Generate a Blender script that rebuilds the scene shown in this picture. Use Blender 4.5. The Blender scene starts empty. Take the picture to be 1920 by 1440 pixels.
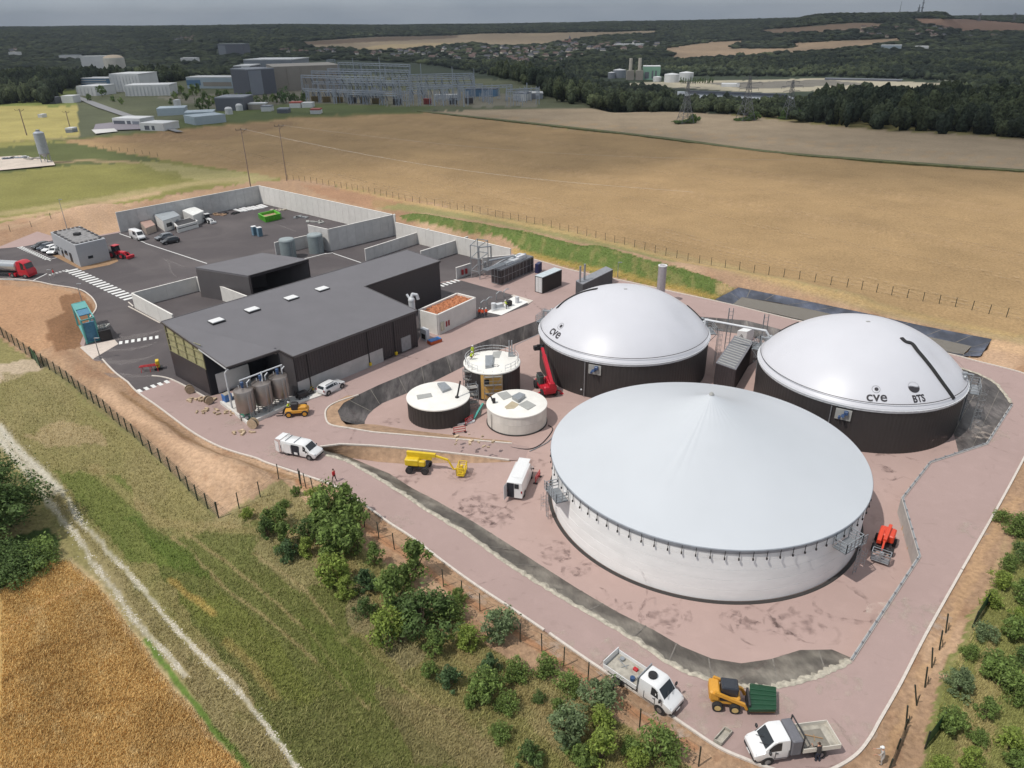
import bpy, bmesh, math, random
import numpy as np
from mathutils import Vector, Matrix, geometry
R=math.radians; PI=math.pi
rng=np.random.default_rng(7); random.seed(7)
scene=bpy.context.scene; COL=scene.collection
# ---------------------------------------------------------------- camera, sky, sun, exposure
F=1365.0; PITCH=.46236; ROLL=-.01353; H=50.0; ZR=1.9
cam=bpy.data.cameras.new('camera'); camo=bpy.data.objects.new('camera',cam); COL.objects.link(camo)
cam.sensor_width=36; cam.lens=F/1920*36; cam.clip_start=1; cam.clip_end=20000
camo.matrix_world=Matrix.Translation((0,0,H))@Matrix.Rotation(PI/2-PITCH,4,'X')@Matrix.Rotation(ROLL,4,'Z')
scene.camera=camo
HAZE=.00008
SUN_EL=R(58); SUN_AZ=math.atan2(-.5,-.87)           # direction towards the sun, in the xy plane
w=bpy.data.worlds.new('World'); scene.world=w; w.use_nodes=True
nt=w.node_tree; nt.nodes.clear()
sky=nt.nodes.new('ShaderNodeTexSky'); sky.sky_type='NISHITA'; sky.sun_disc=False
sky.sun_elevation=SUN_EL; sky.sun_rotation=PI/2-SUN_AZ; sky.dust_density=2.0; sky.air_density=1.0; sky.altitude=100
bg=nt.nodes.new('ShaderNodeBackground'); bg.inputs[1].default_value=.084
# thin overcast: a grey veil with soft cloud structure mixed over the clear sky
tc=nt.nodes.new('ShaderNodeTexCoord'); mp=nt.nodes.new('ShaderNodeMapping'); mp.inputs['Scale'].default_value=(2.2,2.2,9)
nz=nt.nodes.new('ShaderNodeTexNoise'); nz.inputs['Scale'].default_value=1.6; nz.inputs['Detail'].default_value=6; nz.inputs['Roughness'].default_value=.55
cr=nt.nodes.new('ShaderNodeValToRGB'); cr.color_ramp.elements[0].position=.36; cr.color_ramp.elements[1].position=.68
cr.color_ramp.elements[0].color=(4.6,5.4,6.4,1); cr.color_ramp.elements[1].color=(6.6,7.3,8.1,1)
mx=nt.nodes.new('ShaderNodeMixRGB'); mx.inputs[0].default_value=.86
out=nt.nodes.new('ShaderNodeOutputWorld')
nt.links.new(tc.outputs['Generated'],mp.inputs[0]); nt.links.new(mp.outputs[0],nz.inputs[0]); nt.links.new(nz.outputs[0],cr.inputs[0])
nt.links.new(sky.outputs[0],mx.inputs[1]); nt.links.new(cr.outputs[0],mx.inputs[2]); nt.links.new(mx.outputs[0],bg.inputs[0]); nt.links.new(bg.outputs[0],out.inputs[0])
sl=bpy.data.lights.new('sun','SUN'); sl.energy=3.25; sl.angle=R(.5); sl.color=(1,.955,.89)
so=bpy.data.objects.new('sun',sl); COL.objects.link(so)
sd=Vector((math.cos(SUN_AZ)*math.cos(SUN_EL),math.sin(SUN_AZ)*math.cos(SUN_EL),math.sin(SUN_EL)))
so.rotation_euler=sd.to_track_quat('Z','Y').to_euler(); so.location=(-60,-30,120)
scene.view_settings.view_transform='Standard'; scene.view_settings.look='None'; scene.view_settings.gamma=1
scene.view_settings.exposure=0.0
scene.render.engine='CYCLES'

# ---------------------------------------------------------------- pixel <-> place
_c,_s=math.cos(ROLL),math.sin(ROLL); _cp,_sp=math.cos(PITCH),math.sin(PITCH)
def ray(px,py):
    x=px-960; y=720-py
    x,y=_c*x-_s*y,_s*x+_c*y
    return Vector((x,F*_cp+y*_sp,-F*_sp+y*_cp))
def G(px,py,z=ZR):
    d=ray(px,py); t=(z-H)/d.z
    return Vector((d.x*t,d.y*t,z))
def P2(px,py,z=ZR): g=G(px,py,z); return (g.x,g.y)
def proj(x,y,z):
    z=z-H; dep=y*_cp-z*_sp; up=y*_sp+z*_cp
    X=x/dep*F; Y=up/dep*F
    return 960+_c*X+_s*Y, 720-(-_s*X+_c*Y)
def hat(b,py):                       # height above foot b at which a vertical reaches pixel row py
    lo,hi=0.,80.
    for i in range(40):
        m=(lo+hi)/2
        if proj(b[0],b[1],b[2]+m)[1]>py: lo=m
        else: hi=m
    return lo
def sst(t): t=np.clip(t,0,1); return t*t*(3-2*t)
def vnoise(x,y,sc,seed=0):
    x=np.asarray(x,float)/sc+seed*17.3; y=np.asarray(y,float)/sc+seed*9.7
    xi=np.floor(x).astype(np.int64); yi=np.floor(y).astype(np.int64); fx=x-xi; fy=y-yi
    fx=fx*fx*(3-2*fx); fy=fy*fy*(3-2*fy)
    def h(a,b):
        n=(a*374761393+b*668265263+seed*1274126177)&0xffffffff
        n=((n^(n>>13))*1274126177)&0xffffffff
        return ((n^(n>>16))&0xffff)/65535.
    return (h(xi,yi)*(1-fx)+h(xi+1,yi)*fx)*(1-fy)+(h(xi,yi+1)*(1-fx)+h(xi+1,yi+1)*fx)*fy
def fbm(x,y,sc,seed=0,o=4):
    s=0;a=.5;t=0
    for i in range(o): s=s+a*vnoise(x,y,sc/2**i,seed+i); t+=a; a*=.5
    return s/t
def inpoly(x,y,poly):
    res=np.zeros(x.shape,bool); P=np.asarray(poly,float)
    m=(x>=P[:,0].min())&(x<=P[:,0].max())&(y>=P[:,1].min())&(y<=P[:,1].max())
    xs=x[m]; ys=y[m]; r=np.zeros(xs.shape,bool); n=len(P)
    for i in range(n):
        x1,y1=P[i]; x2,y2=P[(i+1)%n]
        if y1==y2: continue
        c=((y1>ys)!=(y2>ys))&(xs<(x2-x1)*(ys-y1)/(y2-y1)+x1)
        r^=c
    res[m]=r; return res
def dline(x,y,pl):
    d=np.full(x.shape,1e9)
    for (x1,y1),(x2,y2) in zip(pl[:-1],pl[1:]):
        L2=(x2-x1)**2+(y2-y1)**2+1e-9
        t=np.clip(((x-x1)*(x2-x1)+(y-y1)*(y2-y1))/L2,0,1)
        d=np.minimum(d,np.hypot(x-(x1+t*(x2-x1)),y-(y1+t*(y2-y1))))
    return d
# terrain height
def zt(x,y):
    x=np.asarray(x,float); y=np.asarray(y,float); a=x/np.maximum(y,1)
    k=sst((a+.02)/.16)
    ds=760*(1-k)+430*k
    z=ZR-47*sst((y-ds)/(470.-170*k))
    top=43-17*sst((a+.55)/.6)+8*sst((a-.05)/.3)
    t=sst((y-1750)/4200.)
    z=z+t*(top+45)
    z=z+66*sst((a-.30)/.09)*(1-sst((a-.53)/.04))*np.exp(-((y-3700)/950.)**2)
    z=z+(fbm(x,y,900,3)-.5)*26*sst((y-1300)/900.)
    return z
def GT(px,py):                       # where the ray through a pixel meets the far terrain
    d=ray(px,py); dx,dy,dz=d.x/d.y,1.,d.z/d.y
    Y=np.concatenate([np.arange(20,1500,4.),np.arange(1500,9000,12.)])
    z=H+dz*Y; g=zt(dx*Y,Y); i=np.argmax(z<=g)
    if not (z<=g).any(): i=len(Y)-1
    return Vector((dx*Y[i],Y[i],float(g[i])))

# ---------------------------------------------------------------- materials
def s2l(c): return tuple(((v/255+.055)/1.055)**2.4 if v/255>.04045 else v/255/12.92 for v in c)
def al(r,g,b,k=1.22): return tuple(min(.85,v/k) for v in s2l((r,g,b)))
MATS={}
def mat(name,col,rough=.6,metal=0,var=.12,scale=1.5,bump=0,bscale=20,island=0,alpha=1,emit=None,coat=0,spec=None,stretch=None):
    if name in MATS: return MATS[name]
    m=bpy.data.materials.new(name); m.use_nodes=True; n=m.node_tree.nodes; l=m.node_tree.links
    b=n['Principled BSDF']; b.inputs['Roughness'].default_value=rough; b.inputs['Metallic'].default_value=metal
    if coat: b.inputs['Coat Weight'].default_value=coat
    if spec is not None: b.inputs['Specular IOR Level'].default_value=spec
    tc=n.new('ShaderNodeTexCoord'); src=tc.outputs['Object']
    if stretch:
        mp=n.new('ShaderNodeMapping'); mp.inputs['Scale'].default_value=stretch; l.new(src,mp.inputs[0]); src=mp.outputs[0]
    nz=n.new('ShaderNodeTexNoise'); nz.inputs['Scale'].default_value=scale; nz.inputs['Detail'].default_value=5; nz.inputs['Roughness'].default_value=.6
    l.new(src,nz.inputs['Vector'])
    mr=n.new('ShaderNodeMapRange'); mr.inputs[1].default_value=.3; mr.inputs[2].default_value=.7; mr.inputs[3].default_value=1-var; mr.inputs[4].default_value=1+var
    l.new(nz.outputs[0],mr.inputs[0]); val=mr.outputs[0]
    if island:
        ge=n.new('ShaderNodeNewGeometry'); m2=n.new('ShaderNodeMapRange'); m2.inputs[3].default_value=1-island; m2.inputs[4].default_value=1+island
        l.new(ge.outputs['Random Per Island'],m2.inputs[0]); mm=n.new('ShaderNodeMath'); mm.operation='MULTIPLY'; l.new(val,mm.inputs[0]); l.new(m2.outputs[0],mm.inputs[1]); val=mm.outputs[0]
    vm=n.new('ShaderNodeVectorMath'); vm.operation='SCALE'; vm.inputs[0].default_value=col[:3]; l.new(val,vm.inputs['Scale'])
    l.new(vm.outputs[0],b.inputs['Base Color'])
    if bump:
        n2=n.new('ShaderNodeTexNoise'); n2.inputs['Scale'].default_value=bscale; n2.inputs['Detail'].default_value=3; l.new(tc.outputs['Object'],n2.inputs['Vector'])
        bp=n.new('ShaderNodeBump'); bp.inputs['Strength'].default_value=min(1,bump); bp.inputs['Distance'].default_value=.05; l.new(n2.outputs[0],bp.inputs['Height']); l.new(bp.outputs[0],b.inputs['Normal'])
    if alpha<1: b.inputs['Alpha'].default_value=alpha
    MATS[name]=m; return m

# ---------------------------------------------------------------- mesh builder
def link(o): COL.objects.link(o); return o
class MB:
    def __init__(s): s.v=[]; s.f=[]; s.m=[]; s.M=Matrix.Identity(4)
    def add(s,vs,fs,mi=0):
        b=len(s.v); s.v+=[tuple(s.M@Vector(v)) for v in vs]; s.f+=[tuple(b+i for i in f) for f in fs]; s.m+=[mi]*len(fs); return s
    def box(s,c,d,mi=0,rz=0,bev=0):
        x,y,z=d[0]/2,d[1]/2,d[2]/2; b=bev
        if b:
            vs=[];ring=[(-x+b,-y),(x-b,-y),(x,-y+b),(x,y-b),(x-b,y),(-x+b,y),(-x,y-b),(-x,-y+b)]
            ri=[(-x+2*b,-y+b),(x-2*b,-y+b),(x-b,-y+2*b),(x-b,y-2*b),(x-2*b,y-b),(-x+2*b,y-b),(-x+b,y-2*b),(-x+b,-y+2*b)]
            L=[[(p[0],p[1],-z) for p in ri],[(p[0],p[1],-z+b) for p in ring],[(p[0],p[1],z-b) for p in ring],[(p[0],p[1],z) for p in ri]]
            for r in L: vs+=r
            fs=[tuple(range(7,-1,-1)),tuple(range(24,32))]
            for k in range(3):
                for i in range(8): j=(i+1)%8; fs.append((k*8+i,k*8+j,k*8+8+j,k*8+8+i))
        else:
            vs=[(-x,-y,-z),(x,-y,-z),(x,y,-z),(-x,y,-z),(-x,-y,z),(x,-y,z),(x,y,z),(-x,y,z)]
            fs=[(0,3,2,1),(4,5,6,7),(0,1,5,4),(1,2,6,5),(2,3,7,6),(3,0,4,7)]
        cz,sz=math.cos(rz),math.sin(rz)
        vs=[(c[0]+v[0]*cz-v[1]*sz,c[1]+v[0]*sz+v[1]*cz,c[2]+v[2]) for v in vs]
        return s.add(vs,fs,mi)
    def prism(s,pts,z0,z1,mi=0,mt=None):      # pts ccw; z1 may be a list
        n=len(pts); z1=z1 if isinstance(z1,(list,tuple)) else [z1]*n; z0=z0 if isinstance(z0,(list,tuple)) else [z0]*n
        a=sum(pts[i][0]*pts[(i+1)%n][1]-pts[(i+1)%n][0]*pts[i][1] for i in range(n))
        if a<0: pts=pts[::-1]; z1=z1[::-1]; z0=z0[::-1]
        vs=[(p[0],p[1],z) for p,z in zip(pts,z0)]+[(p[0],p[1],z) for p,z in zip(pts,z1)]
        s.add(vs,[(i,(i+1)%n,n+(i+1)%n,n+i) for i in range(n)],mi)
        tri=geometry.tessellate_polygon([[Vector((p[0],p[1],0)) for p in pts]])
        tr=[]
        for t in tri:
            A,B,C=[pts[i] for i in t]
            if (B[0]-A[0])*(C[1]-A[1])-(C[0]-A[0])*(B[1]-A[1])<0: t=t[::-1]
            tr.append(t)
        s.add(vs,[tuple(n+i for i in t) for t in tr],mi if mt is None else mt); s.add(vs,[tuple(i for i in t[::-1]) for t in tr],mi)
        return s
    def beam(s,p,q,w=.1,h=None,mi=0):
        h=h or w; p=Vector(p); q=Vector(q); d=q-p
        if d.length<1e-6: return s
        z=d.normalized(); up=Vector((0,0,1)) if abs(z.z)<.95 else Vector((1,0,0)); x=z.cross(up).normalized(); y=x.cross(z)
        vs=[]
        for o in (p,q):
            for a,b in ((-1,-1),(1,-1),(1,1),(-1,1)): vs.append(o+x*a*w/2+y*b*h/2)
        return s.add(vs,[(0,1,2,3),(7,6,5,4),(0,4,5,1),(1,5,6,2),(2,6,7,3),(3,7,4,0)],mi)
    def cyl(s,p,q,r,r2=None,n=12,mi=0,cap=True):
        r2=r if r2 is None else r2; p=Vector(p); q=Vector(q); z=(q-p).normalized(); up=Vector((0,0,1)) if abs(z.z)<.95 else Vector((1,0,0)); x=z.cross(up).normalized(); y=z.cross(x)
        vs=[]
        for o,rr in ((p,r),(q,r2)):
            for i in range(n): a=2*PI*i/n; vs.append(o+(x*math.cos(a)+y*math.sin(a))*rr)
        fs=[(i,(i+1)%n,n+(i+1)%n,n+i) for i in range(n)]
        if cap: fs+=[tuple(range(n-1,-1,-1)),tuple(range(n,2*n))]
        return s.add(vs,fs,mi)
    def tube(s,pts,r,n=8,mi=0):
        for a,b in zip(pts[:-1],pts[1:]): s.cyl(a,b,r,n=n,mi=mi)
        for p in pts[1:-1]: s.ball(p,r*1.02,6,4,mi)
        return s
    def ball(s,c,r,n=8,k=6,mi=0,sc=(1,1,1)):
        vs=[(c[0],c[1],c[2]-r*sc[2])]
        for j in range(1,k):
            t=-PI/2+PI*j/k
            for i in range(n): a=2*PI*i/n; vs.append((c[0]+r*sc[0]*math.cos(t)*math.cos(a),c[1]+r*sc[1]*math.cos(t)*math.sin(a),c[2]+r*sc[2]*math.sin(t)))
        vs.append((c[0],c[1],c[2]+r*sc[2])); fs=[(0,1+(i+1)%n,1+i) for i in range(n)]
        for j in range(k-2):
            for i in range(n): a=1+j*n+i; b=1+j*n+(i+1)%n; fs.append((a,b,b+n,a+n))
        t=len(vs)-1; o=1+(k-2)*n; fs+=[(o+i,o+(i+1)%n,t) for i in range(n)]
        return s.add(vs,fs,mi)
    def lathe(s,prof,n=48,c=(0,0),mi=0,a0=0,a1=2*PI):
        full=abs(a1-a0-2*PI)<1e-6; m=n if full else n+1; vs=[]
        for r,z in prof:
            for i in range(m): a=a0+(a1-a0)*i/n; vs.append((c[0]+r*math.cos(a),c[1]+r*math.sin(a),z))
        fs=[]
        for j in range(len(prof)-1):
            for i in range(n): k=(i+1)%m; fs.append((j*m+i,j*m+k,(j+1)*m+k,(j+1)*m+i))
        return s.add(vs,fs,mi)
    def quad(s,a,b,c,d,mi=0): return s.add([a,b,c,d],[(0,1,2,3)],mi)
    def build(s,name,mats,parent=None,smooth=False,loc=None):
        me=bpy.data.meshes.new(name); me.from_pydata(s.v,[],s.f)
        for m in (mats if isinstance(mats,(list,tuple)) else [mats]): me.materials.append(m)
        me.polygons.foreach_set('material_index',s.m)
        if smooth:
            me.polygons.foreach_set('use_smooth',[True]*len(s.f)); 
            try: me.set_sharp_from_angle(angle=R(smooth if smooth is not True else 35))
            except Exception: pass
        me.update(); o=bpy.data.objects.new(name,me); link(o)
        if parent: o.parent=parent
        if loc is not None: o.location=loc
        return o
def npmesh(name,V,Fc,mats,mi=None,smooth=False,parent=None,col=None,kind=None):
    me=bpy.data.meshes.new(name); V=np.asarray(V,np.float32); Fc=np.asarray(Fc,np.int32); k=Fc.shape[1]
    me.vertices.add(len(V)); me.vertices.foreach_set('co',V.ravel()); me.loops.add(Fc.size); me.loops.foreach_set('vertex_index',Fc.ravel())
    me.polygons.add(len(Fc)); me.polygons.foreach_set('loop_start',np.arange(0,Fc.size,k,dtype=np.int32)); me.polygons.foreach_set('loop_total',np.full(len(Fc),k,np.int32))
    for m in (mats if isinstance(mats,(list,tuple)) else [mats]): me.materials.append(m)
    if mi is not None: me.polygons.foreach_set('material_index',np.asarray(mi,np.int32))
    if smooth: me.polygons.foreach_set('use_smooth',np.ones(len(Fc),bool))
    if col is not None:
        at=me.color_attributes.new('cover','FLOAT_COLOR','POINT'); c=np.ones((len(V),4),np.float32); c[:,:3]=col; at.data.foreach_set('color',c.ravel())
    me.update(calc_edges=True); o=bpy.data.objects.new(name,me); link(o)
    if parent: o.parent=parent
    if kind: o['kind']=kind
    return o
def tag(o,label=None,cat=None,group=None,kind=None):
    if label: o['label']=label
    if cat: o['category']=cat
    if group: o['group']=group
    if kind: o['kind']=kind
    return o
def thing(name,label,cat,loc=(0,0,0),rz=0,group=None):
    o=bpy.data.objects.new(name,None); link(o); o.location=loc; o.rotation_euler=(0,0,rz); o.empty_display_size=.5
    return tag(o,label,cat,group)
def dup(o,loc,rz=0,label=None,sc=None,parent=None):
    c=o.copy(); link(c)
    if parent is None:
        c.location=loc; c.rotation_euler=(0,0,rz)
        if sc: c.scale=(sc,sc,sc) if not isinstance(sc,(tuple,list)) else sc
        if label: c['label']=label
    else: c.parent=parent
    for ch in list(o.children): dup(ch,None,parent=c)
    return c
def sheet(name,outer,holes,z,m,kind='structure',sub=0):
    loops=[[Vector((p[0],p[1],0)) for p in outer]]+[[Vector((p[0],p[1],0)) for p in h] for h in holes]
    tri=geometry.tessellate_polygon(loops); pts=[p for l in loops for p in l]
    fs=[]
    for t in tri:
        A,B,C=[pts[i] for i in t]
        if (B.x-A.x)*(C.y-A.y)-(C.x-A.x)*(B.y-A.y)<0: t=t[::-1]
        fs.append(tuple(t))
    mb=MB(); mb.add([(p.x,p.y,z) for p in pts],fs)
    o=mb.build(name,m)
    if kind: o['kind']=kind
    return o
def catmull(pts,n=6,closed=False):
    P=[Vector(p) for p in pts]; out=[]; N=len(P)
    for i in range(N if closed else N-1):
        p0=P[(i-1)%N] if closed or i>0 else P[0]; p1=P[i]; p2=P[(i+1)%N]; p3=P[(i+2)%N] if closed or i+2<N else P[-1]
        for k in range(n):
            t=k/n; out.append(.5*((2*p1)+(p2-p0)*t+(2*p0-5*p1+4*p2-p3)*t*t+(3*p1-p0-3*p2+p3)*t**3))
    if not closed: out.append(P[-1])
    return out
def strip(mb,pts,w,z0,z1,mi=0):                 # kerb-like bar along a polyline
    P=[Vector((p[0],p[1])) for p in pts]; n=len(P); L=[];Rr=[]
    for i in range(n):
        d=(P[min(i+1,n-1)]-P[max(i-1,0)]).normalized(); q=Vector((-d.y,d.x))*w/2; L.append(P[i]+q); Rr.append(P[i]-q)
    z1=z1 if hasattr(z1,'__len__') else [z1]*n; z0=z0 if hasattr(z0,'__len__') else [z0]*n
    for i in range(n-1):
        a,b,c,d=L[i],Rr[i],Rr[i+1],L[i+1]
        vs=[(a.x,a.y,z0[i]),(b.x,b.y,z0[i]),(c.x,c.y,z0[i+1]),(d.x,d.y,z0[i+1]),(a.x,a.y,z1[i]),(b.x,b.y,z1[i]),(c.x,c.y,z1[i+1]),(d.x,d.y,z1[i+1])]
        fs=[(4,5,6,7),(1,2,6,5),(3,0,4,7)]
        if i==0: fs.append((0,1,5,4))
        if i==n-2: fs.append((2,3,7,6))
        mb.add(vs,fs,mi)
# ================================================================ SETTING: terrain, roads, basin, ponds
BTOP=[(1897,757),(1870,722),(1838,703),(1800,690),(1700,655),(1600,640),(1465,618),(1400,601),(1330,595),(1250,590),(1150,588),(1080,590),(1011,600),(940,627),(873,653),(812,678),(756,703),(710,722),(670,741),(642,756),(632,772),(638,788),(652,800),
      (622,802),(604,838),(600,843),(612,853),(651,865),(693,888),(748,921),(802,957),(884,1008),(953,1057),(1014,1096),(1080,1135),(1140,1170),(1194,1202),(1266,1250),(1334,1275),(1397,1287),(1459,1287),(1522,1272),(1562,1256),(1594,1240),
      (1724,1043),(1692,935),(1744,868),(1850,833)]
BTOPW=[P2(*p) for p in BTOP]
PAVE=[(240,717),(257,735),(298,764),(357,808),(403,834),(440,848),(479,859),(500,868),(560,888),(621,909),(651,928),(693,954),(730,981),(772,1008),(832,1054),(893,1098),(971,1149),(1100,1237),(1269,1350),(1344,1400),(1400,1425),(1437,1439),(1480,1452),(1530,1452),(1569,1439),(1606,1415),(1631,1384),(1650,1350),(1687,1285),(1738,1186),(1803,1070),(1874,945),(1920,859),(1962,775),(1972,745),(1955,720),(1920,701),(1878,689),(1829,677),(1781,664),(1640,632),(1485,599),(1370,571),(1264,548),(1180,529),(1073,507),(1007,488),(958,475),(742,432),(490,375),(222,434),(180,442),(150,450),(110,446),(70,434),(0,462),(-330,548),(-330,572),(0,523),(62,527),(98,534),(146,542),(168,554),(179,568),(180,580),(168,596),(150,645),(157,652),(176,676),(192,676)]
PAVEW=[P2(*p) for p in PAVE]
POND=[(1340,562),(1385,539),(1500,562),(1612,585),(1730,611),(1823,629),(1860,636),(1838,668),(1805,668),(1781,661),(1640,629),(1485,596)]
PONDW=[P2(*p) for p in POND]
M_terr=None
def terrain_mat():
    m=bpy.data.materials.new('ground_cover'); m.use_nodes=True; n=m.node_tree.nodes; l=m.node_tree.links; b=n['Principled BSDF']; b.inputs['Roughness'].default_value=.95; b.inputs['Specular IOR Level'].default_value=.15
    at=n.new('ShaderNodeAttribute'); at.attribute_name='cover'; ge=n.new('ShaderNodeTexCoord')
    def nz(sc,d,lo,hi,a=.3,bb=.7):
        t=n.new('ShaderNodeTexNoise'); t.inputs['Scale'].default_value=sc; t.inputs['Detail'].default_value=d; t.inputs['Roughness'].default_value=.65; l.new(ge.outputs['Object'],t.inputs['Vector'])
        r=n.new('ShaderNodeMapRange'); r.inputs[1].default_value=a; r.inputs[2].default_value=bb; r.inputs[3].default_value=lo; r.inputs[4].default_value=hi; l.new(t.outputs[0],r.inputs[0]); return t,r
    _,a=nz(.045,4,.86,1.14); t2,b2=nz(2.2,6,.74,1.26)
    mu=n.new('ShaderNodeMath'); mu.operation='MULTIPLY'; l.new(a.outputs[0],mu.inputs[0]); l.new(b2.outputs[0],mu.inputs[1])
    vm=n.new('ShaderNodeVectorMath'); vm.operation='SCALE'; l.new(at.outputs['Color'],vm.inputs[0]); l.new(mu.outputs[0],vm.inputs['Scale']); l.new(vm.outputs[0],b.inputs['Base Color'])
    bp=n.new('ShaderNodeBump'); bp.inputs['Strength'].default_value=.8; bp.inputs['Distance'].default_value=.25; l.new(t2.outputs[0],bp.inputs['Height']); l.new(bp.outputs[0],b.inputs['Normal'])
    return m
MEADOW=al(142,134,88); DRY=al(164,148,112); SOIL=al(174,143,116); PALE=al(205,172,142); RUST=al(156,118,90); WHEAT=al(196,163,106); CHALK=al(222,216,204)
TAN=al(168,140,102); TAN2=al(166,148,124); YEL=al(172,160,100); LUSH=al(104,110,62); OLIVE=al(138,134,78); FOREST=al(56,66,50)
FENCE_L=[(-250,470),(-60,585),(0,628),(60,668),(130,715),(200,772),(270,840),(340,905),(372,940),(411,972)]
GRASSLINE=[(786,209),(1000,232),(1240,259),(1430,284),(1620,300),(1920,321),(2300,345)]
SITE_DIRT=[(-700,470),(-60,432),(0,418),(120,398),(218,385),(400,352),(490,336),(560,335),(640,347),(760,372),(900,400),(1100,440),(1330,497),(1560,552),(1700,590),(1860,628),(2000,650),(2500,760),(2100,1000),(1920,1420),(1800,1700),(1350,1700),(1300,1440),(1150,1340),(960,1240),(840,1160),(760,1090),(700,1040),(640,1000),(560,930),(530,905),(470,945),(411,975),(372,945),(340,910),(270,845),(200,777),(130,720),(60,674),(0,634),(-60,590),(-250,475)]
def build_terrain():
    a=np.concatenate([np.arange(-2.2,-.66,.0065),np.arange(-.66,.66,.003),np.arange(.66,1.9,.0065)])
    # rows evenly spaced on the picture's lower part, geometric far away
    v=np.arange(1700,133,-3.6); D=[]
    for p in v:
        d=ray(960,p); D.append(d.y*(ZR-H)/d.z)
    D=[.0]+D if D[0]>3 else D
    D=np.array([-25.,-8,2]+[q for q in D if q>4]); d=D[-1]; L=[]
    while d<9500: d*=1.0125; L.append(d)
    D=np.concatenate([D,L]); A,Y=np.meshgrid(a,D); X=A*np.maximum(Y,14); X=X.ravel(); Y=Y.ravel()
    Z=zt(X,Y); PX,PY=proj(X,Y,np.where(Y<700,ZR,Z))
    bad=(Y*_cp-(Z-H)*_sp)<3; PX[bad]=-9999; PY[bad]=9999
    near=Y<620
    # relief
    w1=fbm(X,Y,14,5); 
    pave=np.zeros(X.shape,bool); pave[near]=inpoly(X[near],Y[near],PAVEW)
    nn=near&~pave
    r=np.zeros(X.shape)
    r[nn]+=(fbm(X[nn],Y[nn],6,11)-.5)*.5+(fbm(X[nn],Y[nn],40,12)-.5)*1.2
    def ridge(pl,h,wd):
        L=[P2(*p) for p in pl]; dd=dline(X[nn],Y[nn],L); r[nn]+=h*np.exp(-(dd/wd)**2)*(.8+.4*w1[nn])
    ridge([(150,425),(185,408),(205,405)],3.4,7); ridge([(100,420),(130,415)],1.6,5)
    ridge([(330,815),(400,875),(455,905)],1.6,4.5); ridge([(120,672),(200,722),(300,800)],.8,3)
    ridge([(60,560),(60,600),(120,620)],.8,8)
    ridge([(780,410),(1000,455),(1200,505),(1330,535)],1.3,4)
    ridge([(1120,472),(1240,497),(1450,530),(1600,560)],.9,3)
    dp=dline(X[nn],Y[nn],PAVEW+[PAVEW[0]]); r[nn]*=sst((dp-.3)/3.5)
    Z=Z+r-np.where(pave,.16,.04)
    ins=np.zeros(X.shape,bool); ins[near]=inpoly(X[near],Y[near],BTOPW); Z[ins]=-1.0
    ins[near]=inpoly(X[near],Y[near],PONDW); Z[ins]=ZR-2.2
    # ---- what grows or lies where
    col=np.empty((len(X),3)); col[:]=MEADOW
    n1=fbm(PX,PY,120,21); n2=fbm(PX,PY,34,22); n3=fbm(PX,PY,9,23,3)
    def mixin(mask,c,al_=1.0): 
        k=(mask*al_)[:,None] if hasattr(mask,'dtype') else mask
        col[:]=col*(1-k)+np.array(c)*k
    def poly(P,c,wob=6,op=1.0):
        xx=PX+(n2-.5)*2*wob+(n3-.5)*wob; yy=PY+(n1-.5)*2*wob+(n3-.5)*wob
        mixin(inpoly(xx,yy,P).astype(float),c,op)
    def line(P,c,wd,op=1.0,wob=4,soft=.5):
        m=(PX>min(p[0] for p in P)-80)&(PX<max(p[0] for p in P)+80)&(PY>min(p[1] for p in P)-80)&(PY<max(p[1] for p in P)+80)
        d=dline(PX[m]+(n2[m]-.5)*2*wob+(n3[m]-.5)*wob*1.6,PY[m]+(n3[m]-.5)*wob,P)
        k=np.zeros(len(PX)); k[m]=(1-sst((d-wd*(1-soft)/2)/(wd*soft)))*op; mixin(k,c)
    nf=Y<1200
    # meadow variety
    mixin(sst((n1-.42)/.25)*nf,DRY,.55); mixin(sst((n2-.55)/.2)*nf,LUSH,.35); mixin(sst((n3-.55)/.25)*nf,al(146,134,90),.4)
    far=Y>=430
    mixin(far.astype(float),FOREST,1.0)
    # left fields
    poly([(-900,300),(0,195),(215,193),(262,204),(200,238),(140,256),(0,268),(-900,420)],YEL,4)
    poly([(-900,240),(0,150),(140,170),(215,192),(120,200),(0,198),(-900,300)],al(120,128,70),3)
    poly([(-900,420),(0,268),(95,263),(180,276),(290,294),(540,334),(490,338),(400,353),(218,386),(0,418),(-700,470)],OLIVE,6)
    poly([(-300,330),(0,278),(100,268),(205,278),(300,300),(230,305),(110,312),(0,325)],al(96,102,62),5)
    poly([(260,300),(400,318),(520,330),(480,344),(300,330)],al(168,158,112),8,.7); poly([(60,320),(200,316),(330,322),(360,345),(200,372),(40,368)],al(134,130,74),14,.8)
    line([(0,400),(200,370),(360,345),(520,330)],al(176,160,116),9,.8,3); line([(0,412),(120,392),(300,360)],al(196,166,134),6,.8,2)
    line([(60,308),(160,300),(260,305)],al(176,150,118),4,.8,2)
    # substation ground and the grass strip in front of it
    poly([(140,160),(400,130),(1000,150),(1330,180),(1100,203),(1000,206),(790,209),(600,222),(300,244),(150,262)],al(92,96,74),3)
    poly([(430,205),(600,190),(700,185),(830,195),(800,207),(570,222),(330,243),(250,238)],al(88,98,62),3)
    poly([(290,180),(420,175),(560,160),(700,168),(1010,178),(1010,198),(760,200),(560,190),(420,205)],al(128,122,112),4,.7)
    # ploughed / stubble fields
    poly([(100,264),(300,243),(570,216),(790,209),(1240,259),(1430,284),(1620,300),(1920,321),(2900,400),(2900,800),(1920,640),(1700,590),(1560,552),(1330,497),(1100,440),(900,400),(760,372),(640,347),(540,336),(290,296)],TAN,2)
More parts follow.
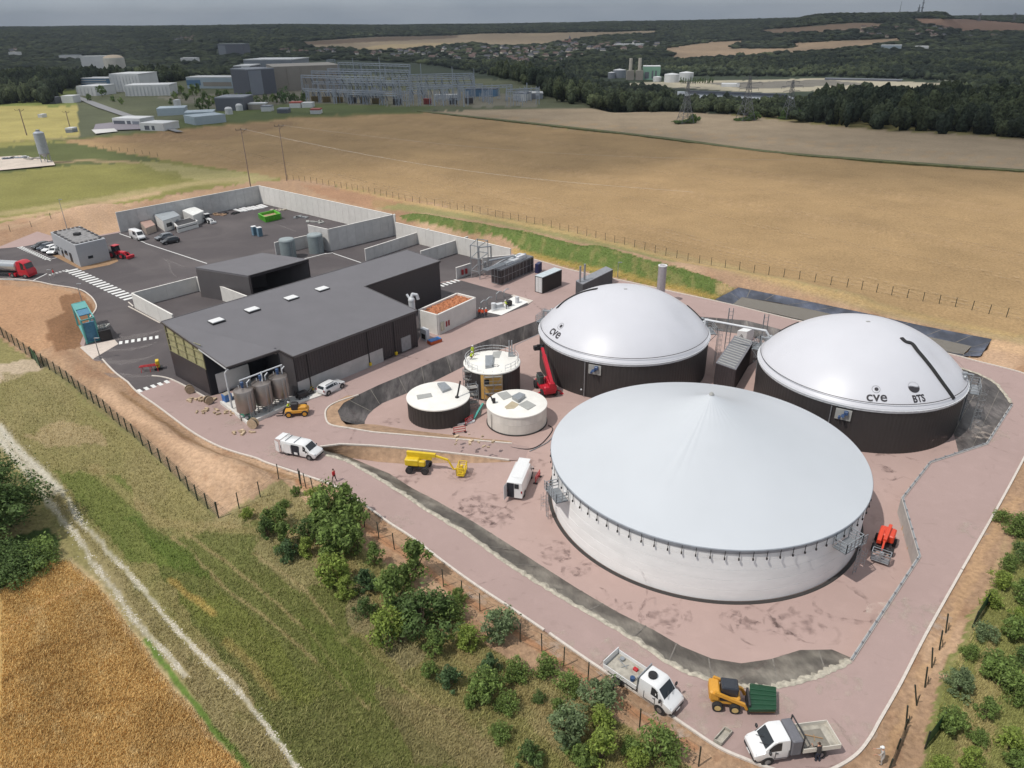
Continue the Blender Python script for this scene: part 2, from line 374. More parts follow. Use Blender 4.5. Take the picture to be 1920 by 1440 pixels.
    poly([(786,209),(1000,204),(1100,202),(1270,208),(1400,217),(1500,229),(1640,241),(1800,253),(1920,262),(2900,340),(2900,400),(1920,321),(1430,284),(1240,259)],TAN2,1)
    poly([(120,263),(330,243),(540,226),(560,232),(400,262),(200,270)],al(150,122,92),4,.6)
    for o in (0,1):                       # tramlines in the stubble
        for x0,y0,x1,y1 in ((300,250,1400,520),(430,235,1920,600),(560,225,1920,480),(260,262,900,400),(690,215,1920,400),(900,215,1920,300)):
            line([(x0,y0+o*5),(x1,y1+o*9)],al(182,152,116),1.8,.45,1,.6)
    line([(100,265),(300,245),(570,218),(790,211)],al(96,104,60),4,.9,2)
    # site soil
    poly(SITE_DIRT,SOIL,7); k=inpoly(PX,PY,SITE_DIRT).astype(float)
    mixin(k*sst((n1-.5)/.2),PALE,.7); mixin(k*sst((n2-.55)/.2),RUST,.5); mixin(k*sst((n3-.5)/.25),al(196,160,126),.35)
    # back bank: green slope, pale worn soil, dry grass by the field fence
    poly([(752,404),(860,418),(1000,440),(1120,470),(1240,502),(1400,548),(1345,566),(1264,545),(1180,524),(1073,500),(980,474),(940,450),(850,436),(760,416)],al(104,120,64),5)
    kk=inpoly(PX,PY,[(752,404),(1000,440),(1400,548),(1264,545),(980,474),(760,416)]).astype(float); mixin(kk*sst((n3-.5)/.2),al(150,140,92),.55)
    line([(965,472),(1073,497),(1180,520),(1264,541),(1380,566)],al(178,150,88),9,.8,3)
    line([(700,380),(860,402),(1000,428),(1150,462),(1260,490)],al(138,140,88),16,.75,8); line([(1240,478),(1500,540),(1700,590),(1920,640)],al(170,152,108),18,.65,8)
    line([(1350,545),(1500,575),(1700,615),(1900,655),(2100,690)],al(214,178,138),16,.6,8)
    line([(640,352),(900,405),(1100,445),(1330,502),(1560,557),(1900,630)],al(190,160,112),7,.7,3)
    poly([(560,342),(640,350),(760,378),(700,388),(600,362)],al(170,128,98),6,.6)
    # left soil bank
    poly([(-200,560),(0,530),(100,540),(160,552),(172,580),(150,640),(60,664),(0,624),(-200,640)],al(186,146,112),5,.8)
    poly([(108,560),(150,548),(176,575),(168,600),(150,650),(110,662),(92,640),(92,610),(122,590)],al(140,104,76),3,.9)
    line([(200,740),(300,815),(380,880),(440,915)],al(204,170,140),26,.8,10); line([(230,740),(340,820),(430,868),(560,900)],al(150,118,84),9,.7,4)
    line([(60,672),(130,718),(200,776),(270,845),(340,910),(405,970)],al(116,116,72),9,.75,5)
    line([(0,430),(80,420)],al(190,160,130),8,.7,3)
    # entry track by the left gate
    poly([(-200,700),(-60,690),(0,680),(60,672),(82,690),(40,704),(0,715),(-200,760)],al(200,180,156),4,.9)
    # meadow bottom left
    poly([(0,690),(90,700),(210,790),(330,900),(400,975),(300,960),(180,900),(80,850),(0,790)],al(146,136,92),16,.6)
    poly([(100,790),(170,790),(200,830),(90,835),(50,815)],al(196,168,138),16,.35)
    poly([(280,1010),(480,990),(640,1090),(700,1290),(860,1440),(900,1600),(640,1600),(480,1330),(330,1120)],al(100,108,56),18,.75)
    poly([(100,880),(230,890),(270,980),(380,1060),(250,1050),(170,960)],al(104,118,56),14,.7)
    for P in ([(330,1010),(420,1100),(520,1180),(640,1290)],[(350,1000),(470,1090),(580,1190),(690,1330)],[(480,1040),(560,1100),(620,1170),(650,1210)],[(640,1210),(700,1160),(690,1100)],[(630,1200),(760,1290),(900,1400)]):
        line(P,al(172,152,112),6,.6,7)
    line([(180,880),(300,980),(500,1000)],al(168,150,108),18,.5,12)
    line([(480,960),(640,1060),(760,1160),(900,1250),(1050,1350),(1200,1440)],al(150,132,92),30,.5,18)
    for P,c,o in (([(330,1120),(420,1110),(520,1200),(600,1300),(560,1330),(450,1240)],al(118,122,62),.6),([(560,1150),(680,1200),(760,1300),(700,1330),(600,1260)],al(104,114,56),.6),([(640,1060),(720,1150),(800,1230),(760,1260),(660,1170)],al(146,134,104),.6),([(480,1000),(560,1020),(620,1080),(560,1110),(490,1060)],al(158,144,106),.6),([(700,1290),(860,1330),(960,1440),(780,1440)],al(136,122,90),.55),([(860,1260),(960,1330),(1060,1440),(960,1440)],al(128,128,74),.55),([(230,960),(330,1000),(400,1080),(330,1060)],al(92,108,50),.7)): poly(P,c,18,o)
    # golden tall grass patches
    line([(325,1090),(400,1150)],al(190,160,96),14,.6,8); line([(430,1210),(520,1310)],al(176,154,100),18,.5,10)
    # wheat in the corner
    wheat=[(-900,1180),(0,1108),(40,1072),(90,1052),(130,1050),(175,1095),(240,1175),(290,1250),(330,1300),(390,1370),(470,1450),(560,1560),(640,1700),(-900,1900)]
    poly(wheat,WHEAT,9); k=inpoly(PX,PY,wheat).astype(float); mixin(k*sst((n2-.55)/.2),al(204,180,132),.6); mixin(k*sst((n1-.5)/.2),al(166,134,84),.5)
    line([(130,1050),(180,1095),(240,1180),(300,1262),(390,1375),(480,1460)],al(200,176,136),13,.7,9)
    line([(0,1190),(100,1120),(180,1090)],al(206,172,122),5,.6,4); line([(0,1240),(180,1180)],al(140,100,52),4,.6,4); line([(0,1285),(60,1240),(190,1190)],al(140,100,52),4,.6,4); line([(0,1345),(250,1310)],al(140,100,52),4,.5,4)
    # chalk track, two ruts
    line([(-60,760),(0,800),(60,880),(110,940),(160,1010),(220,1085),(290,1160),(340,1230),(380,1300)],al(150,136,100),30,.5,10)
    line([(-60,790),(0,828),(40,880),(85,930),(130,985),(160,1030),(200,1090),(250,1160),(300,1215),(350,1270)],CHALK,10,.40,11)
    line([(-60,740),(0,803),(60,870),(110,915),(160,985),(200,1030),(270,1105),(330,1180),(385,1240),(440,1295),(490,1350),(545,1425),(600,1500)],CHALK,9,.42,11)
    line([(-60,765),(0,815),(50,870),(100,915)],CHALK,26,.45,12)
    line([(270,1200),(340,1290),(400,1370),(460,1440),(520,1500)],al(92,124,48),12,.85,8)
    # shade-free undergrowth by the big tree
    poly([(-300,1040),(0,1010),(90,985),(110,1010),(80,1050),(0,1100),(-300,1180)],al(70,88,44),8)
    # right strip: plantation
    poly([(1980,880),(1915,990),(1868,1080),(1825,1160),(1770,1260),(1745,1330),(1725,1440),(1715,1600),(2600,1600),(2600,880)],al(132,132,80),16); poly([(1860,1170),(1830,1260),(1800,1330),(1790,1440),(1840,1440),(1880,1300)],al(172,152,112),14,.5)
    line([(1900,940),(1830,1060),(1790,1150),(1740,1250),(1700,1340),(1670,1420)],al(196,160,122),18,.6,12)
    line([(1890,1000),(1850,1120),(1800,1250)],al(196,172,130),12,.4,12)
    # left of plantation strip along the kerb
    line([(560,905),(700,1000),(840,1100),(1000,1210),(1150,1310),(1300,1400)],al(176,124,88),14,.6,6)
    # ---------- far land
    for P,c in (([(560,86),(666,73),(760,71),(900,63),(1127,60),(1233,57),(1226,63),(1127,68),(1066,77),(1020,84),(950,88),(879,82),(772,93),(712,97),(640,92)],al(150,134,112)),
                ([(666,92),(712,84),(830,80),(879,82),(772,93),(712,98)],al(164,146,114)),
                ([(560,78),(700,69),(860,66),(860,71),(700,78),(580,84)],al(112,96,80)),
                ([(1056,117),(1119,101),(1091,113)],al(150,134,104)),
                ([(1246,91),(1334,79),(1407,75),(1365,91),(1488,91),(1488,81),(1692,71),(1681,80),(1588,92),(1450,103),(1272,113)],al(158,136,112)),
                ([(1419,57),(1604,42),(1669,44),(1635,55),(1450,65)],al(128,108,90)),
                ([(1708,34),(1812,36),(1920,44),(2400,60),(2400,75),(1920,59),(1812,59),(1727,46)],al(124,98,82)),
                ([(1180,155),(1315,152),(1546,147),(1692,153),(1800,158),(1790,172),(1681,175),(1604,168),(1450,174),(1342,169),(1180,160)],al(172,164,144)),
                ([(1320,156),(1546,150),(1640,158),(1500,164),(1400,166)],al(120,116,108)),
                ([(1740,140),(1920,136),(2300,150),(2300,165),(1900,150),(1760,152)],al(132,136,122)),
                ([(0,134),(60,136),(50,145),(0,150)],al(96,112,60)),([(240,60),(300,64),(280,75),(230,72)],al(76,86,60))):
        poly(P,c,1.2)
    global COVER
    m=(PX>-100)&(PX<2040)&(PY>250)&(PY<1600)&(Y<700); COVER=np.zeros((450,535,3)); iy=((PY[m]-250)/3).astype(int); ix=((PX[m]+100)/4).astype(int); iy=np.clip(iy,0,449); ix=np.clip(ix,0,534); COVER[iy,ix]=col[m]
    for _ in range(6):
        z_=COVER.sum(2)==0; 
        for ax,sh in ((0,1),(1,1),(0,-1),(1,-1)): r_=np.roll(COVER,sh,ax); zz=(COVER.sum(2)==0); COVER[zz]=r_[zz]
    Fc=[]; na=len(a); nd=len(D)
    i=np.arange(nd-1)[:,None]*na+np.arange(na-1)[None,:]; i=i.ravel()
    Fc=np.stack([i,i+1,i+na+1,i+na],1)
    o=npmesh('terrain',np.stack([X,Y,Z],1),Fc,terrain_mat(),smooth=True,col=np.clip(col,.005,.85),kind='structure')
    return o
terr=build_terrain()

# ---- paving materials
def paving(name,col,stain,rough=.9):
    m=bpy.data.materials.new(name); m.use_nodes=True; n=m.node_tree.nodes; l=m.node_tree.links; b=n['Principled BSDF']; b.inputs['Roughness'].default_value=rough; b.inputs['Specular IOR Level'].default_value=.25
    tc=n.new('ShaderNodeTexCoord'); last=None
    cur=n.new('ShaderNodeRGB'); cur.outputs[0].default_value=(*col,1); cur=cur.outputs[0]
    for sc,det,lo,hi,st,c,dist in ((.09,4,.45,.72,.35,stain,.6),(.7,6,.5,.8,.3,tuple(v*1.25 for v in col),0),(.35,3,.62,.74,.35,tuple(v*.62 for v in stain),2.2),(14,4,.3,.75,.5,tuple(v*.82 for v in col),0)):
        t=n.new('ShaderNodeTexNoise'); t.inputs['Scale'].default_value=sc; t.inputs['Detail'].default_value=det; t.inputs['Distortion'].default_value=dist; l.new(tc.outputs['Object'],t.inputs['Vector'])
        r=n.new('ShaderNodeMapRange'); r.inputs[1].default_value=lo; r.inputs[2].default_value=hi; r.inputs[4].default_value=st; l.new(t.outputs[0],r.inputs[0])
        x=n.new('ShaderNodeMixRGB'); l.new(r.outputs[0],x.inputs[0]); l.new(cur,x.inputs[1]); x.inputs[2].default_value=(*c,1); cur=x.outputs[0]
    l.new(cur,b.inputs['Base Color'])
    bp=n.new('ShaderNodeBump'); bp.inputs['Strength'].default_value=.35; bp.inputs['Distance'].default_value=.03; l.new(t.outputs[0],bp.inputs['Height']); l.new(bp.outputs[0],b.inputs['Normal'])
    return m
PINK=paving('reddish_gravel_paving',al(179,155,149),al(162,140,134)); ASPH=paving('asphalt',al(92,86,87),al(136,128,126)); PINKF=paving('reddish_basin_floor',al(190,164,156),al(170,145,137))
CONC=mat('concrete',al(200,198,196),.85,var=.1,scale=.8,bump=.3,island=.05); KERB=mat('kerb_concrete',al(216,206,196),.85,var=.12,scale=3); PAINT=mat('white_paint',al(235,235,232),.7,var=.1,scale=6)
hole=[BTOPW]
sheet('road',PAVEW,hole,ZR,PINK)
YARD=[(-330,548),(0,466),(45,462),(75,456),(110,448),(150,452),(180,444),(224,436),(490,377),(742,434),(956,478),(900,518),(862,524),(826,529),(826,556),(783,640),(700,660),(387,745),(322,711),(262,736),(257,733),(240,717),(192,676),(176,674),(157,652),(160,640),(168,596),(180,580),(179,568),(168,554),(146,542),(98,534),(62,527),(0,523),(-330,572)]
sheet('yard_asphalt',[P2(*p) for p in YARD],[],ZR+.006,ASPH)
sheet('delivery_asphalt',[P2(*p) for p in [(820,531),(865,526),(1000,564),(989,573),(932,594),(893,598),(800,590)]],[],ZR+.010,ASPH)
# basin floor
sheet('basin_floor',[(p[0],p[1]) for p in BTOPW],[],0.0,PINKF)
BBOT=[(1850,850),(1800,860),(1785,800),(1760,770),(1700,745),(1640,700),(1465,650),(1400,628),(1330,618),(1250,612),(1150,610),(1080,612),(1011,626),(940,655),(880,682),(820,712),(769,735),(717,756),(700,768),(690,778),(684,790),(683,800)]
# liner, far and left banks
def bank(name,top,bot,zt_,zb_,m,sub=5,lift=.0,rnd=.05,nv=4):
    n=len(top); T=[];B=[]
    for i in range(n-1):
        for k in range(sub):
            t=k/sub; T.append([top[i][j]*(1-t)+top[i+1][j]*t for j in (0,1)]); B.append([bot[i][j]*(1-t)+bot[i+1][j]*t for j in (0,1)])
    T.append(top[-1]);B.append(bot[-1]); vs=[];fs=[]
    for i,(a,b) in enumerate(zip(T,B)):
        for k in range(nv+1):
            u=k/nv; x=a[0]*(1-u)+b[0]*u; y=a[1]*(1-u)+b[1]*u; z=zt_*(1-u)+zb_*u
            if 0<k<nv: z+=(random.random()-.5)*rnd
            vs.append((x,y,z+lift))
    for i in range(len(T)-1):
        for k in range(nv): a=i*(nv+1)+k; fs.append((a,a+1,a+nv+2,a+nv+1))
    mb=MB(); mb.add(vs,fs); o=mb.build(name,m,smooth=60)
    sm=MB(); acc=0
    for i in range(1,len(T)):
        acc+=math.dist(T[i],T[i-1])
        if acc>4.2:
            acc=random.uniform(-1,1); a=Vector((*T[i],zt_+.05)); b=Vector((*B[i],zb_+.07)); d=Vector((T[i][0]-T[i-1][0],T[i][1]-T[i-1][1],0)).normalized()*.06; b+=d*random.uniform(-8,8)
            sm.quad(a-d,a+d,b+d,b-d)
    tag(sm.build('liner_seam',SEAM),kind='structure'); return o
SEAM=mat('pale_liner_seam',al(138,132,124),.8,var=.3,scale=2)
def liner_mat(name,c1,c2,ang):
    m=bpy.data.materials.new(name); m.use_nodes=True; n=m.node_tree.nodes; l=m.node_tree.links; b=n['Principled BSDF']; b.inputs['Roughness'].default_value=.55
    tc=n.new('ShaderNodeTexCoord'); mp=n.new('ShaderNodeMapping'); mp.inputs['Rotation'].default_value=(0,0,ang); mp.inputs['Scale'].default_value=(1,.3,.3); l.new(tc.outputs['Object'],mp.inputs[0])
    t=n.new('ShaderNodeTexNoise'); t.inputs['Scale'].default_value=1.3; t.inputs['Detail'].default_value=8; t.inputs['Roughness'].default_value=.75; l.new(mp.outputs[0],t.inputs['Vector'])
    r=n.new('ShaderNodeValToRGB'); r.color_ramp.elements[0].position=.36; r.color_ramp.elements[1].position=.80; r.color_ramp.elements[0].color=(*c1,1); r.color_ramp.elements[1].color=(*c2,1); l.new(t.outputs[0],r.inputs[0])
    t2=n.new('ShaderNodeTexNoise'); t2.inputs['Scale'].default_value=.25; l.new(tc.outputs['Object'],t2.inputs['Vector']); r2=n.new('ShaderNodeMapRange'); r2.inputs[1].default_value=.4;r2.inputs[2].default_value=.65;r2.inputs[3].default_value=.6;r2.inputs[4].default_value=1.5; l.new(t2.outputs[0],r2.inputs[0])
    v=n.new('ShaderNodeVectorMath'); v.operation='SCALE'; l.new(r.outputs[0],v.inputs[0]); l.new(r2.outputs[0],v.inputs['Scale']); l.new(v.outputs[0],b.inputs['Base Color'])
    bp=n.new('ShaderNodeBump'); bp.inputs['Strength'].default_value=.6; bp.inputs['Distance'].default_value=.06; l.new(t.outputs[0],bp.inputs['Height']); l.new(bp.outputs[0],b.inputs['Normal'])
    return m
LIN=liner_mat('black_membrane_liner',al(62,56,56),al(128,122,118),R(-45)); LIN2=liner_mat('dusty_membrane_liner',al(100,94,86),al(150,144,132),R(20)); LINB=liner_mat('blue_black_pond_liner',al(62,68,84),al(96,100,112),R(60))
top=[P2(*p) for p in BTOP[:23]]; bot=[P2(*p,0) for p in BBOT]
top=top[:22]; 
b_=bank('basin_liner_bank',top,bot[:22],ZR,.0,LIN,lift=.015); tag(b_,kind='structure')
# near bank: cream skirt on the crest, dusty liner below
NT=[(600,843),(612,853),(651,865),(693,888),(748,921),(802,957),(884,1008),(953,1057),(1014,1096),(1080,1135),(1140,1170),(1194,1202),(1266,1250),(1334,1275),(1397,1287),(1459,1287),(1522,1272),(1562,1256),(1594,1240)]
NB=[(625,845),(650,855),(681,868),(730,888),(772,915),(820,940),(887,978),(953,1020),(1014,1060),(1080,1102),(1122,1127),(1162,1150),(1225,1181),(1278,1212),(1334,1235),(1390,1244),(1445,1236),(1500,1219),(1560,1218),(1597,1234)]
NT=[P2(*p) for p in NT]; NBf=[P2(*p,0) for p in (NB[1:])]
tag(bank('near_liner_bank',NT,NBf,ZR,0,LIN2,lift=.02,sub=6,rnd=.1),kind='structure')
CREAM=mat('pale_geotextile',al(186,178,162),.9,var=.4,scale=2.5,bump=.8,bscale=3)
def skirt(pts,name):
    mb=MB(); P=catmull([(p[0],p[1],0) for p in pts],10); n=len(P); vs=[];fs=[]
    for i,p in enumerate(P):
        d=(P[min(i+1,n-1)]-P[max(i-1,0)]).normalized(); q=Vector((-d.y,d.x,0))   # q points into the basin side for left->right order
        wob=.35*(random.random()-.5); 
        for s,z in ((-.22+wob*.4,.03),(-.05,.1+random.random()*.07),(.2+wob,.09-.06*random.random()),(.5+wob,-.18)):
            v=p+q*s; vs.append((v.x,v.y,ZR+z))
    for i in range(n-1):
        for k in range(3): a=i*4+k; fs.append((a,a+4,a+5,a+1))
    mb.add(vs,fs); return tag(mb.build(name,CREAM,smooth=80),kind='structure')
skirt(NT[1:],'geotextile_skirt'); skirt([P2(*p) for p in BTOP[0:4]][::-1][:4],'geotextile_skirt')
# ramp into the basin and the soil islands beside it
def slope(name,pts,m):
    mb=MB(); tri=geometry.tessellate_polygon([[Vector((p[0],p[1],0)) for p in pts]]); fs=[]
    for t in tri:
        A,B,C=[pts[i] for i in t]
        if (B[0]-A[0])*(C[1]-A[1])-(C[0]-A[0])*(B[1]-A[1])<0: t=t[::-1]
        fs.append(tuple(t))
    mb.add(pts,fs); return tag(mb.build(name,m),kind='structure')
def rz(px): return ZR*(1-min(1,max(0,(px-640)/340.)))
def GR(px,py): z=rz(px)+.004; g=G(px,py,z); return (g.x,g.y,z)
up=[(620,800),(652,803),(700,811),(760,816),(830,822),(900,827),(960,832),(992,838)]; dn=[(600,838),(640,833),(700,836),(760,841),(830,848),(900,856),(955,863),(985,862)]
mb=MB()
U=[GR(*p) for p in up]; Dn=[GR(*p) for p in dn]
for i in range(len(U)-1): mb.quad(Dn[i],Dn[i+1],U[i+1],U[i])
tag(mb.build('ramp',PINK),kind='structure')
SOILM=mat('bare_soil',SOIL,.95,var=.3,scale=1.2,bump=.9,bscale=4)
def island(edge,bot_px,name,z0=.012):
    T=[GR(*p) for p in edge]; B=[G(*p,z0) for p in bot_px]; mb=MB(); n=len(T); rows=5; vs=[];fs=[]
    for i in range(n):
        for k in range(rows+1):
            u=k/rows; a=Vector(T[i]); b=Vector(B[i]); v=a.lerp(b,u); 
            if 0<k<rows: v.z+=random.uniform(-.12,.06); v.x+=random.uniform(-.1,.1)
            vs.append(tuple(v))
    for i in range(n-1):
        for k in range(rows): a=i*(rows+1)+k; fs.append((a,a+1,a+rows+2,a+rows+1))
    mb.add(vs,fs); return tag(mb.build(name,SOILM,smooth=60),kind='structure')
island(dn[:7],[(605,852),(655,858),(710,866),(765,870),(830,868),(895,868),(958,866)],'soil_bank')
lo=[(614,797),(640,799),(700,809),(760,814),(830,820),(900,825),(960,830)]
island(lo,[(640,785),(684,795),(705,796),(765,806),(835,814),(900,822),(960,827)],'soil_bank')
sheet('soil_verge',[P2(*p) for p in [(612,768),(611,785),(618,797),(640,801),(655,802),(640,788),(633,771),(644,756),(672,741),(650,742),(625,755)]],[],ZR+.02,SOILM)
# kerbs
kb=MB()
def kerb(px,z=ZR,w=.22,cl=True):
    pts=[P2(*p) for p in px]; pts=[(v.x,v.y) for v in catmull([(p[0],p[1],0) for p in pts],5)]
    strip(kb,pts,w,z-.05,z+.13)
kerb([(240,717),(257,735),(298,764),(357,808),(403,834),(440,848),(479,859),(500,868),(560,888),(621,909),(651,928),(693,954),(730,981),(772,1008),(832,1054),(893,1098),(971,1149),(1020,1182)])
kerb([(1030,1188),(1100,1237),(1180,1290),(1269,1350),(1344,1400),(1400,1425),(1437,1439),(1480,1452),(1530,1452),(1569,1439),(1606,1415),(1631,1384),(1650,1350),(1687,1285),(1738,1186),(1803,1070)])
kerb([(1804,1068),(1874,945),(1920,859),(1962,775),(1972,745),(1955,720),(1920,701),(1878,689),(1829,677),(1781,664),(1640,632),(1485,599),(1370,571),(1264,548),(1180,529),(1073,507),(1007,488),(960,478)])
kerb([(192,674),(215,698),(240,717)]); kerb([(152,652),(176,674)]); kerb([(-330,572),(-100,538),(0,523),(62,527),(98,534),(146,542),(168,554),(179,568),(180,580),(168,596)])
kerb([(672,741),(630,755),(612,768),(611,785),(620,797),(652,803)]); 
K3=[GR(*p) for p in up[1:-1]]; strip(kb,K3,.22,[p[2]-.05 for p in K3],[p[2]+.13 for p in K3])
K3=[GR(*p) for p in dn[:-1]]; strip(kb,K3,.22,[p[2]-.05 for p in K3],[p[2]+.13 for p in K3])
kerb([(241,567),(250,575)]); kerb([(241,575),(300,606)]); kerb([(285,705),(322,712),(387,746)])
tag(kb.build('kerb',KERB),kind='structure')
# painted markings
pm=MB()
def dashes(a,b,n,wid,gap=.5,z=ZR+.016,slant=0):
    A=G(*a); B=G(*b); d=B-A; L=d.length; d.normalize(); q=Vector((-d.y,d.x,0)); st=L/n
    for i in range(n):
        p=A+d*(i*st); e=p+d*st*(1-gap); pm.quad(*[(v.x,v.y,z) for v in (p-q*wid/2,e-q*wid/2,e+q*wid/2,p+q*wid/2)])
dashes((133,506),(250,562),17,2.6,.5); dashes((92,516),(130,505),6,.8); dashes((165,652),(302,631),12,1.4,.45); dashes((258,734),(322,713),5,1.2,.45)
dashes((826,536),(862,524),5,1.6,.5); dashes((272,456),(388,494),1,.25,0); dashes((224,438),(272,455),1,.25,0); dashes((37,463),(92,487),14,1.3,.5); dashes((92,487),(110,482),1,.2,0); dashes((37,463),(95,489),1,.2,0)
dashes((0,524),(62,526),1,.25,0); dashes((62,526),(88,513),1,.25,0); dashes((625,475),(690,497),1,.25,0); dashes((610,476),(625,474),1,.25,0); dashes((560,488),(612,475),1,.3,0)
tag(pm.build('road_marking',PAINT),kind='structure')
# pond
PW=[(1373,571),(1391,557),(1521,580),(1640,608),(1745,632),(1822,649),(1806,664),(1790,662),(1640,630),(1500,601)]
pt=[POND[i] for i in (0,1,2,3,4,5,6,7,8,9,10,11,0)]; pb=[(1373,571),(1391,557),(1460,568),(1570,592),(1700,622),(1790,642),(1822,649),(1815,660),(1806,665),(1790,662),(1640,630),(1500,601),(1373,571)]
o=bank('pond_liner',[P2(*p) for p in pt],[P2(*p,ZR-.75) for p in pb],ZR+.03,ZR-.75,LINB,rnd=.08); o['kind']='structure'
WAT=bpy.data.materials.new('muddy_water'); WAT.use_nodes=True; b=WAT.node_tree.nodes['Principled BSDF']; b.inputs['Base Color'].default_value=(*al(98,88,72),1); b.inputs['Roughness'].default_value=.15
sheet('pond_water',[P2(*p,ZR-.7) for p in PW],[],ZR-.7,WAT)
RIV=bpy.data.materials.new('river_water'); RIV.use_nodes=True; b=RIV.node_tree.nodes['Principled BSDF']; b.inputs['Base Color'].default_value=(*al(120,130,138),1); b.inputs['Roughness'].default_value=.12
rp=[GT(*p) for p in [(1270,172),(1340,176),(1477,184),(1500,190),(1477,194),(1365,190),(1285,180)]]
zr=max(p.z for p in rp)+1.5; sheet('river',[(GT(*p).x,GT(*p).y) for p in [(1270,173),(1340,176),(1477,182),(1500,190),(1477,196),(1365,192),(1270,182)]],[],zr,RIV)

mb=MB(); gl=catmull([(*P2(*p),0) for p in GRASSLINE],10); gl=[(p.x,p.y) for p in gl]; strip(mb,gl,4.0,ZR-.3,ZR+.35); tag(mb.build('grass_strip',mat('grass_strip_green',al(96,98,60),.95,var=.35,scale=.4)),kind='structure')
# tyre marks and damp rings on the paving
TM=mat('tyre_mark',al(112,90,86),.9,var=.3,scale=2,alpha=.17)
def patchy(m,amax):
    n=m.node_tree.nodes; l=m.node_tree.links; t=n.new('ShaderNodeTexNoise'); t.inputs['Scale'].default_value=1.1; t.inputs['Detail'].default_value=6; c_=n.new('ShaderNodeTexCoord'); l.new(c_.outputs['Object'],t.inputs['Vector']); r=n.new('ShaderNodeMapRange'); r.inputs[1].default_value=.45; r.inputs[2].default_value=.68; r.inputs[3].default_value=0; r.inputs[4].default_value=amax; l.new(t.outputs[0],r.inputs[0]); l.new(r.outputs[0],n['Principled BSDF'].inputs['Alpha'])
patchy(TM,.34)
def marks(name,items,z,m):
    g=random.Random(5); mb=MB()
    for (px,py,r,a0,a1,w_) in items:
        c=G(px,py,z); n=18; P=[]
        for i in range(n+1): a=R(a0+(a1-a0)*i/n); rr=r*(1+.12*math.sin(3*a+px)); P.append((c.x+rr*math.cos(a),c.y+rr*math.sin(a)))
        L=[];Q=[]
        for i in range(n+1):
            d=(Vector(P[min(i+1,n)])-Vector(P[max(i-1,0)])).normalized(); q=Vector((-d.y,d.x))*w_*.5*(.5+g.random()*.7)*(.2+math.sin(PI*i/n)); L.append(Vector(P[i])+q); Q.append(Vector(P[i])-q)
        for i in range(n): mb.quad((L[i].x,L[i].y,z),(Q[i].x,Q[i].y,z),(Q[i+1].x,Q[i+1].y,z),(L[i+1].x,L[i+1].y,z))
    tag(mb.build(name,m),kind='structure')
g0=random.Random(3); it=[]; DU=mat('dust',al(206,190,176),.9,var=.2,alpha=.4); patchy(DU,.5)
for (px,py,k) in ((905,935,4),(925,965,5),(880,955,3),(1045,1040,3),(1085,1070,3),(1118,1120,3),(1240,1155,4),(1265,1160,2),(1400,1168,4),(1440,1172,3),(1490,1165,3),(1565,1125,2),(990,960,3),(1660,880,3),(1690,870,2),(890,870,2),(1180,1150,3)):
    for i in range(k): it.append((px+g0.uniform(-18,18),py+g0.uniform(-8,8),g0.uniform(.8,2.6),g0.uniform(0,360),0,g0.uniform(.3,.75)))
it=[(a,b,c,d,d+g0.uniform(60,200),w_) for a,b,c,d,_,w_ in it]; marks('tyre_mark',it,.006,TM)
it=[(420,470,14,200,260,.5),(440,480,16,190,250,.4),(330,560,12,60,140,.5),(230,620,9,250,330,1.2),(250,640,8,230,320,1.6),(280,660,10,220,300,1.4),(210,600,11,280,340,1.5),(480,440,10,10,90,.5),(360,500,8,300,400,.5)]
marks('worn_patch',it,ZR+.012,mat('asphalt_dust',al(150,142,140),.9,var=.3,alpha=.35))
it=[(x,y,g0.uniform(3,12),g0.uniform(0,360),0,g0.uniform(.2,.4)) for x,y in ((600,740),(520,830),(700,930),(850,1020),(1000,1110),(1150,1200),(1500,1330),(1650,1250),(1760,1060),(1850,880),(1100,560),(960,640),(840,640),(1020,540),(1480,1360))]
it=[(a,b,c,d,d+g0.uniform(40,120),w_) for a,b,c,d,_,w_ in it]; marks('road_scuff',it,ZR+.018,TM)

def blots(name,lst,z,m):
    mb=MB()
    for (px,py,r) in lst:
        c=G(px,py,z); n=22; mb.add([(c.x+r*(.6+.5*g0.random())*math.cos(2*PI*i/n),c.y+r*.7*(.6+.5*g0.random())*math.sin(2*PI*i/n),z) for i in range(n)],[tuple(range(n))])
    tag(mb.build(name,m),kind='structure')
blots('dust_patch',[(g0.uniform(640,1600),g0.uniform(640,1190),g0.uniform(2,6)) for _ in range(0)]+[(px+g0.uniform(-30,30),py+g0.uniform(-12,12),g0.uniform(1.5,4)) for px,py in ((740,985),(900,1120),(1060,1210),(520,850),(450,790),(560,700),(1160,1230),(1300,1330),(1600,1380),(1700,1150),(1800,1000),(1870,820),(1080,560),(1200,600),(1450,1330),(1550,1290))],ZR+.022,DU)
blots('damp_patch',[(px,py,g0.uniform(1.2,3.2)) for px,py in ((905,935),(925,965),(880,955),(1045,1040),(1085,1070),(1240,1155),(1400,1168),(1490,1170),(760,900),(870,890),(1660,880),(730,790),(1000,870))],.010,TM)

